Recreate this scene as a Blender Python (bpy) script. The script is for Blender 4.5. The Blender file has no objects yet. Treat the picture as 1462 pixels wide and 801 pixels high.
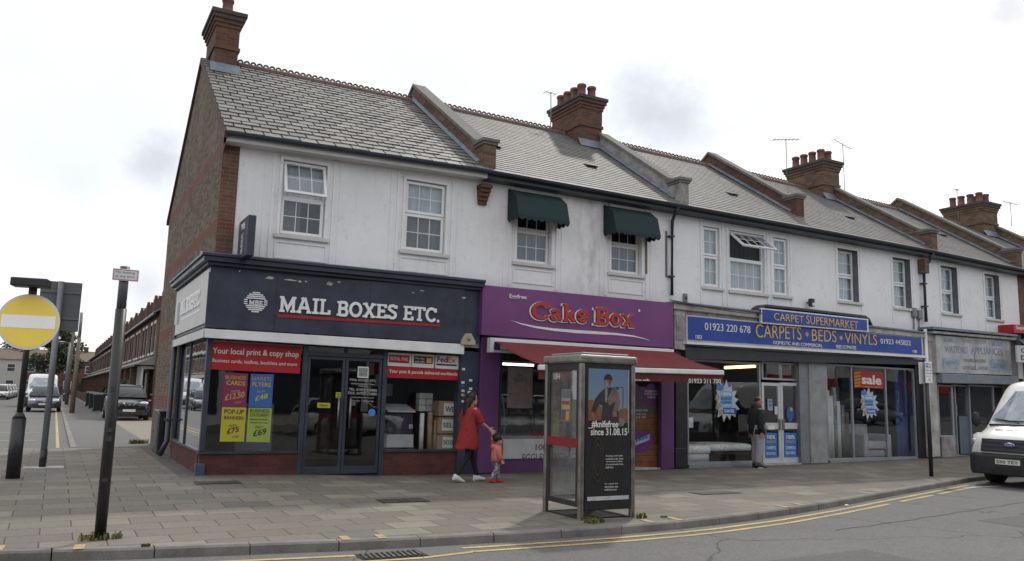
import bpy, math, random
import numpy as np
from math import sin, cos, pi, radians, sqrt
from mathutils import Vector, Matrix
random.seed(7)
SC = bpy.context.scene
COL = SC.collection
# ------------------------------------------------------------------ camera
FPX, CX, CY = 1159.4, 731.0, 400.5
_y, _p, _r = map(radians, (28.978, 8.139, 1.427))
FW = np.array([sin(_y)*cos(_p), cos(_y)*cos(_p), sin(_p)])
_rt = np.array([cos(_y), -sin(_y), 0.0]); _up = np.cross(_rt, FW)
RT = cos(_r)*_rt + sin(_r)*_up
UP = -sin(_r)*_rt + cos(_r)*_up
EYE = np.array([0, 0, 1.6])
def ray(x, y): return FW + RT*((x-CX)/FPX) - UP*((y-CY)/FPX)
def onY(x, y, Y): d = ray(x, y); return EYE + d*(Y/d[1])       # measured photo point -> point on a wall plane
def onX(x, y, X): d = ray(x, y); return EYE + d*(X/d[0])
def onZ(x, y, Z=0.0): d = ray(x, y); return EYE + d*((Z-EYE[2])/d[2])
cam = bpy.data.cameras.new('camera'); camo = bpy.data.objects.new('camera', cam); COL.objects.link(camo)
cam.sensor_width = 36; cam.lens = FPX/1462*36; cam.clip_start = 0.1; cam.clip_end = 3000
camo.matrix_world = Matrix([[RT[0], UP[0], -FW[0], 0], [RT[1], UP[1], -FW[1], 0], [RT[2], UP[2], -FW[2], 1.6], [0, 0, 0, 1]])
SC.camera = camo
SC.view_settings.view_transform = 'Standard'; SC.view_settings.look = 'None'; SC.view_settings.exposure = 0
# ------------------------------------------------------------------ materials
class NT:
    def __init__(s, m): s.t = m.node_tree; s.n = s.t.nodes; s.l = s.t.links
    def new(s, k, **kw):
        n = s.n.new(k)
        for a, v in kw.items(): setattr(n, a, v)
        return n
    def link(s, a, b): s.l.new(a, b)
    def val(s, sock, v):
        if hasattr(v, 'links') or isinstance(v, bpy.types.NodeSocket): s.l.new(v, sock)
        else: sock.default_value = v
    def math(s, op, a, b=0.0, clamp=False):
        n = s.new('ShaderNodeMath', operation=op, use_clamp=clamp); s.val(n.inputs[0], a); s.val(n.inputs[1], b); return n.outputs[0]
    def mix(s, f, a, b, mode='MIX'):
        n = s.new('ShaderNodeMix', data_type='RGBA', blend_type=mode)
        s.val(n.inputs[0], f); s.val(n.inputs[6], a if hasattr(a, 'node') else (*a, 1)); s.val(n.inputs[7], b if hasattr(b, 'node') else (*b, 1)); return n.outputs[2]
    def noise(s, vec, scale, detail=3, rough=.55):
        n = s.new('ShaderNodeTexNoise'); n.inputs['Scale'].default_value = scale; n.inputs['Detail'].default_value = detail
        n.inputs['Roughness'].default_value = rough
        if vec is not None: s.link(vec, n.inputs['Vector'])
        return n.outputs['Fac']
    def ramp(s, f, stops):
        n = s.new('ShaderNodeMapRange'); s.val(n.inputs[0], f)
        n.inputs[1].default_value, n.inputs[2].default_value, n.inputs[3].default_value, n.inputs[4].default_value = stops
        return n.outputs[0]
    def pos(s, sc=(1, 1, 1), obj=False):
        o = s.new('ShaderNodeTexCoord').outputs['Object'] if obj else s.new('ShaderNodeNewGeometry').outputs['Position']
        if sc == (1, 1, 1): return o
        m = s.new('ShaderNodeVectorMath', operation='MULTIPLY'); s.link(o, m.inputs[0]); m.inputs[1].default_value = sc; return m.outputs[0]
    def wallvec(s):
        g = s.new('ShaderNodeNewGeometry'); sp = s.new('ShaderNodeSeparateXYZ'); s.link(g.outputs['Position'], sp.inputs[0])
        sn = s.new('ShaderNodeSeparateXYZ'); s.link(g.outputs['True Normal'], sn.inputs[0])
        f = s.math('GREATER_THAN', s.math('ABSOLUTE', sn.outputs[0]), .7)
        u = s.math('ADD', s.math('MULTIPLY', sp.outputs[1], f), s.math('MULTIPLY', sp.outputs[0], s.math('SUBTRACT', 1.0, f)))
        c = s.new('ShaderNodeCombineXYZ'); s.link(u, c.inputs[0]); s.link(sp.outputs[2], c.inputs[1]); return c.outputs[0], sp
def newmat(name):
    m = bpy.data.materials.new(name); m.use_nodes = True; t = NT(m); b = t.n['Principled BSDF']; return m, t, b
def bump(t, b, h, strength=.3, dist=.01):
    n = t.new('ShaderNodeBump'); n.inputs['Strength'].default_value = strength; n.inputs['Distance'].default_value = dist
    t.link(h, n.inputs['Height']); t.link(n.outputs[0], b.inputs['Normal'])
def mk(name, c, rough=.6, metal=0, var=.25, sc=4, bmp=.15, fine=60, spec=.4, obj=False, coat=0):
    m, t, b = newmat(name)
    p = t.pos(obj=obj)
    n1 = t.noise(p, sc, 5, .6); n2 = t.noise(p, fine, 2)
    f = t.math('ADD', t.ramp(n1, (.3, .7, 1-var, 1+var*.6)), t.ramp(n2, (.3, .7, -var*.3, var*.3)))
    mm = t.new('ShaderNodeVectorMath', operation='SCALE'); mm.inputs[0].default_value = c; t.link(f, mm.inputs[3])
    t.link(mm.outputs[0], b.inputs['Base Color'])
    t.link(t.ramp(n1, (.3, .7, max(0, rough-.08), min(1, rough+.08))), b.inputs['Roughness'])
    b.inputs['Metallic'].default_value = metal; b.inputs['Specular IOR Level'].default_value = spec
    if coat: b.inputs['Coat Weight'].default_value = coat; b.inputs['Coat Roughness'].default_value = .08
    if bmp: bump(t, b, n2, bmp, .004)
    return m
MT = {}
def MM(k, *a, **kw):
    if k not in MT: MT[k] = mk(k, *a, **kw)
    return MT[k]
def brick(name, c1, c2, mortar, bands=False, c3=(.21, .085, .062), w=.225, h=.075):
    m, t, b = newmat(name); v, sp = t.wallvec()
    br = t.new('ShaderNodeTexBrick'); t.link(v, br.inputs['Vector']); br.inputs['Scale'].default_value = 1
    br.inputs['Brick Width'].default_value = w; br.inputs['Row Height'].default_value = h; br.inputs['Mortar Size'].default_value = .006
    br.inputs['Color1'].default_value = (*c1, 1); br.inputs['Color2'].default_value = (*c2, 1); br.inputs['Mortar'].default_value = (*mortar, 1)
    br.inputs['Mortar Smooth'].default_value = .3; br.inputs['Bias'].default_value = -.1
    col = br.outputs['Color']
    if bands:
        z = sp.outputs[2]; y = sp.outputs[1]; f = None
        for lo, hi in ((1.15, 1.4), (2.85, 3.1), (4.5, 4.73), (6.02, 6.22)):
            g = t.math('MULTIPLY', t.math('GREATER_THAN', z, lo), t.math('LESS_THAN', z, hi)); f = g if f is None else t.math('MAXIMUM', f, g)
        f = t.math('MAXIMUM', f, t.math('MULTIPLY', t.math('LESS_THAN', y, 15.5), .55))
        red = t.mix(.0, c3, c3); red = t.mix(t.noise(t.pos(), 9), (c3[0]*.7, c3[1]*.7, c3[2]*.7), c3)
        col = t.mix(t.math('MULTIPLY', f, t.math('SUBTRACT', 1.0, br.outputs['Fac'])), col, red)
    n = t.noise(t.pos(), 1.3, 6, .65); n2 = t.noise(t.pos(), 34, 3)
    col = t.mix(1.0, col, t.mix(n, (.45, .46, .48), (1.2, 1.15, 1.08)), 'MULTIPLY')
    col = t.mix(.45, col, t.mix(n2, (.6, .6, .6), (1.3, 1.3, 1.3)), 'MULTIPLY')
    t.link(col, b.inputs['Base Color']); b.inputs['Roughness'].default_value = .9; b.inputs['Specular IOR Level'].default_value = .2
    bump(t, b, t.math('SUBTRACT', t.math('MULTIPLY', n2, .3), br.outputs['Fac']), .5, .008)
    return m
STOCK = brick('stock_brick', (.19, .145, .105), (.075, .062, .052), (.19, .175, .155), True)
REDBRICK = brick('red_brick', (.14, .048, .042), (.085, .036, .033), (.07, .062, .056))
CHIMB = brick('chimney_brick', (.165, .080, .058), (.085, .055, .045), (.14, .12, .10))
CHIMY = brick('stock_chimney_brick', (.21, .135, .095), (.10, .07, .055), (.14, .12, .10))
TERRB = brick('terrace_brick', (.145, .075, .058), (.085, .056, .048), (.17, .15, .13))
def render_mat():
    m, t, b = newmat('painted_render')
    p = t.pos(); big = t.noise(p, .7, 6, .65); st = t.noise(t.pos((5, 1, .35)), 1.6, 5, .7); mot = t.noise(p, 6, 5, .7)
    col = t.mix(t.ramp(big, (.35, .7, 0, .55)), (.76, .765, .785), (.62, .625, .64))
    col = t.mix(t.math('MULTIPLY', t.ramp(st, (.5, .8, 0, .28)), t.ramp(big, (.42, .6, 0, 1))), col, (.38, .365, .34))
    col = t.mix(t.ramp(mot, (.56, .76, 0, .5)), col, (.44, .425, .40))
    sp = t.new('ShaderNodeSeparateXYZ'); t.link(p, sp.inputs[0])
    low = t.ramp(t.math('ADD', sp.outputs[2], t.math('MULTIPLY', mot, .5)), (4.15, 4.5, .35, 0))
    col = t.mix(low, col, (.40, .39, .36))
    # stain down the wall between the two awnings
    dx = t.math('ABSOLUTE', t.math('SUBTRACT', sp.outputs[0], 10.55)); sm = t.math('MULTIPLY', t.ramp(dx, (0, .75, 1, 0)), t.ramp(t.noise(t.pos((2.4, 1, 1.2)), 1.5, 5, .7), (.4, .68, 0, .75)))
    col = t.mix(sm, col, (.36, .37, .38))
    t.link(col, b.inputs['Base Color']); b.inputs['Roughness'].default_value = .85; b.inputs['Specular IOR Level'].default_value = .25
    bump(t, b, mot, .15, .01); return m
RENDER = render_mat()
STONE = mk('weathered_stone', (.42, .41, .385), .85, 0, .45, 3, .3, 40)
STONE2 = mk('grimy_stone', (.27, .26, .25), .85, 0, .5, 4, .3, 30)
COPING = mk('concrete_coping', (.15, .145, .135), .9, 0, .35, 5, .4, 40)
LEAD = mk('lead_flashing', (.17, .20, .25), .5, .3, .3, 6, .2, 30)
def tile_mat(name, c1, c2, rough):
    m, t, b = newmat(name)
    a = t.new('ShaderNodeAttribute', attribute_name='tint'); f = a.outputs['Fac']
    n = t.noise(t.pos(), 2.2, 6, .65); n2 = t.noise(t.pos(), 22, 3)
    col = t.mix(f, c1, c2); col = t.mix(1.0, col, t.mix(n, (.72, .72, .74), (1.2, 1.18, 1.15)), 'MULTIPLY')
    col = t.mix(t.ramp(n2, (.6, .8, 0, .5)), col, (.10, .10, .085))
    t.link(col, b.inputs['Base Color']); b.inputs['Roughness'].default_value = rough; b.inputs['Specular IOR Level'].default_value = .5
    bump(t, b, n2, .25, .006); return m
SLATE = tile_mat('old_slate', (.115, .111, .106), (.205, .197, .184), .64)
TILE = tile_mat('fibre_slate', (.112, .110, .107), (.17, .165, .157), .66)
RIDGE = mk('ridge_terracotta', (.13, .085, .07), .85, 0, .4, 5, .3)
POTM = mk('terracotta_pot', (.19, .088, .07), .85, 0, .35, 6, .3)
GUTTER = mk('black_gutter', (.028, .035, .05), .45, 0, .3, 3, .1)
UPVC = mk('white_upvc', (.74, .745, .76), .35, 0, .08, 3, .0, 30, .5)
NAVY = mk('navy_paint', (.032, .040, .066), .42, 0, .35, 2.2, .12, 40, .4)
NAVYF = mk('navy_frame', (.038, .046, .064), .4, .1, .25, 3, .05, 40, .5)
ALU = mk('aluminium_frame', (.34, .36, .39), .38, .55, .15, 3, .05)
WHITEP = mk('white_paint', (.68, .685, .70), .5, 0, .12, 2.5, .08)
GREYW = mk('pale_grey_panel', (.50, .51, .53), .55, 0, .15, 2.5, .08)
CREAMP = mk('cream_panel', (.52, .52, .51), .6, 0, .12, 2, .05)
PURPLE = mk('purple_panel', (.150, .042, .165), .36, 0, .12, 1.5, .03, 30, .5)
PURPLED = mk('purple_pilaster', (.105, .038, .13), .45, 0, .15, 1.5, .03)
BLUES = mk('blue_sign', (.010, .050, .29), .35, 0, .25, .9, .03, 30, .5)
REDP = mk('red_panel', (.36, .015, .020), .38, 0, .12, 2, .03)
GOLD = mk('gold_letter', (.66, .42, .10), .4, .2, .15, 8, .0)
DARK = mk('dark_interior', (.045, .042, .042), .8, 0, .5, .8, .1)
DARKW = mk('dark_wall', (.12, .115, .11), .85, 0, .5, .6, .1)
BLACKP = mk('black_paint', (.018, .018, .02), .4, 0, .4, 8, .15, 60, .5)
STEEL = mk('stainless_steel', (.26, .245, .225), .4, .85, .35, 6, .12, 80)
CARD = mk('cardboard', (.33, .21, .12), .85, 0, .2, 6, .1)
PAPER = mk('paper', (.66, .66, .64), .7, 0, .06, 5, 0)
INK = mk('ink', (.03, .03, .035), .6, 0, .1, 5, 0)
AWNR = mk('red_canvas', (.16, .028, .030), .85, 0, .18, 1.8, .2, 90)
AWNRD = mk('red_valance', (.10, .022, .024), .85, 0, .15, 2, .2, 90)
AWNG = mk('green_canvas', (.010, .028, .030), .8, 0, .3, 3, .2, 60)
YELLOW = mk('yellow_film', (.62, .42, .04), .45, 0, .05, 2, .0)
GREYM = mk('grey_galvanised', (.20, .215, .235), .5, .35, .2, 4, .1)
WOOD = mk('weathered_wood', (.16, .13, .10), .85, 0, .3, 8, .3)
def curtain_mat(name, c):
    m, t, b = newmat(name)
    w = t.noise(t.pos((9, 1, .4)), 1.5, 3); col = t.mix(w, tuple(x*.45 for x in c), c)
    t.link(col, b.inputs['Base Color']); b.inputs['Roughness'].default_value = .9; return m
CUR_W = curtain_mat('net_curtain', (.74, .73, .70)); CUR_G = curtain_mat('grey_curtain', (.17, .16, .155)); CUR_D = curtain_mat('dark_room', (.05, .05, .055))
def glass_mat(name, tint=(.95, .96, .965), k=.9, rough=.012, base=.01, dust=0):
    m, t, b = newmat(name); t.n.remove(b)
    fr = t.new('ShaderNodeFresnel'); bf = t.new('ShaderNodeNewGeometry').outputs['Backfacing']; t.link(t.ramp(bf, (0, 1, 1.5, 1/1.5)), fr.inputs[0])
    tr = t.new('ShaderNodeBsdfTransparent'); tr.inputs[0].default_value = (*tint, 1)
    gl = t.new('ShaderNodeBsdfGlossy'); gl.inputs['Roughness'].default_value = rough; gl.inputs['Color'].default_value = (.95, .97, 1, 1)
    bn = t.new('ShaderNodeBump'); bn.inputs['Strength'].default_value = .06; bn.inputs['Distance'].default_value = .02
    t.link(t.noise(t.pos(), 1.7, 2), bn.inputs['Height']); t.link(bn.outputs[0], gl.inputs['Normal'])
    mx = t.new('ShaderNodeMixShader'); f = t.math('ADD', t.math('MULTIPLY', fr.outputs[0], k), base, True)
    t.link(f, mx.inputs[0]); t.link(tr.outputs[0], mx.inputs[1]); t.link(gl.outputs[0], mx.inputs[2])
    last = mx.outputs[0]
    if dust:
        df = t.new('ShaderNodeBsdfDiffuse'); df.inputs[0].default_value = (.45, .45, .43, 1); m2 = t.new('ShaderNodeMixShader'); t.link(t.ramp(t.noise(t.pos(), 5, 4), (.3, .7, dust*.5, dust*1.5)), m2.inputs[0]); t.link(last, m2.inputs[1]); t.link(df.outputs[0], m2.inputs[2]); last = m2.outputs[0]
    t.link(last, t.n['Material Output'].inputs[0]); return m
GLASS = glass_mat('shop_glass'); GLASSU = glass_mat('window_glass', (.88, .92, .95), .85, .02, .005)
GLASSK = glass_mat('dusty_kiosk_glass', (.86, .88, .88), 1.2, .03, .02, .10)
GLASSC = glass_mat('side_glass', (.7, .74, .76), 1.6, .01, .05)
def emis(name, c, s):
    m, t, b = newmat(name); b.inputs['Base Color'].default_value = (*c, 1); b.inputs['Emission Color'].default_value = (*c, 1); b.inputs['Emission Strength'].default_value = s
    n = t.noise(t.pos(), 3); t.link(t.ramp(n, (.3, .7, .3, .4)), b.inputs['Roughness']); return m
TUBE = emis('lit_tube', (1, .97, .9), 3.0); TUBEY = emis('lit_yellow_tube', (1, .74, .25), 5)
# ------------------------------------------------------------------ mesh builder
class MB:
    def __init__(s): s.v = []; s.f = []; s.t = []; s.sm = []
    def add(s, vs, fs, tint=.5, smooth=False):
        o = len(s.v); s.v += [tuple(float(c) for c in p) for p in vs]
        for f in fs: s.f.append([i+o for i in f]); s.t.append(tint); s.sm.append(smooth)
        return s
    def box(s, x0, x1, y0, y1, z0, z1, tint=.5):
        return s.hexa([(x0, y0, z0), (x1, y0, z0), (x1, y0, z1), (x0, y0, z1)], [(x0, y1, z0), (x1, y1, z0), (x1, y1, z1), (x0, y1, z1)], tint)
    def hexa(s, a, b, tint=.5):
        return s.add(list(a)+list(b), [(0, 1, 2, 3), (7, 6, 5, 4), (0, 4, 5, 1), (1, 5, 6, 2), (2, 6, 7, 3), (3, 7, 4, 0)], tint)
    def poly(s, pts, tint=.5): return s.add(pts, [tuple(range(len(pts)))], tint)
    def prism(s, pts, vec, tint=.5):
        n = len(pts); v = np.array(vec, float); q = [np.array(p, float)+v for p in pts]
        return s.add(list(pts)+q, [tuple(range(n)), tuple(range(2*n-1, n-1, -1))]+[(i, i+n, (i+1) % n+n, (i+1) % n) for i in range(n)], tint)
    def rings(s, rs, cap=True, smooth=True, closed=True):
        n = len(rs[0]); vs = [p for r in rs for p in r]; fs = []
        for k in range(len(rs)-1):
            for i in range(n if closed else n-1): fs.append((k*n+i, k*n+(i+1) % n, (k+1)*n+(i+1) % n, (k+1)*n+i))
        s.add(vs, fs, .5, smooth)
        if cap:
            o = len(s.v)-len(vs)
            s.f.append([o+i for i in range(n-1, -1, -1)]); s.f.append([o+(len(rs)-1)*n+i for i in range(n)]); s.t += [.5, .5]; s.sm += [False, False]
        return s
    def tube(s, pts, r, n=8, cap=True):
        pts = [np.array(p, float) for p in pts]; rs = []
        rr = r if hasattr(r, '__len__') else [r]*len(pts)
        ref = None
        for i, p in enumerate(pts):
            d = pts[min(i+1, len(pts)-1)]-pts[max(i-1, 0)]; d /= max(1e-9, np.linalg.norm(d))
            if ref is None: ref = np.array([0, 0, 1.]) if abs(d[2]) < .9 else np.array([1., 0, 0])
            a = np.cross(d, ref)
            if np.linalg.norm(a) < 1e-3: a = np.cross(d, ref+np.array([.37, .61, .2]))
            a /= np.linalg.norm(a); b = np.cross(d, a)
            rs.append([p+a*rr[i]*cos(2*pi*k/n)+b*rr[i]*sin(2*pi*k/n) for k in range(n)])
        return s.rings(rs, cap)
    def lathe(s, prof, c=(0, 0, 0), n=16):
        return s.rings([[(c[0]+r*cos(2*pi*k/n), c[1]+r*sin(2*pi*k/n), c[2]+z) for k in range(n)] for r, z in prof])
    def ball(s, c, r, n=10, m=7):
        r = r if hasattr(r, '__len__') else (r, r, r); rs = []
        for j in range(m+1):
            a = -pi/2+pi*(j+.001)/(m+.002); rs.append([(c[0]+r[0]*cos(a)*cos(2*pi*k/n), c[1]+r[1]*cos(a)*sin(2*pi*k/n), c[2]+r[2]*sin(a)) for k in range(n)])
        return s.rings(rs)
    def mesh(s, name, mat):
        me = bpy.data.meshes.new(name); me.from_pydata(s.v, [], s.f); me.update()
        at = me.attributes.new('tint', 'FLOAT', 'FACE'); at.data.foreach_set('value', s.t)
        me.polygons.foreach_set('use_smooth', s.sm)
        if mat: me.materials.append(mat)
        return me
    def build(s, name, mat, parent=None, **kw):
        o = bpy.data.objects.new(name, s.mesh(name, mat)); COL.objects.link(o)
        if parent is not None: o.parent = parent
        if kw.get('bevel'):
            b = o.modifiers.new('bevel', 'BEVEL'); b.width = kw['bevel']; b.segments = 2; b.limit_method = 'ANGLE'
        if kw.get('fix', True): fixn(o.data)
        return o
def fixn(me):
    import bmesh
    bm = bmesh.new(); bm.from_mesh(me); bmesh.ops.recalc_face_normals(bm, faces=bm.faces); bm.to_mesh(me); bm.free()
def tag(o, label=None, cat=None, group=None, kind=None):
    if label: o['label'] = label
    if cat: o['category'] = cat
    if group: o['group'] = group
    if kind: o['kind'] = kind
    return o
def thing(name, label, cat, group=None, loc=(0, 0, 0), rz=0):
    o = bpy.data.objects.new(name, None); COL.objects.link(o); o.location = loc; o.rotation_euler = (0, 0, rz); o.empty_display_size = .2
    return tag(o, label, cat, group)
def copy_tree(o, parent=None):
    c = o.copy(); COL.objects.link(c)
    if parent is not None: c.parent = parent
    for ch in list(o.children): copy_tree(ch, c)
    return c
def struct(name, mb, mat): return tag(mb.build(name, mat), kind='structure')
def quadF(Y0, Y1, lt, rt, rb, lb):
    """prism with its front corners at four measured points of the wall plane Y0, reaching back to Y1; sides kept upright"""
    a = [onY(*p, Y0) for p in (lb, rb, rt, lt)]
    xl = (a[0][0]+a[3][0])/2; xr = (a[1][0]+a[2][0])/2
    for i, x in zip((0, 3, 1, 2), (xl, xl, xr, xr)): a[i][0] = x
    b = [np.array([p[0], Y1, p[2]]) for p in a]
    return a, b
def FQ(mb, Y0, Y1, lt, rt, rb, lb): mb.hexa(*quadF(Y0, Y1, lt, rt, rb, lb)); return mb
# ------------------------------------------------------------------ lettering
def text_mesh(s, bold=0.0, ext=.1, spacing=1.0):
    cu = bpy.data.curves.new('t', 'FONT'); cu.body = s; cu.offset = bold; cu.extrude = ext; cu.resolution_u = 4; cu.space_character = spacing; cu.align_x = 'LEFT'
    o = bpy.data.objects.new('t', cu); COL.objects.link(o); bpy.context.view_layer.update()
    dg = bpy.context.evaluated_depsgraph_get(); me = bpy.data.meshes.new_from_object(o.evaluated_get(dg))
    bpy.data.objects.remove(o); bpy.data.curves.remove(cu); return me
def place(me, o, ux, uz, w, h, n=None, d=.006, name='lettering', mat=None, parent=None, xr=None, shear=0):
    """fit a flat mesh (x right, y up, z out) into width w and height h from corner o"""
    k = len(me.vertices); co = np.empty(k*3); me.vertices.foreach_get('co', co); co = co.reshape(-1, 3)
    lo, hi = co.min(0), co.max(0); sp = np.maximum(hi-lo, 1e-6)
    ux, uz = np.array(ux, float), np.array(uz, float)
    if n is None: n = np.cross(ux, uz)
    n = np.array(n, float)
    q = (co-lo)/sp; P = np.array(o, float)+np.outer(q[:, 0]*w+q[:, 1]*h*shear, ux)+np.outer(q[:, 1]*h, uz)+np.outer(q[:, 2]*d, n)
    me.vertices.foreach_set('co', P.ravel()); me.update(); me.materials.clear(); me.materials.append(mat)
    ob = bpy.data.objects.new(name, me); COL.objects.link(ob)
    if parent is not None: ob.parent = parent
    return ob
def textF(s, Y, lb, rb, lt, mat, parent, bold=.0, d=.006, me=None, shear=0, spacing=1.0):
    """text on a wall plane facing the street: bottom-left, bottom-right and top-left measured in the photo"""
    a, b, c = onY(*lb, Y), onY(*rb, Y), onY(*lt, Y); w = np.linalg.norm(b-a); ux = (b-a)/w
    me = me or text_mesh(s, bold, spacing=spacing)
    return place(me, a+np.array([0, -.001, 0]), ux, (0, 0, 1), w, c[2]-a[2], n=(0, -1, 0), d=d, mat=mat, parent=parent, shear=shear)
def arc(cx, cy, rx, ry, a0, a1, n=10): return [(cx+rx*cos(radians(a0+(a1-a0)*i/n)), cy+ry*sin(radians(a0+(a1-a0)*i/n))) for i in range(n+1)]
SLAB = {
 'M': (1.12, [[(.17, 0), (.17, 1)], [(.95, 0), (.95, 1)], [(.17, .97), (.56, .2), (.95, .97)]], [(.0, .36, 0), (.76, 1.12, 0), (.0, .25, 1), (.87, 1.12, 1)]),
 'A': (1.04, [[(.14, 0), (.50, 1)], [(.90, 0), (.54, 1)], [(.27, .34), (.77, .34)]], [(0, .34, 0), (.70, 1.04, 0), (.30, .6, 1)]),
 'I': (.46, [[(.23, 0), (.23, 1)]], [(0, .46, 0), (0, .46, 1)]),
 'L': (.78, [[(.2, 0), (.2, 1)], [(.7, .05), (.7, .3)]], [(0, .78, 0), (0, .42, 1)]),
 'B': (.84, [[(.2, 0), (.2, 1)], [(.2, .52), (.5, .52)]+arc(.5, .27, .25, .24, 80, -90)+[(.2, .03)], [(.2, .96)]+arc(.48, .75, .22, .21, 90, -90)], [(0, .3, 0), (0, .3, 1)]),
 'O': (.96, [arc(.48, .5, .39, .44, 0, 360, 22)], []),
 'X': (.98, [[(.16, 0), (.82, 1)], [(.82, 0), (.16, 1)]], [(0, .36, 0), (.62, .98, 0), (0, .36, 1), (.62, .98, 1)]),
 'E': (.80, [[(.2, 0), (.2, 1)], [(.2, .51), (.55, .51)], [(.72, .05), (.72, .28)], [(.7, .95), (.7, .74)], [(.55, .4), (.55, .62)]], [(0, .80, 0), (0, .77, 1)]),
 'S': (.74, [arc(.37, .74, .25, .2, 20, 200, 9)+arc(.37, .28, .27, .22, 80, -160, 11), [(.66, .74), (.66, .97)], [(.09, .02), (.09, .27)]], []),
 'T': (.88, [[(.44, 0), (.44, 1)], [(.06, .74), (.06, .97)], [(.82, .74), (.82, .97)]], [(.24, .64, 0), (.0, .88, 1)]),
 'C': (.88, [arc(.48, .5, .39, .44, 38, 322, 18), [(.80, .68), (.80, .97)]], []),
 '.': (.22, [[(.02, .08), (.18, .08)]], []), ' ': (.34, [], []),
 'a': (.72, [[(.12, .52)]+arc(.34, .46, .2, .16, 120, 0, 6)+[(.54, .1), (.68, .07)], arc(.32, .2, .2, .15, 0, 360, 12)], []),
 'k': (.74, [[(.2, 0), (.2, 1)], [(.2, .28), (.56, .6)], [(.34, .4), (.62, .04)]], [(.04, .36, 0), (.48, .76, 0), (.02, .2, 1)]),
 'e': (.70, [[(.1, .3), (.56, .38)]+arc(.35, .34, .24, .27, 10, 320, 16)], []),
 'o': (.72, [arc(.36, .33, .25, .27, 0, 360, 16)], []),
 'x': (.72, [[(.14, .04), (.58, .6)], [(.58, .04), (.14, .6)]], [(.02, .28, 0), (.46, .74, 0), (.0, .26, .58), (.48, .72, .58)]),
}
def stroke(mb, pts, t, z0, z1):
    pts = [np.array(p, float) for p in pts]; n = len(pts); closed = np.linalg.norm(pts[0]-pts[-1]) < 1e-6; L = []; R = []
    if closed: pts = pts[:-1]; n -= 1
    for i in range(n):
        a = pts[(i-1) % n] if (closed or i > 0) else None; b = pts[(i+1) % n] if (closed or i < n-1) else None
        d = (b-a) if (a is not None and b is not None) else ((b-pts[i]) if a is None else (pts[i]-a))
        if a is not None and b is not None:
            d1 = (pts[i]-a)/np.linalg.norm(pts[i]-a); d2 = (b-pts[i])/np.linalg.norm(b-pts[i]); d = d1+d2; k = max(.35, np.linalg.norm(d)/2)
        else: k = 1
        d = d/np.linalg.norm(d); nn = np.array([-d[1], d[0]])*t/2/k; L.append(pts[i]+nn); R.append(pts[i]-nn)
    m = n if closed else n-1
    for i in range(m):
        j = (i+1) % n
        mb.hexa([(*R[i], z1), (*R[j], z1), (*L[j], z1), (*L[i], z1)], [(*R[i], z0), (*R[j], z0), (*L[j], z0), (*L[i], z0)])
def slab_text(s, t=.17, ts=.12, gap=.09):
    mb = MB(); x = 0; e = 0
    for ch in s:
        w, st, sf = SLAB[ch]
        for pts in st:
            stroke(mb, [(x+p[0], min(1-t*.3, max(t*.3, p[1])) if len(pts) > 3 else p[1]) for p in pts], t, 0, 1+e*.015); e = (e+1) % 7
        for a, b, zz in sf:
            zz = zz if 0 < zz < 1 else (ts/2 if zz == 0 else 1-ts/2)
            stroke(mb, [(x+a, zz), (x+b, zz)], ts, 0, 1+e*.015+.008); e = (e+1) % 7
        x += w+gap
    return mb.mesh('slab', None)
def panel(name, label, cat, corners, Y0, Y1, mat, group=None, parent=None, bevel=0):
    mb = MB(); FQ(mb, Y0, Y1, *corners); o = mb.build(name, mat, parent)
    if cat: tag(o, label, cat, group)
    return o
# ================================================================== SETTING: ground, road, kerbs
YF = 15.41; GX = 2.33
def sm(a, b, x): t = min(1, max(0, (x-a)/(b-a))); return t*t*(3-2*t)
def rise(x): d = max(0, x-12); return .0009*d*d if d < 20 else .36+.02*(d-20)
def gz(x, y): return .1*(1-sm(2.3, 7, x))*sm(10, 15.4, y)+rise(x)
KTOP = [(-30, 12.6), (-12, 10.7), (-4, 9.85), (-.32, 9.5), (.4, 9.28), (1.54, 9.10), (2.45, 8.92), (3.61, 8.78), (4.5, 8.72), (5.45, 8.68), (6.27, 8.66), (7.23, 8.69), (7.86, 8.75), (9.38, 9.01), (11.16, 9.47), (13.74, 10.22), (16.09, 10.86), (18.61, 11.5), (22, 11.9), (30, 12.2), (60, 12.6)]
def kerby(x):
    for (a, b), (c, d) in zip(KTOP, KTOP[1:]):
        if a <= x <= c: return b+(d-b)*(x-a)/(c-a)
    return KTOP[-1][1]
def asphalt(name, c, crack=True):
    m, t, b = newmat(name); p = t.pos()
    n1 = t.noise(p, .45, 5, .6); n2 = t.noise(p, 55, 3, .7); n3 = t.noise(p, 6, 4)
    col = t.mix(n1, tuple(x*.78 for x in c), tuple(x*1.18 for x in c)); col = t.mix(t.ramp(n3, (.35, .7, 0, .45)), col, tuple(x*.75 for x in c))
    col = t.mix(1.0, col, t.mix(t.ramp(n2, (.3, .7, 0, 1)), (.62, .62, .62), (1.45, 1.43, 1.4)), 'MULTIPLY')
    if crack:
        v = t.new('ShaderNodeTexVoronoi', feature='DISTANCE_TO_EDGE'); v.inputs['Scale'].default_value = .22
        w = t.new('ShaderNodeVectorMath', operation='ADD'); t.link(p, w.inputs[0])
        nz = t.new('ShaderNodeTexNoise'); nz.inputs['Scale'].default_value = 1.1; t.link(p, nz.inputs['Vector']); t.link(nz.outputs['Color'], w.inputs[1]); t.link(w.outputs[0], v.inputs['Vector'])
        col = t.mix(t.ramp(v.outputs['Distance'], (.0, .006, .8, 0)), col, (.03, .03, .03))
    t.link(col, b.inputs['Base Color']); b.inputs['Roughness'].default_value = .82; b.inputs['Specular IOR Level'].default_value = .35
    bump(t, b, n2, .5, .012); return m
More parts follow.
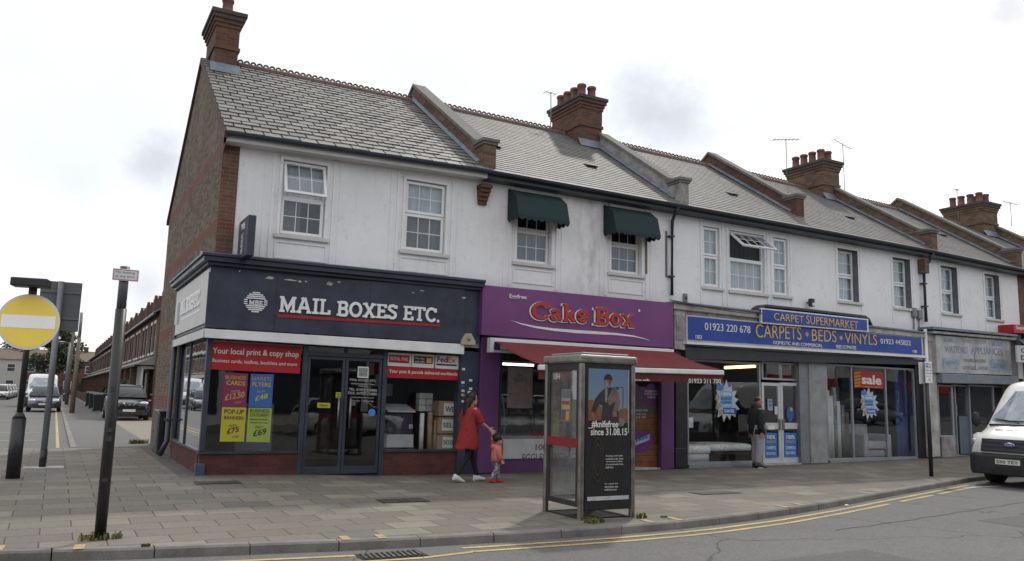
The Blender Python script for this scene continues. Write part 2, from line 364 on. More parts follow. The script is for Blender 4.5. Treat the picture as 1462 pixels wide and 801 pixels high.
ASPH = asphalt('asphalt', (.125, .124, .122)); ASPH2 = asphalt('footway_asphalt', (.12, .118, .117), False); CONC = asphalt('concrete_apron', (.22, .20, .18), False)
def slabs():
    m, t, b = newmat('paving_slabs'); p = t.pos()
    br = t.new('ShaderNodeTexBrick'); t.link(p, br.inputs['Vector']); br.inputs['Scale'].default_value = 1
    br.inputs['Brick Width'].default_value = .62; br.inputs['Row Height'].default_value = .45; br.inputs['Mortar Size'].default_value = .009; br.inputs['Mortar Smooth'].default_value = .4
    br.inputs['Color1'].default_value = (.150, .136, .118, 1); br.inputs['Color2'].default_value = (.285, .258, .218, 1); br.inputs['Mortar'].default_value = (.045, .043, .04, 1); br.inputs['Bias'].default_value = -.45
    n1 = t.noise(p, .55, 6, .65); n2 = t.noise(p, 38, 3, .7); n3 = t.noise(p, 3.2, 5, .7)
    col = t.mix(t.ramp(n3, (.45, .75, 0, .45)), br.outputs['Color'], (.13, .119, .105))
    col = t.mix(1.0, col, t.mix(n1, (.70, .70, .72), (1.25, 1.22, 1.16)), 'MULTIPLY')
    col = t.mix(1.0, col, t.mix(t.ramp(n2, (.3, .7, 0, 1)), (.82, .82, .82), (1.18, 1.18, 1.17)), 'MULTIPLY')
    gum = t.new('ShaderNodeTexVoronoi'); gum.inputs['Scale'].default_value = 5.5; gum.inputs['Randomness'].default_value = 1; t.link(p, gum.inputs['Vector'])
    col = t.mix(t.ramp(gum.outputs['Distance'], (.08, .13, .7, 0)), col, (.06, .058, .055))
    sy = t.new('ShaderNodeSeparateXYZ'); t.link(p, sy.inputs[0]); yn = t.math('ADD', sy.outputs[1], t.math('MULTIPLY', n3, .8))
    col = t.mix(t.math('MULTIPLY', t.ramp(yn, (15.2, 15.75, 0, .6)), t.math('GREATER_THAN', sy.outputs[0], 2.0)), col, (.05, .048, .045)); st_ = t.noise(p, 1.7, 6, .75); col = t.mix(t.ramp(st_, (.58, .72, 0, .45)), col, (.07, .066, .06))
    t.link(col, b.inputs['Base Color']); b.inputs['Roughness'].default_value = .8; b.inputs['Specular IOR Level'].default_value = .35
    bump(t, b, t.math('SUBTRACT', t.math('MULTIPLY', n2, .35), br.outputs['Fac']), .35, .008); return m
PAVE = slabs()
def frange(a, b, n): return [a+(b-a)*i/n for i in range(n+1)]
def sheet(name, xs, yfun, zfun, mat, ny=8):
    mb = MB(); g = [[(x, y, zfun(x, y)) for y in frange(*yfun(x), ny)] for x in xs]
    return struct(name, mb.rings(g, cap=False, smooth=True, closed=False), mat)
g = MB(); g.add([(-1500, -1500, -.35), (1500, -1500, -.35), (1500, 2500, -.35), (-1500, 2500, -.35)], [(0, 1, 2, 3)])
struct('ground', g, mk('open_ground', (.12, .13, .09), .95, 0, .3, .05, 0))
XS = sorted(set([round(x, 3) for x in frange(-30, 2.33, 26)]+[round(x, 3) for x in frange(2.33, 60, 110)]))
mb = MB()
for x0, x1 in zip(XS, XS[1:]):
    top = 22.9 if x1 <= 2.34 else 15.6
    ys0 = frange(kerby(x0)+.14, top, 16); ys1 = frange(kerby(x1)+.14, top, 16)
    vs = [(x0, y, gz(x0, y)) for y in ys0]+[(x1, y, gz(x1, y)) for y in ys1]
    mb.add(vs, [(i, 17+i, 18+i, i+1) for i in range(16)], smooth=True)
struct('pavement', mb, PAVE)
sheet('road', XS, lambda x: (-2.6, kerby(x)+.02), lambda x, y: rise(x)-.1, ASPH, 6)
sheet('far_pavement', frange(-30, 60, 30), lambda x: (-9, -2.6), lambda x, y: rise(x), ASPH2, 2)
KST = mk('kerb_stone', (.19, .178, .165), .85, 0, .35, 2.5, .35, 50)
mb = MB(); cur = -29.0; rnd = random.Random(3)
while cur < 58:
    L = .91; a, b_ = cur+.006, cur+L-.006
    za, zb = rise(a)+rnd.uniform(-.003, .003), rise(b_)+rnd.uniform(-.003, .003); j = rnd.uniform(-.006, .006)
    ya, yb = kerby(a)+j, kerby(b_)+j
    mb.rings([[(a, ya+.14, za-.2), (a, ya+.14, za+.002), (a, ya+.02, za+.002), (a, ya, za-.018), (a, ya-.01, za-.2)], [(b_, yb+.14, zb-.2), (b_, yb+.14, zb+.002), (b_, yb+.02, zb+.002), (b_, yb, zb-.018), (b_, yb-.01, zb-.2)]], True, False)
    cur += L
struct('kerb', mb, KST)
mb = MB(); x = -8.
while x < 60:
    mb.box(x+.006, min(60, x+.91)-.006, -2.68, -2.54, -.2, rise(x)+.004); x += .91
struct('far_kerb', mb, KST)
def paint_mat(name, c, wear=.5, base=(.12, .12, .118)):
    m, t, b = newmat(name); p = t.pos(); f = t.ramp(t.noise(p, 22, 5, .75), (wear, wear+.14, 1, .0)); f2 = t.ramp(t.noise(p, 1.6, 4, .7), (.3, .75, .95, .35))
    t.link(t.mix(t.math('MULTIPLY', f, f2), base, c), b.inputs['Base Color']); b.inputs['Roughness'].default_value = .75; return m
YLINE = paint_mat('worn_yellow_paint', (.54, .39, .13), .52); WLINE = paint_mat('worn_white_paint', (.52, .52, .5), .52)
def ribbon(name, pts, w, mat, zf, gaps=()):
    mb = MB(); pts = [np.array(p, float) for p in pts]; L = []
    for i, p in enumerate(pts):
        d = pts[min(i+1, len(pts)-1)]-pts[max(i-1, 0)]; d = d/np.linalg.norm(d); n = np.array([-d[1], d[0]])*w/2; L.append((p+n, p-n))
    for i in range(len(L)-1):
        if i in gaps: continue
        q = [L[i][1], L[i+1][1], L[i+1][0], L[i][0]]; mb.add([(a[0], a[1], zf(a[0], a[1])) for a in q], [(0, 1, 2, 3)])
    return struct(name, mb, mat)
zr = lambda x, y: rise(x)-.1+.005
off = lambda k, x0, x1, n: [(x, kerby(x)-k) for x in frange(x0, x1, n)]
ribbon('yellow_line', off(.24, 4.15, 17.6, 50), .085, YLINE, zr); ribbon('yellow_line', off(.46, 4.15, 17.45, 50), .085, YLINE, zr, (33, 34, 41))
ribbon('yellow_line', [(-1.5, 9.2), (.6, 8.92), (1.6, 8.72), (2.7, 8.56), (3.0, 8.52)], .08, YLINE, zr)
ribbon('yellow_line', [(-1.5, 8.95), (.6, 8.68), (1.6, 8.5), (2.9, 8.2), (3.55, 8.16), (4.15, 8.26)], .08, YLINE, zr)
ribbon('white_line', [(17.0, 10.72), (18.2, 10.62)], .1, WLINE, zr); ribbon('white_line', [(19.5, 9.3), (21, 9.35)], .1, WLINE, zr)
for i, x in enumerate((-.35, .35, 2.95, 3.35, 7.05, 7.55, 10.1, 10.6, 13.2, 13.7)):
    mb = MB(); z = rise(x)+.007; k = kerby(x)
    mb.add([(x-.05, k+.03, z), (x+.05, k+.03, z), (x+.07, k+.3, z), (x-.03, k+.3, z)], [(0, 1, 2, 3)]); struct('kerb_mark', mb, YLINE)
m_ = ribbon('road_seam', [(9.5+.4*i, kerby(9.5+.4*i)-1.2-.05*i+.03*sin(i*2.3)) for i in range(24)], .02, mk('seam_tar', (.03, .03, .03), .7), lambda x, y: rise(x)-.1+.004)
for i, (x0_, x1_, y0_, y1_) in enumerate(((6.2, 8.6, 5.4, 6.6), (12.5, 14.0, 7.0, 7.7))):
    mb = MB(); mb.add([(x, y, rise(x)-.1+.003) for x, y in ((x0_, y0_), (x1_, y0_+.1), (x1_, y1_+.1), (x0_, y1_))], [(0, 1, 2, 3)]); struct('road_patch', mb, asphalt('patch_asphalt', (.095, .095, .096), False))
# side street
mb = MB(); mb.add([(-5.9, 22.9, .065), (.47, 22.9, .065), (.47, 152, .065), (-5.9, 152, .065)], [(0, 1, 2, 3)]); struct('side_road', mb, ASPH)
mb = MB(); mb.add([(.6, 22.9, .104), (2.33, 22.9, .104), (2.33, 152, .104), (.6, 152, .104)], [(0, 1, 2, 3)]); struct('footway', mb, ASPH2)
mb = MB(); mb.add([(2.33, 24.2, .106), (10, 24.2, .106), (10, 152, .106), (2.33, 152, .106)], [(0, 1, 2, 3)]); struct('forecourt', mb, CONC)
mb = MB(); mb.add([(-12, 22.9, .104), (-5.9, 22.9, .104), (-5.9, 152, .104), (-12, 152, .104)], [(0, 1, 2, 3)]); struct('far_footway', mb, ASPH2)
mb = MB(); y = 22.9
while y < 150: mb.box(.47, .6, y+.006, y+.904, -.1, .108+rnd.uniform(-.003, .003)); y += .91
struct('side_kerb', mb, KST)
mb = MB(); y = 22.9
while y < 150: mb.box(-6.03, -5.9, y+.006, y+.904, -.1, .108); y += .91
struct('side_kerb', mb, KST)
zs = lambda x, y: .07
ribbon('yellow_line', [(.20, 23.3), (.20, 60)], .08, YLINE, zs); ribbon('yellow_line', [(-.10, 23.3), (-.10, 60)], .08, YLINE, zs)
ribbon('white_line', [(-5.8, 23.1), (.4, 23.1)], .14, WLINE, zs)
for y in (26.5, 31): ribbon('white_line', [(-5.8, y), (-2.1, y+.2)], .12, WLINE, zs); ribbon('white_line', [(-1.6, y), (-.3, y)], .14, WLINE, zs)
mb = MB(); mb.add([(-700, 300, -.3), (900, 300, -.3), (900, 340, 9), (500, 340, 12), (100, 345, 9), (-250, 340, 12), (-700, 340, 8)], [(0, 1, 2, 3, 4, 5, 6)])
# drain covers
def cover(label, px0, px1, kind='manhole'):
    a, b = onZ(*px0), onZ(*px1); x0, x1 = a[0], b[0]; y0, y1 = sorted((a[1], b[1])); z = gz((x0+x1)/2, y0)
    t = thing('manhole_cover', label, 'cover', 'covers let into the pavement', ((x0+x1)/2, (y0+y1)/2, z)); w, h = (x1-x0)/2, (y1-y0)/2
    MB().box(-w, w, -h, h, -.02, .008).build('frame', MM('cast_iron', (.06, .055, .05), .6, .4, .4, 12, .3), t)
    p = MB(); n = 5
    for i in range(n):
        for j in range(3): p.box(-w+.03+i*(2*w-.06)/n, -w+.015+(i+1)*(2*w-.06)/n, -h+.03+j*(2*h-.06)/3, -h+.015+(j+1)*(2*h-.06)/3, .009, .014)
    p.build('lid', MM('iron_lid', (.085, .078, .07), .65, .3, .4, 12, .3), t)
cover('small dark iron cover in the slabs in front of the print shop posters', (279, 700), (338, 694))
cover('dark iron cover in the pavement in front of the glass double doors', (548, 720), (598, 712))
cover('dark iron cover in the pavement in front of the carpet shop mattress window', (1003, 707), (1040, 701))
# gully grate
t = thing('gully_grate', 'slotted iron drain grate in the gutter beside the kerb', 'grate', None, (3.28, 8.42, rise(3)-.1))
MB().box(-.36, .36, -.17, .17, -.02, .006).build('frame', MM('cast_iron2', (.02, .02, .02), .8, .2, .2, 9, .2), t)
p = MB()
for i in range(11): p.prism([(-.33+i*.06, -.15, .007), (-.30+i*.06, -.15, .007), (-.27+i*.06, .15, .007), (-.30+i*.06, .15, .007)], (0, 0, .012))
p.build('bar', MM('grate_bar', (.13, .125, .12), .5, .6, .3, 9, .2), t)
# ================================================================== BUILDINGS
def interp(tab, x):
    if x <= tab[0][0]: return tab[0][1]
    for (a, b), (c, d) in zip(tab, tab[1:]):
        if x <= c: return b+(d-b)*(x-a)/(c-a)
    return tab[-1][1]
EZ = [(2.2, 6.27), (7.6, 6.40), (12.9, 6.38), (18, 6.36), (23, 6.32), (27.5, 6.22), (33, 6.15), (45, 6.0)]
RZ = [(2.2, 9.27), (8, 9.29), (14, 9.25), (18, 9.2), (26, 9.06), (35, 8.88), (45, 8.7)]
EY, RY, BY = 15.08, 19.4, 23.72
def roofz(x, y):
    e, r = interp(EZ, x), interp(RZ, x); k = abs(y-RY)/(RY-EY); return r+(e-r)*k
def wall_holes(mb, x0, x1, z0, z1, holes, y, depth, zt=None):
    xs = sorted({x0, x1, *[h[0] for h in holes], *[h[1] for h in holes]}); zs_ = sorted({z0, z1, *[h[2] for h in holes], *[h[3] for h in holes]})
    for a, b in zip(xs, xs[1:]):
        for c, d in zip(zs_, zs_[1:]):
            mx, mz = (a+b)/2, (c+d)/2
            if any(h[0] < mx < h[1] and h[2] < mz < h[3] for h in holes): continue
            da, db = (zt(a), zt(b)) if (zt and d == z1) else (d, d)
            mb.add([(a, y, c), (b, y, c), (b, y, db), (a, y, da)], [(0, 1, 2, 3)])
    for h in holes:
        a, b, c, d = h; mb.add([(a, y, c), (a, y+depth, c), (a, y+depth, d), (a, y, d)], [(0, 1, 2, 3)]); mb.add([(b, y, c), (b, y, d), (b, y+depth, d), (b, y+depth, c)], [(0, 1, 2, 3)])
        mb.add([(a, y, d), (a, y+depth, d), (b, y+depth, d), (b, y, d)], [(0, 1, 2, 3)]); mb.add([(a, y, c), (b, y, c), (b, y+depth, c), (a, y+depth, c)], [(0, 1, 2, 3)])
def frame(mb, x0, x1, z0, z1, y0, y1, w):
    mb.box(x0, x1, y0, y1, z0, z0+w); mb.box(x0, x1, y0, y1, z1-w, z1); mb.box(x0, x0+w, y0, y1, z0+w, z1-w); mb.box(x1-w, x1, y0, y1, z0+w, z1-w)
def window(par, x0, x1, z0, z1, zd, rec, cols=3, top='shut', cur=CUR_G, cur2=None, surround=True, dead=.0, sillz=None):
    """two-light window; cols = panes across; returns the frame part"""
    y = YF+rec; f = MB(); frame(f, x0, x1, z0, z1, y, y+.06, .045); f.box(x0+.045, x1-.045, y+.002, y+.062, zd-.03, zd+.03)
    fr = f.build('window', UPVC, par, bevel=.004)
    def sash(a, b, c, d, yy, nm='sash', rot=0):
        s = MB(); frame(s, a, b, c, d, yy-.02, yy+.03, .055); bz = MB(); n = cols
        for i in range(1, n): u = a+.055+(b-a-.11)*i/n; bz.box(u-.0065, u+.0065, yy-.004, yy+.012, c+.055, d-.055)
        m_ = (c+d)/2; bz.box(a+.055, b-.055, yy-.003, yy+.011, m_-.0065, m_+.0065)
        g = MB(); g.box(a+.05, b-.05, yy+.002, yy+.007, c+.05, d-.05); obs = [s.build(nm, UPVC, fr, bevel=.004), bz.build('glazing_bar', UPVC, fr), g.build('pane', GLASSU, fr)]
        if rot:
            hz = d; R_ = Matrix.Translation((0, yy, hz)) @ Matrix.Rotation(-rot, 4, 'X') @ Matrix.Translation((0, -yy, -hz))
            for o in obs: o.data.transform(R_)
    sash(x0+.02, x1-.02, zd+.01, z1-.02, y-.01, rot={'shut': 0, 'ajar': radians(19), 'open': radians(50)}[top])
    sash(x0+.02, x1-.02, z0+.02, zd-.01, y-.005)
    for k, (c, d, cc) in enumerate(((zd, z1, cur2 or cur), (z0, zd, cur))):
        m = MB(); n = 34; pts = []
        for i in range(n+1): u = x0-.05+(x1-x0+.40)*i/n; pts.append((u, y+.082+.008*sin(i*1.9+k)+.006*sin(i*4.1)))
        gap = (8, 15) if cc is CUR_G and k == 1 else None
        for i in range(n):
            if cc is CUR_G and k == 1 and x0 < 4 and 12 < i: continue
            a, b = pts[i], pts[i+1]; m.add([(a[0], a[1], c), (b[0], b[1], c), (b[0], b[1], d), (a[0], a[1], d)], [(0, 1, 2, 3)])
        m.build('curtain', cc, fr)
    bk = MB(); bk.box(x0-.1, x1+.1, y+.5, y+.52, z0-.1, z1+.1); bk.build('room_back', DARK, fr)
    return fr
def px_window(par, l, r, tl, bl, dl, rec=.1, **kw):
    """l, r: pixel columns at mid height; tl/bl/dl: rows of top, bottom and division at the middle of the window"""
    xm = (l+r)/2; ym = (tl+bl)/2; Y = YF+rec
    x0, x1 = onY(l, ym, Y)[0], onY(r, ym, Y)[0]; return x0, x1, onY(xm, bl, Y)[2], onY(xm, tl, Y)[2], onY(xm, dl, Y)[2]
REV = mk('dark_reveal', (.13, .14, .165), .7, 0, .3, 5, .1)
CUR_B = curtain_mat('blue_grey_curtain', (.20, .22, .25))
WIN = {
 1: [dict(p=(400, 463.5, 233, 338, 285), rec=.07, cols=3, top='ajar', cur=CUR_G, cur2=CUR_W), dict(p=(576, 634, 261, 360.5, 307.5), rec=.07, cols=3, cur=CUR_G, cur2=CUR_W)],
 2: [dict(p=(734, 783, 280, 377, 331), rec=.12, cols=3, cur=CUR_B, cur2=CUR_D), dict(p=(868, 911, 300, 391.5, 351), rec=.12, cols=3, cur=CUR_B, cur2=CUR_D)],
 3: [dict(p=(1001.5, 1024.5, 325, 410, 366), rec=.08, cols=2, cur=CUR_W), dict(p=(1039, 1088.5, 333, 417, 372), rec=.08, cols=4, top='open', cur=CUR_W, cur2=CUR_D), dict(p=(1101.5, 1122, 341, 422, 381), rec=.08, cols=2, cur=CUR_W)],
 4: [dict(p=(1189, 1217, 358, 431, 394), rec=.2, cols=2, cur=CUR_W), dict(p=(1267.5, 1292, 370.5, 440, 405.5), rec=.2, cols=2, cur=CUR_W)],
 5: [dict(p=(1336, 1359, 382, 447.5, 416.5), rec=.2, cols=2, cur=CUR_W), dict(p=(1399, 1419, 393.5, 455.5, 425.5), rec=.2, cols=2, cur=CUR_W)],
}
BX = {1: (GX, 7.70), 2: (7.70, 12.97), 3: (12.97, 18.05), 4: (18.05, 23.15), 5: (23.15, 28.0), 6: (28.0, 33.3), 7: (33.3, 38.6)}
BLAB = {1: 'corner shop building with dark brick gable, rough grey slates and a navy shopfront', 2: 'white rendered building over the purple cake shop, between the first two parapets',
 3: 'white rendered building with a triple window, over the doors of the carpet shop', 4: 'white rendered building with two deep windows above the carpet shop sale poster',
 5: 'white rendered building above the faded pale appliance shop sign', 6: 'brown brick fronted building at the right edge of the photo, beyond the faded shop', 7: 'brick building beyond the brown brick front, farthest right of the terrace'}
def tiles(x0, x1, gauge, w, th, seed, gap=.006, jit=.0, front=True):
    r = random.Random(seed); m = MB(); L = sqrt((RY-EY)**2+(interp(RZ, x0)-interp(EZ, x0))**2); n = int(L/gauge)
    for i in range(n+1):
        s0, s1 = i*gauge, min(L, (i+1.12)*gauge)
        if s0 >= L: break
        x = x0-((i % 2)*w/2)
        while x < x1:
            a, b = max(x0, x+gap), min(x1, x+w-gap); x += w
            if b-a < .03: continue
            j = r.uniform(-jit, jit); l = r.uniform(0, jit*.35)
            def P(xx, s, h):
                k = s/L; y = EY-.04+(RY-EY+.04)*k; z = roofz(xx, EY)+(interp(RZ, xx)-roofz(xx, EY))*k; return (xx, y-h*.58, z+h*.81)
            sa = s0+j*.6 if i else s0-.03
            q = [P(a, sa, th*2+l), P(b, sa+r.uniform(-jit, jit)*.4, th*2+l+r.uniform(0, jit)*.2), P(b, s1, th*.2), P(a, s1, th*.2)]; base = [P(a, sa, 0), P(b, sa, 0)]
            tn = min(1, max(0, r.gauss(.5, .22))); m.add(q+base, [(0, 1, 2, 3), (4, 5, 1, 0), (4, 0, 3), (5, 2, 1)], tn)
    return m
def ridge(x0, x1):
    m = MB(); x = x0
    while x < x1-.05:
        e = min(x+.30, x1); z = interp(RZ, x)
        m.rings([[(u, RY+.14*cos(a), z-.06+.13*sin(a)) for a in np.linspace(-.1, pi+.1, 7)] for u in (x+.004, e-.004)], True, False)
        for k in (0, 1):                       # pierced crest: little arches
            c = x+.075+k*.15; m.rings([[(c+r_*cos(a), RY-.012, z+.075+r_*sin(a)) for a in np.linspace(0, pi, 7)] for r_ in (.036, .075)], False, False, False)
            m.rings([[(c+r_*cos(a), RY+.012, z+.075+r_*sin(a)) for a in np.linspace(0, pi, 7)] for r_ in (.036, .075)], False, False, False)
            m.rings([[(c+0.075*cos(a), yy, z+.075+0.075*sin(a)) for a in np.linspace(0, pi, 7)] for yy in (RY-.012, RY+.012)], False, False, False)
            m.rings([[(c+.034*cos(a), yy, z+.075+.034*sin(a)) for a in np.linspace(0, pi, 7)] for yy in (RY-.012, RY+.012)], False, False, False)
        x += .30
    return m
def parapet(par, xp, w=.26, y0=15.12, top=RY, h=.40, brickm=None, yk=15.12, apex=True):
    L = MB(); brickm = brickm or STOCK; xa, xb = xp, xp+w
    f = lambda y: roofz(xp, y)
    ys = [yk+.42, top] if top < RY else [yk+.42, RY, BY-.1]
    pr = [(y, f(y)-.15) for y in ys]+[(y, f(y)+h) for y in reversed(ys)]
    L.prism([(xa, y, z) for y, z in pr], (w, 0, 0)); k = yk
    L.box(xa-.01, xb+.01, k, k+.43, f(k)-.12, f(k+.42)+h-.12); o = L.build('parapet', brickm, par)
    c = MB()
    for a, b in zip(ys, ys[1:]):
        c.hexa([(xa-.045, a, f(a)+h), (xb+.045, a, f(a)+h), (xb+.045, a, f(a)+h+.085), (xa-.045, a, f(a)+h+.085)], [(xa-.045, b, f(b)+h), (xb+.045, b, f(b)+h), (xb+.045, b, f(b)+h+.085), (xa-.045, b, f(b)+h+.085)])
    c.build('coping', COPING, o)
    t_ = f(k+.42)+h-.12; m = MB(); m.box(xa-.04, xb+.04, k-.03, k+.46, t_+.001, t_+.06); m.box(xa-.07, xb+.07, k-.06, k+.49, t_+.061, t_+.13); m.build('kneeler_cap', COPING, o)
    fl = MB(); e = top if top < RY else RY
    fl.hexa([(xa-.012, yk+.2, f(yk+.2)+.02), (xa-.10, yk+.2, f(yk+.2)+.055), (xa-.10, yk+.2, f(yk+.2)+.065), (xa-.012, yk+.2, f(yk+.2)+.12)], [(xa-.012, e, f(e)+.02), (xa-.10, e, f(e)+.055), (xa-.10, e, f(e)+.065), (xa-.012, e, f(e)+.12)])
    fl.build('flashing', LEAD, o)
    return o
def chimney(par, x0, x1, y0, y1, zt, m1, pots, potm=POTM, panel_=False):
    zb = min(roofz(x0, y0), roofz(x0, y1))-.2; n = zt-.95
    s = MB(); s.box(x0, x1, y0, y1, zb, n); o = s.build('chimney', m1, par)
    for i, (e, a, b) in enumerate(((.035, n, n+.08), (.005, n+.08, zt-.42), (.03, zt-.42, zt-.33), (.06, zt-.33, zt-.24))):
        MB().box(x0-e, x1+e, y0-e, y1+e, a, b).build('brick_course', m1, o)
    c = MB(); c.box(x0-.10, x1+.10, y0-.10, y1+.10, zt-.24, zt-.14); c.box(x0-.135, x1+.135, y0-.135, y1+.135, zt-.139, zt-.05)
    c.hexa([(x0-.13, y0-.13, zt-.049), (x1+.13, y0-.13, zt-.049), (x1-.1, y0+.1, zt), (x0+.1, y0+.1, zt)], [(x0-.13, y1+.13, zt-.049), (x1+.13, y1+.13, zt-.049), (x1-.1, y1-.1, zt), (x0+.1, y1-.1, zt)])
    c.build('cap', mk('sooty_cap', (.075, .06, .055), .9, 0, .4, 6, .4), o)
    for (px, py, h) in pots:
        r = .125; MB().lathe([(r*1.12, 0), (r*1.12, .05), (r, .07), (r*.92, h-.09), (r*1.1, h-.08), (r*1.1, h-.02), (r*.95, h), (r*.7, h), (r*.68, h-.2)], (px, py, zt-.03), 14).build('chimney_pot', potm, o)
    fl = MB(); f = roofz(x0, y0); fl.hexa([(x0-.08, y0-.16, roofz(x0, y0-.16)+.05), (x1+.06, y0-.16, roofz(x0, y0-.16)+.05), (x1+.06, y0-.01, f+.2), (x0-.08, y0-.01, f+.2)], [(x0-.08, y0-.15, roofz(x0, y0-.15)+.045), (x1+.06, y0-.15, roofz(x0, y0-.15)+.045), (x1+.06, y0-.002, f+.2), (x0-.08, y0-.002, f+.2)])
    fl.build('flashing', LEAD, o); return o
ROOT = {}
for i in range(1, 8):
    x0, x1 = BX[i]; par = thing('corner_shop_building' if i == 1 else 'terraced_shop_building', BLAB[i], 'building', 'buildings of the shopping parade', (0, 0, 0)); ROOT[i] = par
    holes = []; zb = {1: 2.6, 2: 2.6, 3: 2.95, 4: 2.95, 5: 2.6, 6: 2.7, 7: 2.7}[i]
    for w in WIN.get(i, []):
        h = px_window(par, *w['p'], rec=w['rec']); w['h'] = h; holes.append((h[0]-.005, h[1]+.005, h[2]-.005, h[3]+.005))
    wm = MB(); xa = x0+.3 if i == 1 else x0
    wall_holes(wm, xa, x1, zb, 6.3, holes, YF, .32, lambda x: interp(EZ, x)+.02)
    if i == 1: wm.add([(xa, YF, zb), (xa, YF, 6.3), (xa, YF+.02, 6.3), (xa, YF+.02, zb)], [(0, 1, 2, 3)])
    wm.build('wall', RENDER if i < 6 else STOCK, par)
    # back wall, rear roof slope
    b = MB(); b.box(x0+(.22 if i == 1 else 0.01), x1-.01, BY-.25, BY-.02, 0, 6.1); b.build('rear_wall', STOCK, par)
    rr = MB(); rr.add([(x0, RY, interp(RZ, x0)), (x1, RY, interp(RZ, x1)), (x1, BY+.1, roofz(x1, BY+.1)), (x0, BY+.1, roofz(x0, BY+.1))], [(0, 1, 2, 3)]); rr.build('rear_roof', TILE, par)
    und = MB(); und.add([(x0, EY, roofz(x0, EY)-.01), (x1, EY, roofz(x1, EY)-.01), (x1, RY, interp(RZ, x1)-.01), (x0, RY, interp(RZ, x0)-.01)], [(0, 1, 2, 3)])
    rf = (tiles(x0-.03, x1, .235, .34, .009, 11, .015, .034) if i == 1 else tiles(x0, x1, .165, .33, .007, 20+i, .003, .004)).build('roof', SLATE if i == 1 else TILE, par)
    und.build('roof_deck', DARK, rf)
    rx0 = {1: 3.1, 2: 8.0, 3: 13.4, 4: 18.35, 5: 23.5, 6: 28.35, 7: 33.6}[i]; ridge(rx0, {1: 7.6, 2: 12.35, 3: 17.85, 4: 22.5, 5: 27.8, 6: 31.4, 7: 38.6}[i]).build('ridge_tile', RIDGE, rf)
    gt = MB(); k = 10; rs = []
    for u in frange(x0, x1, k): z = interp(EZ, u)-.03; rs.append([(u, EY-.05+.062*cos(a), z+.062*sin(a)) for a in np.linspace(pi, 2*pi, 7)]+[(u, EY+.012, z+.012), (u, EY-.112, z+.012)])
    gt.rings(rs, True, False); g_ = gt.build('gutter', GUTTER, par)
    fs = MB(); 
    for u, v in ((x0, x1),): fs.hexa([(u, EY+.02, interp(EZ, u)-.17), (v, EY+.02, interp(EZ, v)-.17), (v, EY+.02, interp(EZ, v)+.01), (u, EY+.02, interp(EZ, u)+.01)], [(u, YF-.004, interp(EZ, u)-.17), (v, YF-.004, interp(EZ, v)-.17), (v, YF-.004, interp(EZ, v)+.01), (u, YF-.004, interp(EZ, u)+.01)])
    fs.build('eaves_board', CREAMP if i == 1 else GUTTER, par)
    for w in WIN.get(i, []):
        h = w['h']; fr = window(par, *h, rec=w['rec'], cols=w['cols'], top=w.get('top', 'shut'), cur=w['cur'], cur2=w.get('cur2'))
        a, b_, c, d = h[:4]; s = MB(); s.box(a-.10, b_+.10, YF-.07, YF+w['rec']-.005, c-.085, c-.01); s.build('sill', CREAMP, fr, bevel=.008)
        if w['rec'] > .15:
            for q_ in ((b_-.0, b_+.003, YF+.003, YF+w['rec']-.002, c, d), (a, b_-.001, YF+.003, YF+w['rec']-.002, d-.002, d+.002)): MB().box(*q_).build('reveal', REV, fr)
        s = MB(); e = .19; top = interp(EZ, a)-.16
        if i in (1, 2):
            for u in (a-e, b_+e-.06): s.box(u, u+.06, YF-.02, YF-.001, 4.0, top)
            for u in (a-e-.14, b_+e+.08): s.box(u, u+.05, YF-.012, YF-.001, 4.0, top)
            frame(s, a-.07, b_+.07, 4.08, c-.14, YF-.02, YF-.001, .03)
            s.box(a-.06, a-.001, YF-.028, YF-.001, c, d+.06); s.box(b_+.001, b_+.06, YF-.028, YF-.001, c, d+.06); s.box(a-.06, b_+.06, YF-.030, YF-.001, d+.001, d+.06)
        else:
            for u in (a-.12, b_+.07): s.box(u, u+.05, YF-.02, YF-.001, 4.05, top)
            s.box(a-.07, b_+.07, YF-.022, YF-.001, d+.05, d+.09)
        s.build('moulding', RENDER, fr)
# party parapets, chimneys
parapet(ROOT[2], 7.62, .27, brickm=CHIMY)
parapet(ROOT[3], 13.08, .25, top=18.6, brickm=STONE2)
parapet(ROOT[4], 17.98, .26, yk=15.82, brickm=CHIMB)
parapet(ROOT[5], 23.02, .26, top=18.6, brickm=CHIMY)
parapet(ROOT[6], 27.55, .26, brickm=CHIMY)
parapet(ROOT[7], 32.6, .26, top=18.6, brickm=CHIMY)
chimney(ROOT[1], 2.47, 2.98, 18.62, 19.95, 10.22, CHIMB, [(2.72, 18.9, .42), (2.72, 19.6, .42)])
chimney(ROOT[2], 12.42, 13.16, 18.62, 20.15, 10.27, CHIMB, [(12.62, 18.88+.37*k, .42) for k in range(4)]+[(12.98, 18.9, .42), (12.98, 19.9, .42)])
chimney(ROOT[4], 22.5, 23.28, 18.62, 20.2, 10.05, CHIMY, [(22.7, 18.88+.37*k, .42) for k in range(4)]+[(23.08, 18.9, .42)])
chimney(ROOT[6], 31.75, 32.7, 18.62, 20.25, 9.86, CHIMY, [(31.97, 18.88+.37*k, .42) for k in range(4)]+[(32.45, 18.9, .42), (32.45, 19.3, .42)])
# brick corbel under the first kneeler
m = MB(); 
for k in range(5): m.box(7.60+.008*k, 7.86-.008*k, YF-.24+.045*k, YF-.001, 6.12-.085*(k+1)+.004, 6.12-.085*k)
m.build('corbel', CHIMB, ROOT[1])
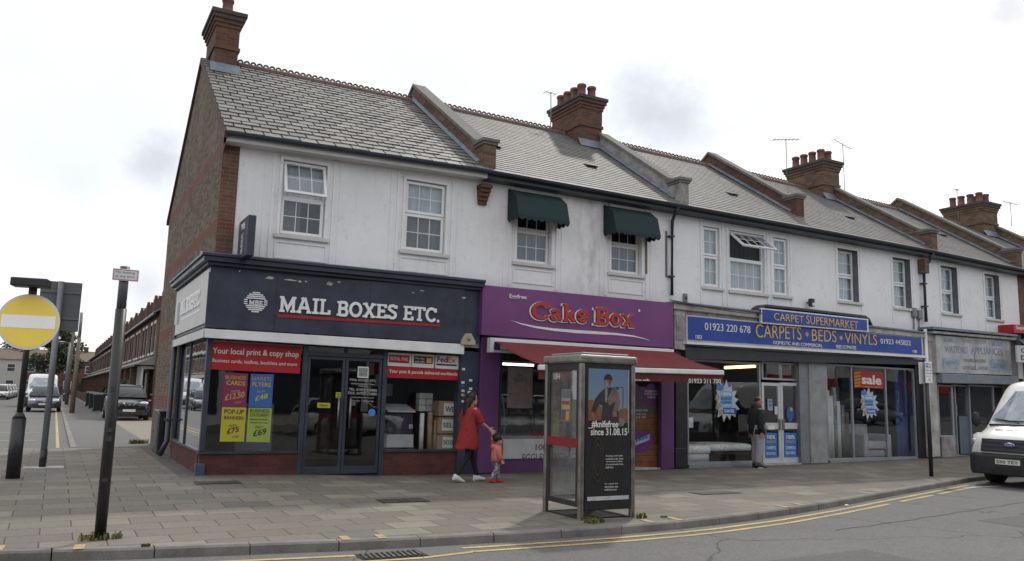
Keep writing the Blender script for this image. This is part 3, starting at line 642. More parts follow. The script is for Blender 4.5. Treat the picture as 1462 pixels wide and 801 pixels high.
# gable wall with brick corner
m = MB()
SY1 = 19.35
m.add([(GX, SY1, 0), (GX, BY, 0), (GX, BY, 3.0), (GX, SY1, 3.0)], [(0, 1, 2, 3)])
m.add([(GX, YF, 3.0), (GX, BY, 3.0), (GX, BY, roofz(GX, BY)-.02), (GX, RY, interp(RZ, GX)-.02), (GX, YF-.3, roofz(GX, YF-.3)-.02), (GX, YF-.3, 6.12), (GX, YF, 5.95)], [tuple(range(7))])
m.box(GX+.001, GX+.3, YF-.012, YF+.2, 3.6, interp(EZ, GX)-.02)
m.build('gable_wall', STOCK, ROOT[1])
m = MB(); m.hexa([(GX-.05, EY-.03, roofz(GX, EY)-.13), (GX+.02, EY-.03, roofz(GX, EY)-.13), (GX+.02, EY-.03, roofz(GX, EY)-.005), (GX-.05, EY-.03, roofz(GX, EY)-.005)], [(GX-.05, RY, interp(RZ, GX)-.13), (GX+.02, RY, interp(RZ, GX)-.13), (GX+.02, RY, interp(RZ, GX)-.005), (GX-.05, RY, interp(RZ, GX)-.005)])
m.hexa([(GX-.05, RY, interp(RZ, GX)-.13), (GX+.02, RY, interp(RZ, GX)-.13), (GX+.02, RY, interp(RZ, GX)-.005), (GX-.05, RY, interp(RZ, GX)-.005)], [(GX-.05, BY+.15, roofz(GX, BY+.15)-.13), (GX+.02, BY+.15, roofz(GX, BY+.15)-.13), (GX+.02, BY+.15, roofz(GX, BY+.15)-.005), (GX-.05, BY+.15, roofz(GX, BY+.15)-.005)])
m.build('verge_board', mk('dark_verge', (.07, .045, .04), .8, 0, .3), ROOT[1])
# roof vents
for i, (px, py) in ((2, (705, 211)), (2, (843, 239)), (3, (1045, 279)), (4, (1135, 299)), (4, (1213, 312)), (5, (1345, 337)), (6, (1452, 361))):
    d = ray(px, py); x = 10; 
    for _ in range(4):
        e, r = interp(EZ, x), interp(RZ, x); mm_ = (r-e)/(RY-EY); tt = (e+mm_*(0-EY)-1.6)/(d[2]-mm_*d[1]); P = EYE+d*tt; x = P[0]
    m = MB(); X, Y, Z = P; m.prism([(X-.16, Y-.02, Z), (X-.16, Y-.12, Z+.02), (X-.16, Y+.1, Z+.1)], (.32, 0, 0)); m.build('roof_vent', BLACKP, ROOT[i])
# ================================================================== SHOPFRONTS, SIGNS, AWNINGS
def gbar(mb, Y0, Y1, px0, px1, top, bot):
    """upright bar between two pixel columns, top/bottom rows, on plane Y0"""
    FQ(mb, Y0, Y1, (px0, top), (px1, top), (px1, bot), (px0, bot))
def room(par, x0, x1, y0, y1, z0, z1, mat=None, fl=None):
    m = MB(); m.add([(x0, y1, z0), (x1, y1, z0), (x1, y1, z1), (x0, y1, z1)], [(0, 1, 2, 3)]); m.add([(x0, y0, z0), (x0, y1, z0), (x0, y1, z1), (x0, y0, z1)], [(0, 1, 2, 3)])
    m.add([(x1, y0, z0), (x1, y1, z0), (x1, y1, z1), (x1, y0, z1)], [(0, 1, 2, 3)]); m.add([(x0, y0, z1), (x1, y0, z1), (x1, y1, z1), (x0, y1, z1)], [(0, 1, 2, 3)])
    o = m.build('shop_interior', mat or DARKW, par, fix=False)
    f = MB(); f.add([(x0, y0, z0), (x1, y0, z0), (x1, y1, z0), (x0, y1, z0)], [(0, 1, 2, 3)]); f.build('shop_floor', fl or DARK, o, fix=False)
# ---- 1: print shop on the corner
B = ROOT[1]
ZS = .46
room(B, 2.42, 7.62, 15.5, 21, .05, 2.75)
m = MB(); xd0 = onY(428, 640, YF)[0]; xd1 = onY(545, 640, YF)[0]; xr = onY(656, 640, YF)[0]
m.box(GX+.01, xd0, YF, YF+.2, -.05, ZS); m.box(GX, GX+.2, YF+.2, SY1, -.05, ZS+.02); m.build('stall_riser', REDBRICK, B); MB().box(xd1, xr, YF, YF+.2, -.05, ZS).build('stall_riser', REDBRICK, B)
m = MB(); m.box(GX-.03, xd0, YF-.03, YF+.1, ZS+.001, ZS+.045); MB().box(xd1, xr, YF-.03, YF+.1, ZS+.001, ZS+.045).build('window_sill', NAVYF, B); m.box(GX-.03, GX+.1, YF+.1, SY1, ZS+.022, ZS+.06); m.build('window_sill', NAVYF, B)
f = MB(); top = 2.72
for x0_, x1_ in ((GX-.01, GX+.08), (xd0-.04, xd0+.05), (xd1-.05, xd1+.04), (xr-.05, xr)): f.box(x0_, x1_, YF-.01, YF+.09, .02 if x0_ > 3 else ZS+.05, top)
f.box(GX+.08, xr-.05, YF+.0, YF+.08, 2.53, 2.6)
for yy in (17.55, SY1-.08): f.box(GX-.005, GX+.05, yy, yy+.07, ZS+.06, top)
f.box(xd0+.05, xd1-.05, YF, YF+.08, 2.28, 2.36); f.box((xd0+xd1)/2-.03, (xd0+xd1)/2+.03, YF+.01, YF+.07, 2.36, 2.53)
sf = f.build('shopfront_frame', NAVYF, B, bevel=.004)
g = MB(); g.box(GX+.08, xd0-.04, YF+.04, YF+.046, ZS+.045, 2.53); g.box(xd1+.04, xr-.05, YF+.04, YF+.046, ZS+.045, 2.53); g.box(xd0+.05, xd1-.05, YF+.04, YF+.046, 2.36, 2.53); g.build('pane', GLASS, sf)
g = MB(); g.box(GX+.02, GX+.026, YF+.1, 17.55, ZS+.06, 2.6); g.box(GX+.02, GX+.026, 17.62, SY1-.08, ZS+.06, 2.6); g.build('pane', GLASSC, sf)
xm = (xd0+xd1)/2
for a, b_, s in ((xd0+.06, xm-.005, 1), (xm+.005, xd1-.06, -1)):
    d = MB(); frame(d, a, b_, .06, 2.27, YF+.02, YF+.06, .055); d.box(a+.055, b_-.055, YF+.021, YF+.059, .115, .2); do = d.build('door', NAVYF, B, bevel=.003)
    g = MB(); g.box(a+.05, b_-.05, YF+.038, YF+.044, .2, 2.22); g.build('pane', GLASS, do)
    hx = b_-.11 if s > 0 else a+.11
    h = MB(); h.tube([(hx, YF-.03, .92), (hx, YF-.03, 1.5)], .02, 8); h.tube([(hx, YF-.03, 1.0), (hx, YF+.02, 1.0)], .012, 6); h.tube([(hx, YF-.03, 1.42), (hx, YF+.02, 1.42)], .012, 6); h.build('handle', STEEL, do)
MB().box(xd0, xd1, YF-.12, YF+.1, -.05, .035).build('door_step', NAVYF, B)
m = MB(); FQ(m, YF-.06, YF+.2, (656, 500), (683, 503), (681, 678), (654, 678)); m.build('pilaster', NAVY, B, bevel=.01)
m = MB(); m.box(GX-.06, GX+.10, YF-.06, YF+.06, .02, .30); m.build('corner_block', mk('blue_glazed_block', (.05, .075, .13), .35, 0, .3), B, bevel=.01)
# fascia body with return
LX = onY(293, 470, 15.19)[0]
YB = onX(251, 445, LX)[1]
m = MB(); m.box(LX+.02, 7.70, 15.24, YF, 2.7, 3.86); m.box(LX+.02, GX, YF+.001, YB, 2.7, 3.86); m.build('fascia', NAVY, B)
m = MB()
for e, z0, z1 in ((.05, 3.80, 3.86), (.13, 3.861, 3.95), (.17, 3.951, 4.0)):
    m.box(LX-e, 7.70, 15.19-e, YF, z0, z1); m.box(LX-e, GX, YF+.001, YB+.2, z0, z1)
m.build('cornice', NAVY, B, bevel=.006)
m = MB(); m.hexa([(LX-.16, 15.03, 4.001), (7.7, 15.03, 4.001), (7.7, 15.03, 4.012), (LX-.16, 15.03, 4.012)], [(LX-.16, YF-.005, 4.001), (7.7, YF-.005, 4.001), (7.7, YF-.005, 4.06), (LX-.16, YF-.005, 4.06)]); m.build('lead_flashing', LEAD, B)
t = thing('shop_sign', 'long navy shop sign reading MAIL BOXES ETC. with a striped round emblem', 'sign')
m = MB(); FQ(m, 15.19, 15.239, (297.5, 388), (663, 409), (663, 490), (294, 467)); m.build('board', NAVY, t)
m = MB(); a, b_ = onY(296, 469, 15.17), onY(663, 491, 15.17); 
FQ(m, 15.165, 15.24, (293, 469), (663, 491.5), (663, 506), (293, 482)); m.build('shutter_box', WHITEP, t, bevel=.01)
m = MB(); m.box(LX-.025, LX+.01, 15.2, YB, onX(293, 482, LX)[2]+.01, onX(293, 469, LX)[2]); m.build('side_strip', GREYW, t)
slab = lambda s, **k: slab_text(s, **k)
for s, l, r, tl in (('MAIL', (398, 446), (471, 450.5), (399, 422)), ('BOXES', (480, 452), (566, 457), (481, 429)), ('ETC.', (575, 457.5), (626, 461), (576, 436))):
    textF(s, 15.188, l, r, tl, UPVC, t, d=.035, me=slab(s, t=.19 if len(s) != 5 else .2, ts=.14, gap=.06))
m = MB(); FQ(m, 15.175, 15.187, (396, 448.5), (628, 463.2), (628, 466.5), (396, 452.8)); m.build('underline', REDP, t)
for xs_ in (393, 528): m = MB(); FQ(m, 15.1865, 15.189, (xs_, 397), (xs_+.7, 397), (xs_+.5, 477), (xs_-.2, 477)); m.build('panel_joint', BLACKP, t)
# emblem: bars inside a disc
c0 = onY(365, 431.5, 15.187); R0 = np.linalg.norm(onY(366, 417, 15.187)-c0)
for k in range(-5, 6):
    if abs(k) <= 1: continue
    h = k/5.35*R0; w = sqrt(max(0, R0*R0-h*h)); MB().box(c0[0]-w, c0[0]+w, 15.172, 15.185, c0[2]+h-.0105, c0[2]+h+.0105).build('emblem_bar', UPVC, t)
textF('MBE', 15.186, (355.5, 435), (375, 436.6), (355.5, 428), UPVC, t, d=.012, me=slab('MBE', t=.2, ts=.15))
for s_ in (-1, 1):
    for k in (-1, 0, 1): MB().box(c0[0]+s_*(R0-.01)-.03, c0[0]+s_*(R0-.01)+.03, 15.172, 15.185, c0[2]+k*.036-.0095, c0[2]+k*.036+.0095).build('emblem_bar', UPVC, t)
# chipped paint along the top edge of the fascia
m = MB(); rnd = random.Random(5)
for px, py, w, h in ((385, 397, .10, .035), (416, 400, .16, .02), (428, 402, .05, .02), (437, 402, .04, .018), (470, 405, .09, .05), (342, 387, .02, .02), (484, 403, .05, .02), (590, 418, .04, .012), (602, 415, .07, .012), (662, 425, .06, .02)):
    p = onY(px, py, 15.186); n = 7; m.prism([(p[0]+w*cos(2*pi*i/n)*rnd.uniform(.5, 1), 15.1865, p[2]+h*sin(2*pi*i/n)*rnd.uniform(.5, 1)) for i in range(n)], (0, .002, 0))
m.build('chipped_paint', STONE, t)
# side sign facing the side street
t = thing('shop_sign', 'pale grey sign with faded raised letters on the side return, facing the side street', 'sign')
z0s, z1s = onX(292, 467, LX)[2], onX(297.5, 376, LX)[2]-.05; MB().box(LX-.012, LX+.019, 15.215, YB-.02, 2.76, 3.74).build('board', CREAMP, t)
def textX(s, X, y0, y1, z0, h, mat, par, d=.01, me=None, bold=0, dz=0):
    return place(me or text_mesh(s, bold), (X, y0, z0), np.array([0, -1, 0]), (0, 0, 1), abs(y1-y0), h, n=(-1, 0, 0), d=d, mat=mat, parent=par)
textX('MAIL BOXES ETC.', LX-.013, YB-1.0, 15.95, 3.13, .33, UPVC, t, me=slab('MAIL BOXES ETC.', t=.17), d=.02)
MB().box(LX-.016, LX-.0125, 15.95, YB-1.0, 3.03, 3.07).build('underline', WHITEP, t); MB().box(LX-.016, LX-.0125, YB-.85, YB-.45, 2.98, 3.46).build('emblem', GREYM, t)
# projecting sign box
t = thing('projecting_sign', 'navy box sign with white upright lettering projecting from the white wall above the corner shop', 'sign')
yn = 14.5; zt = onY(354, 306, yn)[2]; zb_ = onY(350, 364, yn)[2]
xs0 = onY(353, 335, yn)[0]; xs1 = onY(365, 330, yn)[0]
MB().box(xs0, xs1, yn, yn+.84, zb_, zt).build('box', NAVY, t, bevel=.012)
MB().box(xs0+.04, xs1-.04, yn+.84, YF, zb_+.15, zb_+.19).build('bracket', BLACKP, t); MB().box(xs0+.04, xs1-.04, yn+.84, YF, zt-.19, zt-.15).build('bracket', BLACKP, t)
me = text_mesh('MAIL BOXES ETC.', .01); place(me, (xs0-.001, yn+.36, zb_+.08), np.array([0, 0, 1.]), np.array([0, 1., 0]), zt-zb_-.34, .17, n=(-1, 0, 0), d=.004, mat=WHITEP, parent=t)
place(text_mesh('MBE', .01), (xs0-.001, yn+.58, zt-.2), np.array([0, -1, 0.]), np.array([0, 0, 1.]), .34, .12, n=(-1, 0, 0), d=.004, mat=WHITEP, parent=t)
# bell box
t = thing('alarm_box', 'yellowed triangular burglar alarm box at the right end of the navy sign', 'alarm box')
p = onY(667, 486, 15.2); m = MB(); m.prism([(p[0]-.16, 15.12, p[2]-.1), (p[0]+.16, 15.12, p[2]-.1), (p[0]+.16, 15.12, p[2]-.02), (p[0]+.06, 15.12, p[2]+.14), (p[0]-.06, 15.12, p[2]+.14), (p[0]-.16, 15.12, p[2]-.02)], (0, .1, 0)); m.build('cover', mk('yellowed_plastic', (.36, .31, .22), .5, 0, .2), t, bevel=.01)
m = MB(); m.ball((p[0], 15.12, p[2]+.03), (.05, .02, .05)); m.build('lens', GREYM, t)
# posters in the print shop
def poster(name, label, Y, corners, mat, lines=(), th=.004, group=None, cat='poster'):
    t = thing(name, label, cat, group); m = MB(); FQ(m, Y, Y+th, *corners); m.build('sheet', mat, t)
    for l in lines: s, lb, rb, lt, mt_ = l[:5]; textF(s, Y-.001, lb, rb, lt, mt_, t, bold=l[5] if len(l) > 5 else 0, d=.002)
    return t
GW = YF+.034
poster('window_banner', 'red window banner reading Your local print & copy shop', GW-.004, ((300, 487), (430, 494.5), (428.5, 533.5), (298, 527)), REDP, [('Your local print & copy shop', (303, 507), (426, 512.5), (304, 496), PAPER, .012), ('Business cards, leaflets, booklets and more', (303, 517.5), (424, 523.5), (303, 511.5), PAPER)], cat='banner')
MAG, BLU, YEL, GRN = (mk(n, c, .6, 0, .08, 3, 0) for n, c in (('magenta_paper', (.19, .02, .085)), ('blue_paper', (.035, .11, .34)), ('yellow_paper', (.42, .38, .03)), ('green_paper', (.28, .36, .07))))
YT = mk('yellow_ink', (.45, .33, .04), .6, 0, .1, 5, 0); DKP = mk('purple_ink', (.14, .015, .05), .6, 0, .1, 5, 0)
PG = 'price posters in the corner shop window'; GI = YF+.033
poster('window_poster', 'magenta poster: business cards, £12.50', GI, ((319, 531.6), (354, 533.6), (351.3, 581.2), (316.6, 580.4)), MAG, [('BUSINESS', (322, 541), (351, 542.5), (322, 535.8), YT), ('CARDS', (323, 549.5), (350, 551), (323, 543), YT, .02), ('FROM', (330, 561), (342, 560), (330, 557.5), YT), ('£12.50', (321, 572), (349, 567), (321, 563.5), YT, .02), ('+VAT', (334, 577), (344, 576), (334, 573.5), YT)], group=PG)
poster('window_poster', 'blue poster: leaflets and flyers, £48', GI, ((357.8, 533.7), (390.6, 534.6), (388.2, 582), (355, 581.3)), BLU, [('LEAFLETS', (360, 542.5), (387, 544), (360, 537.5), YT), ('FLYERS', (360, 551.5), (386.5, 553), (360, 545), YT, .02), ('FROM', (367, 561), (378, 560), (367, 558), YT), ('£48', (364, 573), (382, 568.5), (364, 565.5), YEL, .02)], group=PG)
poster('window_poster', 'yellow poster: pop-up banners, £75', GI, ((316.5, 581.2), (351.2, 582), (348.8, 630.6), (314.2, 630.4)), YEL, [('POP-UP', (320, 590.5), (348, 591.5), (320, 584), DKP, .02), ('BANNERS', (320, 598.5), (347.5, 599.5), (320, 593.5), DKP, .01), ('FROM', (327, 609.5), (337, 608.5), (327, 606.5), DKP), ('£75', (323.5, 620), (341, 616.5), (323.5, 612), DKP, .03), ('+VAT', (331, 625.5), (341, 624.5), (331, 622.5), DKP)], group=PG)
poster('window_poster', 'green poster: business stationery, £69', GI, ((354.4, 582.3), (388, 582.9), (385.4, 631.5), (351.8, 630.8)), GRN, [('BUSINESS', (357, 588.7), (384.5, 589.3), (357, 583.8), INK), ('STATIONERY', (357, 594.6), (384, 595.2), (357, 590), INK), ('letterheads', (357, 599.6), (382, 600.2), (357, 596.8), INK), ('compliment slips', (357, 604.6), (382, 605.2), (357, 601.8), INK), ('ONLY', (364, 611.5), (375, 610.8), (364, 608.5), INK), ('£69', (361, 623.5), (380, 620), (361, 614.5), INK, .02)], group=PG)
GW2 = GW-.004
t = poster('window_banner', 'red and white window banner with delivery logos reading Your post & parcels delivered worldwide', GW2, ((552.5, 522.5), (655, 528), (655, 543), (551, 539)), REDP, [('Your post & parcels delivered worldwide', (555.5, 533.5), (653, 538), (556, 527), PAPER, .01)], cat='banner')
NVI = mk('navy_ink', (.02, .02, .12), .5, 0, .1, 5, 0); ORI = mk('orange_ink', (.55, .12, .01), .5, 0, .1, 5, 0); BRI = mk('brown_ink', (.06, .03, .025), .6, 0, .2, 9, 0)
for a, b_ in ((553, 587), (588, 620), (621.5, 655)):
    q = lambda x, y: y+(x-553)*.056
    m = MB(); FQ(m, GW2, GW2+.004, (a, q(a, 503)), (b_, q(b_, 503)), (b_, q(b_, 522)), (a, q(a, 522))); m.build('logo_panel', PAPER, t)
m = MB(); FQ(m, GW2-.003, GW2-.001, (555.5, 506), (585, 507.7), (584.5, 519), (555, 517.3)); m.build('logo', REDP, t)
textF('ROYAL MAIL', GW2-.0035, (557, 514), (583, 515.5), (557, 508.7), PAPER, t, d=.001)
m = MB(); FQ(m, GW2-.003, GW2-.001, (591, 508), (618, 509.5), (618, 520), (590.5, 518.5)); m.build('logo', BRI, t)
textF('We ship', GW2-.0035, (592, 513.2), (606, 514), (592, 510), PAPER, t, d=.001); textF('with UPS', GW2-.0035, (592, 517.6), (606, 518.4), (592, 514.6), PAPER, t, d=.001)
m = MB(); FQ(m, GW2-.0035, GW2-.0031, (609, 511), (616, 511.4), (616, 518.6), (609, 518.2)); m.build('logo', GOLD, t)
textF('Fed', GW2-.002, (624, 517), (638.5, 517.8), (624, 508.8), NVI, t, bold=.02, d=.001); textF('Ex', GW2-.002, (638.5, 517.8), (651, 518.5), (638.5, 509.8), ORI, t, bold=.02, d=.001)
m = MB(); FQ(m, GW2-.003, GW2-.001, (623, 519), (652, 520.6), (652, 523), (623, 521.4)); m.build('logo', NVI, t)
# door stickers
YD = YF+.03
t = thing('door_sticker', 'white lettering of phone numbers and hours on the right print shop door', 'lettering')
for s, l, r, tl in (('MAIL BOXES ETC.', (499.5, 543.5), (537.5, 545.5), (500, 540.2)), ('Watford Business Centre', (501, 548.5), (535, 550), (501, 546.3)), ('Watford', (511.5, 552), (525, 552.6), (511.5, 550)), ('TEL. 01923 254800', (498, 557.5), (538, 559.5), (498.5, 553.8)), ('FAX. 01923 254801', (497, 562.8), (538, 564.8), (497.5, 559)), ('www.mbewatford.co.uk', (500, 567.5), (534, 569), (500, 565.8)), ('Mon-Fri   9.00-5.30', (500.5, 572.8), (533, 574.2), (500.5, 570.8)), ('Sat', (500.5, 575.7), (507, 576), (500.5, 573.6)), ('Sun', (500.5, 578.6), (507, 578.9), (500.5, 576.5))):
    textF(s, YD, l, r, tl, GREYW, t, d=.001)
GREENISH = mk('pale_green_card', (.22, .30, .27), .6, 0, .5, 60, 0)
poster('door_card', 'square pale card stuck high on the right glass door', YD, ((511, 523), (526.6, 524), (526, 539.8), (510.6, 539)), PAPER, cat='card')
m = MB(); FQ(m, YD-.002, YD-.001, (512.5, 525), (525, 525.8), (524.6, 538), (512.2, 537.4)); o = m.build('card_print', GREENISH); o.parent = bpy.data.objects['door_card']
poster('door_sign', 'small yellow sign reading Open, low on the left glass door', YD, ((453, 574.8), (471.6, 575.4), (471.4, 582.6), (452.9, 582)), YEL, [('Open', (456, 580.6), (468.5, 581), (456, 576.6), INK, .01)], cat='sign')
poster('door_sign', 'tiny yellow square notice above the left door handle', YD, ((479.6, 560), (487.4, 560.3), (487.2, 568), (479.4, 567.8)), YEL, [('NO', (480.6, 563.6), (486.3, 563.8), (480.6, 561), INK), ('fee', (480.6, 567), (486.3, 567.2), (480.6, 564.6), INK)], cat='sign')
t = thing('door_sticker', 'round blue sticker beside the right door handle', 'sticker'); c = onY(531, 589, YD); MB().prism([(c[0]+.072*cos(a), YD, c[2]+.072*sin(a)) for a in np.linspace(0, 2*pi, 20, endpoint=False)], (0, .003, 0)).build('disc', mk('sky_blue_film', (.06, .25, .55), .5, 0, .05, 5, 0), t)
t = thing('sticker_cluster', 'small pale, blue and yellow stickers scattered on the navy pilaster', 'stickers')
for i, (px, py, c) in enumerate(((662, 527, PAPER), (661, 546, PAPER), (672, 543, PAPER), (672, 555, PAPER), (661, 558, GREYW), (661, 564, YEL), (661, 573, GREYW), (670, 560, PAPER), (671, 565, BLU), (660, 551, BLU))):
    m = MB(); FQ(m, YF-.064, YF-.0605, (px-2.2, py-1.7), (px+2.2, py-1.5), (px+2.2, py+1.7), (px-2.2, py+1.5)); m.build('sticker', c, t)
t = thing('window_poster', 'red and white sheet with logos inside the side window facing the side street', 'poster')
m = MB(); m.box(GX+.03, GX+.034, 15.75, 17.45, 1.95, 2.5); m.build('sheet', PAPER, t); m = MB(); m.box(GX+.0275, GX+.029, 15.75, 17.45, 1.78, 2.12); m.build('red_band', REDP, t)
for k, c in enumerate((YEL, REDP, REDP)): MB().box(GX+.027, GX+.029, 15.9+k*.5, 16.15+k*.5, 2.2, 2.4).build('logo', c, t)
# things inside the print shop
def crate(name, label, cat, x0, x1, y0, y1, z0, z1, mat, group=None, bevel=.006): return tag(MB().box(x0, x1, y0, y1, z0, z1).build(name, mat, bevel=bevel), label, cat, group)
for s, (l, tp, r, bt) in {'WE': (626, 573, 653, 594), 'SELL': (625, 596, 655, 619), 'BOXES': (624, 621, 654, 645)}.items():
    Yb = 15.62; p0, p1 = onY(l, bt, Yb), onY(r, tp, Yb)
    t = thing('cardboard_box', 'brown cardboard box with a white label reading '+s+', '+{'WE': 'top', 'SELL': 'middle', 'BOXES': 'bottom'}[s]+' of the stack in the window', 'box', 'stacked cardboard boxes in the print shop window')
    MB().box(p0[0], p1[0], Yb, Yb+.35, p0[2], p1[2]).build('carton', CARD, t, bevel=.006)
    a = (r-l)*.2; dd = {'WE': (634, 575.5, 650, 592.5), 'SELL': (631, 598.5, 652.5, 614.5), 'BOXES': (632, 623.5, 651.5, 639)}[s]
    m = MB(); FQ(m, Yb-.004, Yb-.001, (dd[0], dd[1]), (dd[2], dd[1]+.8), (dd[2], dd[3]+.6), (dd[0], dd[3])); m.build('label', PAPER, t)
    textF(s, Yb-.005, (dd[0]+1.5, dd[3]-4.2), (dd[2]-1.5, dd[3]-3.6), (dd[0]+1.5, dd[1]+4.6), INK, t, bold=.02, d=.001)
for i, (px, tp, w, c, lb) in enumerate(((602, 590, 6, PAPER, 'white roll of paper standing in the print shop window, left of the brown tubes'), (613.5, 588, 6.5, CARD, 'wide brown cardboard tube beside the white paper roll'), (621.5, 600, 4, CARD, 'short thin brown tube next to the stack of cardboard boxes'))):
    a = onY(px, 645, 15.7); b_ = onY(px, tp, 15.7); r = w*.0077; m = MB(); m.lathe([(r, 0), (r, b_[2]-a[2]), (r*.8, b_[2]-a[2]), (r*.8, b_[2]-a[2]-.05)], (a[0], 15.75, a[2]), 14); tag(m.build('paper_tube', c), lb, 'tube')
t = thing('office_printer', 'dark printer stand with pale drawers behind the print shop window', 'printer')
a = onY(551, 643, 15.8); b_ = onY(592, 590, 15.8); MB().box(a[0], b_[0], 15.8, 16.3, .52, .78).build('drawer_unit', GREYW, t, bevel=.01); MB().box(a[0]+.02, b_[0]-.02, 15.82, 16.3, .785, 1.22).build('body', NAVY, t, bevel=.02)
m = MB(); m.prism([(a[0], 15.75, 1.23), (b_[0], 15.75, 1.23), (b_[0], 16.3, 1.36), (a[0], 16.3, 1.36)], (0, 0, .03)); m.build('lid', GREYW, t); textF('m', 15.815, (584, 612), (589, 612), (584, 606), PAPER, t, bold=.02, d=.002)
crate('shelf_unit', 'pale shelf unit standing behind the price posters', 'shelving', 3.1, 3.8, 16.4, 16.8, .1, 1.35, GREYM); crate('shop_counter', 'dark counter far inside the print shop behind the doors', 'counter', 4.3, 6.1, 19, 19.6, .06, 1.1, WOOD)
for k in range(6): crate('paper_stack', 'white paper packs stacked behind the boxes in the print shop', 'paper', 6.75+.16*(k % 2), 6.9+.16*(k % 2), 16.1, 16.3, 1.25+.13*(k//2), 1.37+.13*(k//2), PAPER, 'white paper packs stacked in the print shop')
for k, (x, z) in enumerate(((5.9, 1.6), (6.15, 1.75), (5.95, 2.0), (6.4, 1.55), (5.85, 1.2))): crate('wall_notice', 'pale notices pinned on the print shop back wall', 'notice', x, x+.16, 17.2, 17.21, z, z+.26, GREYW, 'pale notices inside the print shop')
# ---- 2: cake shop
B = ROOT[2]
room(B, 7.85, 12.85, 15.5, 20.5, .0, 2.75, mk('cake_shop_wall', (.22, .17, .16), .8, 0, .3), mk('shop_tiles', (.2, .18, .17), .4, 0, .2))
t = thing('shop_sign', 'large purple shop sign with raised red letters reading Cake Box and a white swoosh', 'sign')
m = MB(); FQ(m, 15.10, YF-.002, (689, 406.5), (960.5, 432.5), (962, 497), (688, 478)); m.build('board', PURPLE, t, bevel=.01)
REDL = mk('red_letter', (.42, .035, .015), .4, 0, .1, 3, 0)
let = [('C', 758, 785, 431, 456.5), ('a', 784.5, 801, 441, 458.5), ('k', 803, 821.5, 434, 459.5), ('e', 822.5, 840.5, 442, 461), ('B', 847.5, 869.5, 439, 464), ('o', 871, 887, 447, 465.5), ('x', 887, 904.5, 448.5, 467)]
for s, l, r, tp, bt in let:
    for mt_, t_, d0, ex, dx, dep in ((UPVC, .25, 15.097, 1.3, -1.7, .03), (NAVY, .22, 15.066, .5, .1, .006), (REDL, .205, 15.058, -.1, .7, .02)):
        tt = t_*(.80 if s in 'CBk' else .62)
        textF(s, d0, (l+dx-ex, bt+ex-dx*.4), (r+dx+ex, bt+ex-dx*.4+.6), (l+dx-ex, tp-ex-dx*.4), mt_, t, d=dep, me=slab_text(s, t=tt, ts=tt*.7))
textF('Eggfree', 15.097, (727, 427), (751.5, 429), (727, 419.5), WHITEP, t, bold=.015, d=.01)
c = onY(912.5, 443.5, 15.097)
m = MB(); m.prism([(c[0]+.03*cos(a), 15.09, c[2]+.03*sin(a)) for a in np.linspace(0, 2*pi, 12, endpoint=False)], (0, .008, 0)); m.build('trademark', WHITEP, t)
sw = [(730, 457.5, .2), (745, 462.5, 1.6), (765, 467, 2.6), (790, 470.5, 3.6), (820, 473.2, 4.4), (850, 475, 4.2), (880, 477, 3.0), (905, 480, 1.8), (920, 483.5, .9), (928, 486.5, .2)]
up = [onY(x, y-h/2, 15.092) for x, y, h in sw]; lo = [onY(x, y+h/2, 15.092) for x, y, h in sw]
m = MB()
for i in range(len(sw)-1): m.hexa([lo[i], lo[i+1], up[i+1], up[i]], [q+np.array([0, .007, 0]) for q in (lo[i], lo[i+1], up[i+1], up[i])])
m.build('swoosh', WHITEP, t)
m = MB(); FQ(m, 15.28, YF, (684, 479), (713, 484), (711.5, 675), (685.5, 676)); m.build('pilaster', PURPLED, B, bevel=.012)
m = MB(); FQ(m, 15.28, YF, (945, 540), (963.5, 540), (962, 669), (944, 670)); m.build('pilaster', PURPLED, B, bevel=.012)
xg0 = onY(713, 600, YF)[0]; xg1 = onY(905, 600, YF)[0]; xq = onY(943, 600, YF)[0]
m = MB(); m.box(xg0, xg1, YF+.01, YF+.15, -.03, .24); m.build('stall_riser', PURPLED, B)
m = MB(); frame(m, xg0, xg1, .24, 2.72, YF+.02, YF+.08, .05); m.box((xg0+xg1)/2, (xg0+xg1)/2+.05, YF+.022, YF+.078, .3, 2.66); sf = m.build('shopfront_frame', NAVYF, B); MB().box(xg0+.05, xg1-.05, YF+.045, YF+.051, .29, 2.67).build('pane', GLASS, sf)
m = MB(); m.box(xg1, xg1+.06, YF+.02, YF+.5, 0, 2.7); m.box(xq-.03, xq+.03, YF+.0, YF+.08, 0, 2.7); m.box(xg1, xq, YF+.02, YF+.06, 2.6, 2.7); m.build('door_frame', NAVYF, sf)
t = thing('window_panel', 'grey white panel low in the cake shop window reading 100% EGGLESS FRESH CREAM CAKES', 'panel')
m = MB(); FQ(m, YF+.03, YF+.042, (718, 627), (905, 625), (905, 662), (718, 665)); m.build('sheet', GREYW, t)
BINK = mk('dull_ink', (.10, .085, .085), .6, 0, .1, 5, 0)
textF('100%', YF+.029, (764.5, 643), (789, 642.6), (764.5, 634), BINK, t, bold=.01, d=.001); textF('EGGLESS FRESH CREAM CAKES', YF+.029, (745.5, 659), (875, 656), (745.5, 648), BINK, t, bold=.01, d=.001)
poster('window_lettering', 'small red handwritten style lettering above the grey white window panel', YF+.043, ((757, 626.9), (790, 626.7), (790, 627), (757, 627.2)), REDP, [('happy', (759, 625), (781, 624.7), (759, 615), REDP)], cat='lettering')
poster('window_poster', 'large pale poster of a cake with small heading in the cake shop window', GI, ((724.5, 524), (760.5, 525), (760, 583), (724.5, 582.5)), mk('faded_poster', (.20, .175, .16), .6, 0, .25, 8, 0), [('PARTY', (733, 545), (752, 545.4), (733, 539.5), BINK, .01), ('cake', (739, 537), (746, 537.3), (739, 533.5), BINK)])
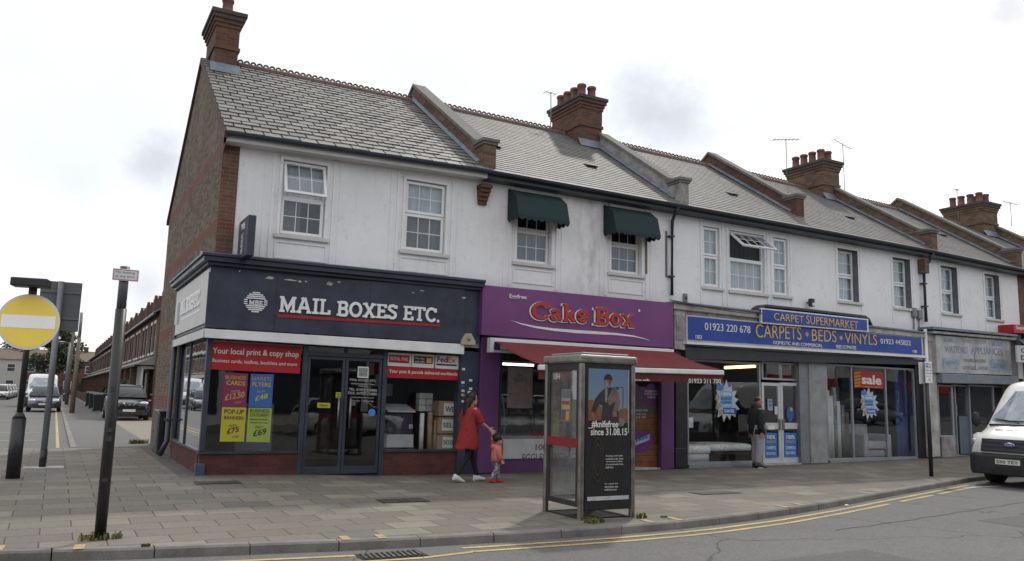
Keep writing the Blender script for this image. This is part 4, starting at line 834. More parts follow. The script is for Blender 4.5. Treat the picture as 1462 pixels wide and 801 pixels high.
# cake display counter with curved glass
t = thing('display_counter', 'cake display counter with curved glass front and lit shelves inside the cake shop', 'display counter')
MB().box(8.2, 11.6, 16.3, 17.1, .0, .72).build('base', GREYW, t, bevel=.01)
for z in (.95, 1.2, 1.45): MB().box(8.25, 11.5, 16.5, 17.05, z, z+.012).build('shelf', STEEL, t)
m = MB(); pr = [(16.3+.25*(1-cos(a)), .72+.95*sin(a)) for a in np.linspace(0, pi/2, 8)]; m.rings([[(x, y, z) for y, z in pr] for x in (8.22, 11.55)], False, True, False); m.build('curved_glass', GLASS, t)
for x in (8.22, 8.92, 9.7, 10.6, 11.55): MB().tube([(x, y-.006, z) for y, z in pr], .02 if x != 8.92 else .026, 6).build('glass_rib', BLACKP if x != 8.92 else mk('blue_rib', (.25, .4, .7), .4, 0, .1), t)
rnd = random.Random(9); CK = [mk('cake_%s' % n, c, .6, 0, .2) for n, c in (('cream', (.65, .55, .42)), ('pink', (.5, .2, .22)), ('chocolate', (.12, .06, .04)), ('yellow', (.55, .42, .15)))]
for z in (.962, 1.212, 1.462):
    for k in range(9):
        x = 8.4+k*.36; m = MB(); m.lathe([(.11, 0), (.115, .07), (.1, .09), (.02, .1)], (x, 16.75, z), 12); tag(m.build('cake', rnd.choice(CK)), 'small round iced cakes on the shelves of the display counter', 'cake', 'cakes in the display counter')
for x, z in ((8.3, 2.3), (9.4, 2.32), (10.5, 2.3)): t = thing('ceiling_tube_light', 'bright fluorescent tube on the cake shop ceiling', 'light', 'ceiling tubes in the cake shop', (x, 16.6, z)); MB().box(-.42, .42, -.04, .04, 0, .05).build('tube', TUBE, t); MB().box(-.46, .46, -.06, .06, .051, .1).build('housing', WHITEP, t)
for k in range(16): crate('packaged_goods', 'small coloured packets on the back shelves of the cake shop', 'packet', 8.15+(k % 4)*.33, 8.4+(k % 4)*.33, 18.6, 18.8, 1.3+(k//4)*.32, 1.52+(k//4)*.32, rnd.choice(CK+[PAPER, REDP]), 'packets on the cake shop shelves')
t = thing('back_shelving', 'dark shelving along the back of the cake shop', 'shelving')
for k in range(5): MB().box(8.05, 9.6, 18.5, 18.9, 1.26+k*.32, 1.28+k*.32).build('shelf', WOOD, t)
MB().box(8.0, 9.65, 18.91, 18.95, .0, 2.62).build('back_board', WOOD, t)
# brown side panel by the door
BRN = mk('brown_print', (.20, .075, .03), .55, 0, .4, 3, 0); PUR2 = mk('purple_film', (.12, .03, .16), .5, 0, .1, 3, 0)
t = thing('door_panel', 'orange brown wood print panel with purple discs by the cake shop door', 'panel')
m = MB(); FQ(m, YF+.05, YF+.075, (903, 552), (941, 553), (940, 667), (903, 666)); m.build('sheet', BRN, t)
m = MB(); FQ(m, YF+.045, YF+.049, (903, 552), (941, 553), (940.5, 590), (903, 592)); m.build('upper_print', mk('dull_film', (.09, .075, .07), .5, 0, .3), t)
for k in range(8):
    m = MB(); y = 596+k*9; FQ(m, YF+.046, YF+.049, (903, y), (940, y), (940, y+.9), (903, y+.9)); m.build('plank_line', BRI, t)
for px, py in ((904, 563), (930, 564)):
    c = onY(px, py, YF+.042); MB().prism([(c[0]+.23*cos(a), YF+.038, c[2]+.27*sin(a)) for a in np.linspace(0, 2*pi, 24, endpoint=False) if c[0]+.23*cos(a) > 11], (0, .004, 0)).build('disc', PUR2, t)
for s, l, r, tp in (('CELEBRATION', (920, 560), (941, 560.4), 557), ('PHOTO CAKES', (920, 564), (941, 564.4), 561), ('1 HOUR', (924, 568.5), (936, 568.8), 565.5)): textF(s, YF+.036, l, r, (l[0], tp), PAPER, t, d=.001)
for s, l, r, tp in (('OPENING TIMES', (905, 587.5), (925, 587.6), 584.5), ('MON - SUN', (908, 592.5), (922, 592.6), 590), ('9AM - 8PM', (908, 597), (922, 597.1), 594.5)): textF(s, YF+.036, l, r, (l[0], tp), PAPER, t, d=.001)
c = onY(916, 629, YF+.04); MB().prism([(c[0]+.34*cos(a)*(1+.12*cos(5*a)), YF+.036, c[2]+.24*sin(a)*(1+.15*sin(3*a))) for a in np.linspace(0, 2*pi, 26, endpoint=False)], (0, .004, 0)).build('splash', PUR2, t)
m = MB(); FQ(m, YF+.03, YF+.034, (903, 629), (926, 620), (929, 628), (906, 637)); m.build('ticket', mk('pale_blue_print', (.3, .4, .6), .5, 0, .2), t); textF('FREE', YF+.029, (908, 632), (925, 625), (907, 627), NVI, t, bold=.02, d=.001)
m = MB(); FQ(m, YF-.12, YF+.1, (903, 667), (943, 668), (943, 671), (903, 671)); m.build('door_step', STONE, B)
# awning of the cake shop
t = thing('shop_awning', 'dark red retractable awning with a white front bar reaching over the pavement', 'awning')
Yc = 15.0; ca, cb = onY(701, 484, Yc), onY(962, 500, Yc); XA, XB = ca[0], cb[0]
pf = onX(1032, 532, XB); YA = pf[1]; zb = onY(1032, 529, YA)[2]; zl = onY(769, 521, YA)[2]; XL = onY(769, 524, YA)[0]
m = MB(); FQ(m, Yc, 15.09, (701, 482), (962.5, 499), (962.5, 504.5), (701, 487.5)); m.build('cassette', WHITEP, t, bevel=.01)
MB().box(XA-.02, XA+.07, Yc-.02, 15.14, ca[2]-.28, ca[2]+.03).build('bracket', GREYW, t, bevel=.01); MB().box(XA+.07, XA+.9, 15.05, 15.1, ca[2]-.27, ca[2]-.22).build('torsion_bar', GREYW, t)
za, zb0 = ca[2]-.04, cb[2]-.04; XR = XB; n = 14; rs = []
for k in range(n+1):
    s = k/n; row = []
    for j in range(25): u = j/24; xx0 = XA+.12+(XR-XA-.12)*u; x1_ = XL+.04+(XR-.03-XL)*u; row.append((xx0+(x1_-xx0)*s, Yc+.02+(YA+.03-Yc)*s, (za+(zb0-za)*u)*(1-s)+(zl+(zb-zl)*u+.02)*s-.05*sin(pi*s)))
    rs.append(row)
m = MB(); m.rings(rs, False, True, False); o = m.build('canopy', AWNR, t); sd = o.modifiers.new('solid', 'SOLIDIFY'); sd.thickness = .004
m = MB(); m.hexa([(XL, YA-.05, zl-.10), (XR, YA-.05, zb-.10), (XR, YA-.05, zb+.005), (XL, YA-.05, zl+.005)], [(XL, YA+.05, zl-.10), (XR, YA+.05, zb-.10), (XR, YA+.05, zb+.005), (XL, YA+.05, zl+.005)]); m.build('front_bar', WHITEP, t, bevel=.02)
m = MB(); rs = []
for k in range(3): rs.append([(XL+(XR-XL)*j/40, YA+.012*sin(j*.9)*k/2, zl+(zb-zl)*j/40-.10-k*.085) for j in range(41)])
m.rings(rs, False, True, False); m.build('valance', AWNRD, t)
textF('www.eggfreecake.co.uk', YA-.03, (831, 543.5), (928, 545), (831, 539), PAPER, t, bold=.01, d=.003); textF('01923 211 700', YA-.03, (983, 547), (1029, 547.5), (983, 540.5), PAPER, t, bold=.01, d=.003)
for x in (XA+.9, XR-.7):
    MB().tube([(x, 15.05, za-.08), (x+.35, 14.4, (za+zl)/2-.12), (x, YA+.04, zl-.04)], .025, 6).build('folding_arm', GREYW, t)
# green Dutch canopies over the two windows
for lab, l, r, tp in (('green scalloped canopy over the left window above the cake shop', 725, 790.5, 268), ('green scalloped canopy over the right window above the cake shop', 861.5, 916.5, 291)):
    t = thing('window_canopy', lab, 'canopy', 'green canopies above the cake shop'); pa = onY(l, tp+22, YF); x0c = pa[0]; x1c = x0c+1.30; z = onY(l, tp+2, YF)[2]; z = min(z, interp(EZ, x0c)-.19)
    pr = [(YF-.01, z), (YF-.12, z-.03), (YF-.40, z-.24), (YF-.52, z-.68)]; m = MB(); m.rings([[(x, y, q) for y, q in pr] for x in frange(x0c, x1c, 6)], False, False, False)
    for x in (x0c, x1c): m.poly([(x, y, q) for y, q in pr]+[(x, YF-.01, z-.68)])
    o = m.build('cover', AWNG, t); o.modifiers.new('s', 'SOLIDIFY').thickness = .006
    s = MB(); path = [(x0c, YF-.02), (x0c, YF-.52), (x1c, YF-.52), (x1c, YF-.02)]; pts = []
    for (ax, ay), (bx, by) in zip(path, path[1:]):
        k = int(round(sqrt((bx-ax)**2+(by-ay)**2)/.16))*6
        pts += [(ax+(bx-ax)*i/k, ay+(by-ay)*i/k, abs(sin(pi*i/6))) for i in range(k+1)]
    s.rings([[(x, y, z-.66) for x, y, q in pts], [(x+.004*sin(i), y-.004, z-.72-.045*q) for i, (x, y, q) in enumerate(pts)]], False, False, False); o = s.build('scalloped_valance', AWNG, t); o.modifiers.new('s', 'SOLIDIFY').thickness = .005
# ---- 3 + 4: carpet shop
B = ROOT[3]; B4 = ROOT[4]
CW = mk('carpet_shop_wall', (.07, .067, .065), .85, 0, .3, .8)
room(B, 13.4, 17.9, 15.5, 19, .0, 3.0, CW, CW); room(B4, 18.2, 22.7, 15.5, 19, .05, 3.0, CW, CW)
CARPB = mk('carpet_lintel', (.035, .038, .045), .5, 0, .3, 3, .1)
m = MB(); FQ(m, 15.2, YF-.002, (979, 495), (1150, 505.5), (1150, 517), (979, 512.5)); m.build('lintel', CARPB, B); m = MB(); FQ(m, 15.2, YF-.002, (1150, 505.5), (1321, 514), (1321, 521), (1150, 517)); m.build('lintel', CARPB, B4)
m = MB(); FQ(m, 15.06, 15.199, (980, 487), (1150, 498), (1150, 501), (982, 491)); m.build('drip_board', WHITEP, B); m = MB(); FQ(m, 15.06, 15.199, (1150, 498), (1322, 508), (1322, 511), (1150, 501)); m.build('drip_board', WHITEP, B4)
t = thing('shop_sign', 'long blue shop sign with gold letters reading CARPETS BEDS VINYLS', 'sign')
m = MB(); FQ(m, 15.15, YF-.01, (980.5, 449.5), (1317.5, 481.5), (1318.5, 508.5), (980, 486.5)); m.build('frame', GREYW, t)
m = MB(); FQ(m, 15.13, 15.149, (983, 451.5), (1315.5, 483), (1316.5, 506.5), (982.5, 484.5)); m.build('board', BLUES, t)
q = lambda s, x0, y0, x1, y1, tp, mt_=PAPER, b=.0: textF(s, 15.128, (x0, y0), (x1, y1), (x0, tp), mt_, t, bold=b, d=.01)
q('01923 220 678', 1006, 471, 1071, 476, 460.5, PAPER, .0); q('182', 993, 483.6, 1002, 484.3, 478); q('CARPETS', 1079, 481.6, 1144, 485.6, 462.5, GOLD, -.005); q('BEDS', 1159, 486.8, 1194, 488.8, 470, GOLD, -.005); q('VINYLS', 1206, 490, 1252, 493, 475, GOLD, -.005)
q('DOMESTIC AND COMMERCIAL', 1104, 491.4, 1174, 496, 486.6); q('FREE ESTIMATES', 1193.5, 497.6, 1222, 499.2, 492.5); q('01923 445822', 1257, 490.6, 1300, 493.4, 483.4); q('180', 1303, 503.5, 1309, 504, 499.5)
for px, py in ((1152, 477.5), (1200.5, 482.5)): c = onY(px, py, 15.128); MB().prism([(c[0]+.06*cos(a), 15.12, c[2]+.06*sin(a)) for a in np.linspace(0, 2*pi, 12, endpoint=False)], (0, .008, 0)).build('dot', YT, t)
t = thing('shop_sign', 'smaller blue sign board with gold letters reading CARPET SUPERMARKET, on top of the long one', 'sign')
m = MB(); FQ(m, 15.05, 15.12, (1087, 439.5), (1240, 455.5), (1240, 474), (1087, 461.5)); m.build('frame', WHITEP, t); m = MB(); FQ(m, 15.035, 15.049, (1089, 441.5), (1238, 457), (1238, 472), (1089, 459.5)); m.build('board', BLUES, t)
textF('CARPET', 15.033, (1105, 457), (1147, 461.5), (1105, 446.5), GOLD, t, bold=-.005, d=.01); textF('SUPERMARKET', 15.033, (1151, 461.8), (1225, 470), (1151, 450.5), GOLD, t, bold=-.005, d=.01)
for BB, (a, b_, c, d) in ((B, ((962, 430), (1100, 448), (1100, 454), (962, 436))), (B4, ((1225, 463), (1322, 476), (1322, 481), (1225, 468)))):
    m = MB(); FQ(m, 15.12, YF-.001, (a[0], a[1]+2), (b_[0], b_[1]), (c[0], c[1]+2), (d[0], d[1]+5)); m.build('cornice', STONE, BB, bevel=.02)
    m = MB(); FQ(m, 15.06, YF-.001, (a[0], a[1]-.5), (b_[0], b_[1]-2.5), (b_[0], b_[1]-.3), (a[0], a[1]+1.7)); m.build('cornice_top', LEAD, BB)
    m = MB(); FQ(m, 15.2, YF-.001, (a[0], d[1]+5.5), (b_[0], c[1]+2.5), (b_[0], c[1]+9), (a[0], d[1]+14)); m.build('fascia_backing', STONE2, BB)
m = MB()
hp = [(1083, 448), (1088, 438), (1094, 434.5), (1160, 441.5), (1236, 450.5), (1242, 455), (1246, 464)]
for (x0_, y0_), (x1_, y1_) in zip(hp, hp[1:]): FQ(m, 15.06, YF-.001, (x0_, y0_), (x1_, y1_), (x1_, y1_+3.2), (x0_, y0_+3.2))
m.build('lead_cover', mk('dark_lead', (.06, .062, .07), .7, .1, .4, 9, .5), B)
m = MB(); FQ(m, 15.3, YF-.001, (1086, 442), (1244, 459), (1244, 482), (1086, 470)); m.build('fascia_backing', STONE2, B4)
# stone pilasters
m = MB(); FQ(m, 15.19, YF+.1, (963.5, 441), (979, 443), (978, 500), (963.5, 498)); m.build('console', STONE, B, bevel=.015)
m = MB(); FQ(m, 15.165, 15.189, (966, 449), (976.5, 450.5), (976, 486), (966, 484.5)); m.build('console_panel', STONE2, B)
m = MB(); FQ(m, 15.3, YF+.1, (966, 500), (983, 503), (981, 668), (964, 668.5)); m.build('pilaster', BLACKP, B, bevel=.01)
m = MB(); FQ(m, 15.26, YF+.1, (965, 640), (982, 640), (982, 668), (965, 668.5)); m.build('pilaster_base', BLACKP, B, bevel=.01)
m = MB(); FQ(m, 15.33, YF+.2, (1156, 516), (1180.5, 517.5), (1180.5, 661), (1157.5, 662)); m.build('pilaster', mk('grey_stone_pilaster', (.27, .275, .28), .8, 0, .3, 3, .2), B4, bevel=.008)
m = MB(); FQ(m, 15.36, YF+.2, (1142, 516), (1155.5, 516.5), (1156.5, 662), (1143, 662)); m.build('pilaster', GREYM, B, bevel=.008)
m = MB(); FQ(m, 15.25, YF+.1, (1324, 484), (1338, 485.5), (1340, 652), (1330, 653)); m.build('pilaster', STONE, B4, bevel=.015)
m = MB(); FQ(m, 15.22, YF+.05, (1323, 476), (1340, 478.5), (1340, 489), (1323, 487)); m.build('console', STONE, B4, bevel=.02)
# left window of the carpet shop
def glazed(BB, l, r, tp, bt, mull, mat=ALU, nm='shopfront_frame', w=.05, cillpx=None, rec=.05):
    Y = YF+rec; m = MB(); a = onY(l, (tp+bt)/2, Y)[0]; b_ = onY(r, (tp+bt)/2, Y)[0]; z1 = onY(l, tp, Y)[2]; z0 = onY((l+r)/2, bt, Y)[2]; frame(m, a, b_, z0, z1, Y, Y+.07, w)
    for k in mull: u = onY(k, (tp+bt)/2, Y)[0]; m.box(u-w/2, u+w/2, Y+.002, Y+.068, z0+w, z1-w)
    o = m.build(nm, mat, BB, bevel=.004); MB().box(a+w-.01, b_-w+.01, Y+.03, Y+.036, z0+w-.01, z1-w+.01).build('pane', GLASS, o); return o, a, b_, z0, z1
o, a, b_, z0, z1 = glazed(B, 981, 1087, 512, 662, (), w=.055)
MB().box(a, b_, YF-.02, YF+.12, -.02, z0).build('stall_riser', ALU, B)
o, a, b_, z0, z1 = glazed(B, 1088, 1142, 516, 543, (1115.5,), w=.05)
for l, r in ((1088.5, 1115), (1115.5, 1142)):
    Y = YF+.05; x0_, x1_ = onY(l, 600, Y)[0], onY(r, 600, Y)[0]; zt_ = onY(l, 546, Y)[2]; zm = onY(l, 607, Y)[2]; m = MB(); frame(m, x0_, x1_, .06, zt_, Y, Y+.05, .08); m.box(x0_+.08, x1_-.08, Y+.001, Y+.049, zm-.1, zm+.06); m.box(x0_+.08, x1_-.08, Y+.001, Y+.049, .14, .2)
    do = m.build('door', GREYW, B, bevel=.004); MB().box(x0_+.07, x1_-.07, Y+.02, Y+.026, .19, zt_-.07).build('pane', GLASS, do)
    hx = x1_-.06 if l < 1100 else x0_+.06; MB().box(hx-.035, hx+.035, Y-.03, Y-.001, zm-.12, zm+.16).build('handle', STEEL, do, bevel=.008)
m = MB(); a, b_ = onY(1088, 660, YF)[0], onY(1143, 660, YF)[0]; m.box(a, b_, YF-.05, YF+.12, -.02, .055); m.build('door_step', STONE, B)
MB().box(onY(1098, 600, YF)[0], onY(1107, 600, YF)[0], YF+.03, YF+.048, .92, 1.02).build('letter_plate', WHITEP, do)
o, a, b_, z0, z1 = glazed(B4, 1180.5, 1308, 519, 656, (1218, 1266.5), w=.055); MB().box(a, b_, YF-.01, YF+.12, -.02, z0).build('stall_riser', ALU, B4)
o = crate('room_divider', 'dark blue upright screen behind the right hand pane of the carpet shop', 'screen', onY(1276, 600, 15.9)[0], onY(1300, 600, 15.9)[0], 15.8, 15.85, .1, 2.85, mk('blue_felt', (.015, .05, .20), .8, 0, .2))
m = MB(); FQ(m, YF+.02, YF+.2, (1309, 519), (1326, 520), (1328, 654), (1310, 655)); m.build('side_door', BLACKP, B4)
def burst(label, px, py, rx, ry):
    Y = YF+.06; c = onY(px, py, Y); t = thing('window_poster', label, 'poster', 'burst shaped blue posters in the carpet shop windows'); pts = []; rnd2 = random.Random(4); n = 13
    for i in range(n*2): a = pi*i/n+.12; k = 1.0 if i % 2 == 0 else .72; k *= rnd2.uniform(.9, 1.12); pts.append((c[0]+rx*k*cos(a), Y, c[2]+ry*k*sin(a)))
    m = MB(); m.add([(c[0], Y-.0005, c[2])]+pts, [(0, i+1, (i+1) % len(pts)+1) for i in range(len(pts))]); m.build('burst', mk('pale_burst', (.42, .47, .55), .6, 0, .12), t)
    BB_ = mk('burst_blue', (.05, .21, .45), .6, 0, .15); MB().box(c[0]-rx*.5, c[0]+rx*.42, Y-.006, Y-.003, c[2]-ry*.30, c[2]+ry*.5).build('centre', mk('burst_light_blue', (.13, .34, .55), .6, 0, .2, 12, 0), t); MB().box(c[0]-rx*.3, c[0]+rx*.75, Y-.009, Y-.0065, c[2]-ry*.62, c[2]-ry*.33).build('strip', mk('burst_deep_blue', (.02, .09, .42), .6, 0, .15), t)
    MB().box(c[0]-rx*.8, c[0]-rx*.25, Y-.008, Y-.0065, c[2]+ry*.55, c[2]+ry*.82).build('corner_label', BB_, t)
    for dx, dz in ((-.72, .18), (-.68, -.22), (-.45, -.55)): MB().ball((c[0]+dx*rx, Y-.004, c[2]+dz*ry), (rx*.17, .004, ry*.17), 10, 6).build('flower_print', mk('beige_print', (.35, .28, .2), .7, 0, .4, 20, 0), t)
    for s, z, mt_, h, d_ in (('100%', .28, PAPER, .17, .0065), ('BLEACH', .07, NVI, .14, .0065), ('CLEANABLE', -.11, NVI, .12, .0065), ('CARPETS', -.26, PAPER, .10, .0065), ('STAIN FREE', -.56, PAPER, .16, .0095)):
        place(text_mesh(s, .02), (c[0]-rx*.42+(rx*.2 if z < -.5 else 0), Y-d_, c[2]+z*ry), (1, 0, 0), (0, 0, 1), rx*.78, ry*h, n=(0, -1, 0), d=.001, mat=mt_, parent=t)
burst('spiky blue and white poster in the left window, above the mattress', 1037.5, 573, .43, .5); burst('spiky blue and white poster in the right window, under the red sale sign', 1241, 576.5, .42, .44)
t = poster('sale_sign', 'red sign reading sale in white letters, in the right window of the carpet shop', YF+.055, ((1218.5, 529), (1261, 532), (1261.5, 555), (1219.5, 553)), REDP, [('sale', (1230.5, 548), (1258.5, 550), (1230.5, 534.5), PAPER, .03)], cat='sign')
for k in range(5): y = 531+k*4.6; textF('sale', YF+.052, (1219.5+.2*k, y+3.6), (1228.5, y+2.2), (1219.5, y), YEL, t, bold=.02, d=.001)
textF('CARPETS & BEDS', YF+.052, (1231, 553), (1258, 554.3), (1231, 550.8), YEL, t, d=.001)
for k, (l, tp, r, bt, lb) in enumerate(((1092.5, 617.5, 1109.5, 653.5, 'bright blue poster at the foot of the left carpet shop door'), (1120, 617.5, 1137.5, 652.5, 'bright blue poster at the foot of the right carpet shop door'))):
    BP = MM('bright_blue_poster', (.03, .17, .50), .6, 0, .3, 9, 0)
    poster('door_poster', lb, YF+.045, ((l, tp), (r, tp+.6), (r, bt), (l, bt+.5)), BP, [('100%', (l+3, tp+9), (r-3, tp+9.4), (l+3, tp+3.5), PAPER, .02), ('BLEACH', (l+2, tp+15), (r-2, tp+15.3), (l+2, tp+11), YT, .02), ('CARPETS', (l+2, tp+24), (r-2, tp+24.2), (l+2, tp+19.5), PAPER, .02), ('BEDS & VINYLS', (l+2, bt-4), (r-2, bt-4), (l+2, bt-8), PAPER, .01)], group='blue posters on the carpet shop doors')
poster('door_card', 'pale blue notice on the left carpet shop door', YF+.045, ((1096.5, 569.5), (1103.5, 570), (1102.5, 586.5), (1095.5, 585.5)), mk('pale_blue_card', (.25, .38, .5), .6, 0, .2), [('OPEN 7', (1097.3, 575), (1102.8, 575.3), (1097.3, 572), NVI), ('DAYS', (1097.3, 580), (1102.3, 580.3), (1097.3, 577), NVI)], cat='card')
poster('door_card', 'small white blue notice right of the pale blue one on the left carpet shop door', YF+.045, ((1106, 580), (1110.5, 580.3), (1110.5, 592), (1106, 591.6)), GREYW, cat='card')
t = thing('door_sticker', 'oval blue and yellow sticker on the right carpet shop door', 'sticker'); c = onY(1128, 591, YF+.05); MB().prism([(c[0]+.13*cos(a), YF+.05, c[2]+.2*sin(a)) for a in np.linspace(0, 2*pi, 20, endpoint=False)], (0, .004, 0)).build('oval', BLU, t); MB().prism([(c[0]+.05+.05*cos(a), YF+.046, c[2]+.12+.05*sin(a)) for a in np.linspace(0, 2*pi, 12, endpoint=False)], (0, .003, 0)).build('spot', YEL, t)
t = thing('strip_light', 'glowing yellow strip light hanging inside the top of the carpet shop window', 'light'); a = onY(1035, 525, 16.2); b_ = onY(1078, 523, 16.2); MB().tube([a, b_], .035, 8).build('tube', TUBEY, t); MB().tube([a+np.array([0, .04, .05]), b_+np.array([0, .04, .05])], .03, 6).build('housing', GREYM, t)
for i, (l, r, tp, bt, d, lb) in enumerate(((979, 1017, 636, 660, .7, 'pale quilted divan base and mattress stacked at the left of the carpet shop window'), (1018, 1075, 634, 650, 1.1, 'wide pale quilted mattress lying behind the man in the dark jacket'))):
    Y = 15.58; a, b_ = onY(l, bt, Y), onY(r, tp, Y); t = thing('mattress', lb, 'mattress', 'mattresses in the carpet shop window'); m = MB(); nz = 9; rs = []; h = b_[2]-a[2]; z0 = a[2]+(h*.5 if i == 0 else h*.35)
    def rr(e, z): x0_, x1_, y0_, y1_ = a[0]-e, b_[0]+e, Y-e, Y+d+e; c_ = .08; return [(x0_+c_, y0_, z), (x1_-c_, y0_, z), (x1_, y0_+c_, z), (x1_, y1_-c_, z), (x1_-c_, y1_, z), (x0_+c_, y1_, z), (x0_, y1_-c_, z), (x0_, y0_+c_, z)]
    MB().rings([rr(-.03, z0), rr(0, z0+.02), rr(.012, (z0+b_[2])/2), rr(0, b_[2]-.02), rr(-.04, b_[2])]).build('quilted_top', MM('mattress_cloth', (.85, .85, .83), .85, 0, .3, 14, .5, 25), t); MB().rings([rr(-.02, max(.04, a[2]-.02)), rr(-.02, z0-.01)]).build('base', GREYW if i == 0 else DARK, t)
for k, (px, h, c) in enumerate(((1184, 1.9, PAPER), (1189, 1.75, WHITEP), (1194, 2.0, STONE2), (1199, 1.6, PAPER), (1205, 1.5, GREYM), (1211, 1.3, WOOD))):
    a = onY(px, 640, 15.9); m = MB(); m.lathe([(.085, 0), (.085, h), (.03, h), (.03, h-.1)], (a[0], 15.95, .1), 14); tag(m.build('carpet_roll', c), 'upright rolls of carpet in the first pane of the right hand window', 'carpet roll', 'carpet rolls standing in the window')
t = thing('armchair', 'grey armchair with rounded arms behind the middle pane of the right hand window', 'armchair'); c = onY(1241, 640, 16.0); cx = c[0]
for n_, bxs in (('seat', (cx-.35, cx+.45, 15.75, 16.4, .35, .58)), ('base', (cx-.35, cx+.45, 15.8, 16.4, .12, .34)), ('backrest', (cx-.4, cx+.5, 16.4, 16.65, .12, 1.05)), ('armrest', (cx-.55, cx-.36, 15.72, 16.5, .12, .78)), ('armrest', (cx+.46, cx+.65, 15.72, 16.5, .12, .78))): MB().box(*bxs).build(n_, MM('grey_upholstery', (.38, .39, .40), .85, 0, .2, 6, .3), t, bevel=.05)
crate('framed_picture', 'small picture card standing at the left end of the carpet shop window', 'picture', onY(975.5, 610, 15.6)[0]+.12, onY(983, 610, 15.6)[0]+.12, 15.56, 15.58, .95, 1.2, PAPER)
# small wall fittings on the upper facade
t = thing('wall_light', 'small black floodlight on the white wall above the CARPET SUPERMARKET sign', 'light'); p = onY(1157, 437, 15.3); MB().box(p[0]-.07, p[0]+.07, 15.2, 15.32, p[2]-.02, p[2]+.2).build('housing', BLACKP, t, bevel=.02); MB().box(p[0]-.04, p[0]+.04, 15.185, 15.199, p[2]+.0, p[2]+.08).build('lens', PAPER, t); MB().box(p[0]-.02, p[0]+.02, 15.32, YF, p[2]+.08, p[2]+.12).build('bracket', BLACKP, t)
for px, py, lb in ((1307.5, 446, 'left one of two small grey meter boxes on the wall right of the deep windows'), (1315, 449, 'right one of two small grey meter boxes on the wall, nearer the drainpipe')):
    t = thing('meter_box', lb, 'box', 'grey boxes on the upper wall'); p = onY(px, py, 15.3); MB().box(p[0]-.09, p[0]+.09, 15.3, YF-.001, p[2]-.14, p[2]+.14).build('cover', GREYM, t, bevel=.02); MB().tube([(p[0], 15.37, p[2]-.14), (p[0], 15.38, p[2]-.5)], .02, 6).build('conduit', GREYM, t)
t = thing('alarm_box', 'small grey alarm box on the white wall beside the drainpipe', 'alarm box'); p = onY(979.5, 425, 15.35); MB().box(p[0]-.06, p[0]+.06, 15.35, YF-.001, p[2]-.11, p[2]+.11).build('cover', GREYM, t, bevel=.02); MB().box(p[0]-.03, p[0]+.03, 15.343, 15.349, p[2]-.05, p[2]+.03).build('badge', BLACKP, t)
def pipe(lab, pts, r, mat, brackets=()):
    t = thing('drainpipe', lab, 'drainpipe'); MB().tube(pts, r, 10).build('pipe', mat, t)
    for z in brackets: x, y = pts[-1][0], pts[-1][1]; MB().box(x-r*1.7, x+r*1.7, y-r*.9, YF-.002, z, z+.035).build('bracket', mat, t)
xp = onY(960, 370, 15.33)[0]; pipe('black drainpipe running down the white wall between the cake shop and carpet shop buildings', [(xp-.06, EY-.05, 6.33), (xp-.06, 15.12, 6.2), (xp, 15.33, 6.0), (xp-.02, 15.33, 4.15)], .042, GUTTER, (5.6, 4.6))
m = MB(); m.box(xp+.06, xp+.75, 15.3, YF-.001, 3.95, 4.0); m.build('pipe_shoe', GUTTER, bpy.data.objects['drainpipe'])
xp = onY(1323, 400, 15.3)[0]; pipe('black drainpipe with a bracket box beside the deep windows, running down to the pale pilaster', [(xp, EY-.05, 6.28), (xp, 15.2, 6.0), (xp-.12, 15.3, 5.75), (xp-.12, 15.3, 4.15)], .05, GUTTER, (5.3, 4.6))
xp2 = onY(1325, 560, 15.15)[0]; pipe('white drainpipe on the pilaster between the carpet shop and the faded appliance shop', [(xp2, 15.15, 3.9), (xp2, 15.15, .25)], .05, WHITEP)
m = MB(); m.box(xp-.26, xp-.06, 15.15, YF, 5.62, 6.05); m.build('corbel', CHIMY, ROOT[5], bevel=.02)
for px, y0_, y1_ in ((923, 340, 391), (951.5, 330, 395)):
    p, q_ = onY(px, y0_, YF-.02), onY(px-1.2, y1_, YF-.02); t = thing('sign_batten', 'narrow dark upright strip on the white wall, '+('closest to the right green canopy' if px < 940 else 'closest to the black drainpipe'), 'batten', 'dark strips on the upper wall'); MB().box(p[0]-.02, p[0]+.02, YF-.03, YF-.001, q_[2], p[2]).build('strip', WOOD, t)
# cables
t = thing('wall_cable', 'thin black cable sagging along the top of the shop cornices', 'cable'); MB().tube([onY(x, y, 15.02) for x, y in ((956, 428), (985, 434), (1020, 441), (1060, 447), (1088, 447))], .012, 5).build('cable', BLACKP, t)
# ---- 5: faded shop
B = ROOT[5]
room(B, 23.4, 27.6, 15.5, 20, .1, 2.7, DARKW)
t = thing('shop_sign', 'faded pale shop sign with worn blue lettering reading WATFORD APPLIANCES', 'sign'); Y = 15.12
m = MB(); FQ(m, Y, YF-.002, (1336, 478.5), (1443, 486.5), (1443.5, 535.5), (1338, 532)); m.build('board', mk('faded_sign', (.44, .44, .44), .7, 0, .3, 2.5, .1), t)
FB = mk('faded_blue', (.24, .31, .42), .7, 0, .4, 6, 0); FP = mk('faded_patch', (.33, .39, .47), .75, 0, .4, 7, 0); FG = mk('faded_grey', (.29, .29, .29), .7, 0, .4, 7, 0)
for c_ in (((1345, 482), (1368, 484), (1368, 490), (1345, 488)), ((1412, 487.5), (1436, 489), (1436, 495), (1412, 493.5)), ((1345, 510), (1371, 511), (1371, 527.5), (1345, 526)), ((1413, 512.5), (1438, 513.5), (1438, 531.5), (1412, 530))): m = MB(); FQ(m, Y-.004, Y-.001, *c_); m.build('patch', FP, t)
w_ = lambda s, l, r, tp, mt_=FB, b=.01: textF(s, Y-.005, l, r, (l[0], tp), mt_, t, bold=b, d=.002)
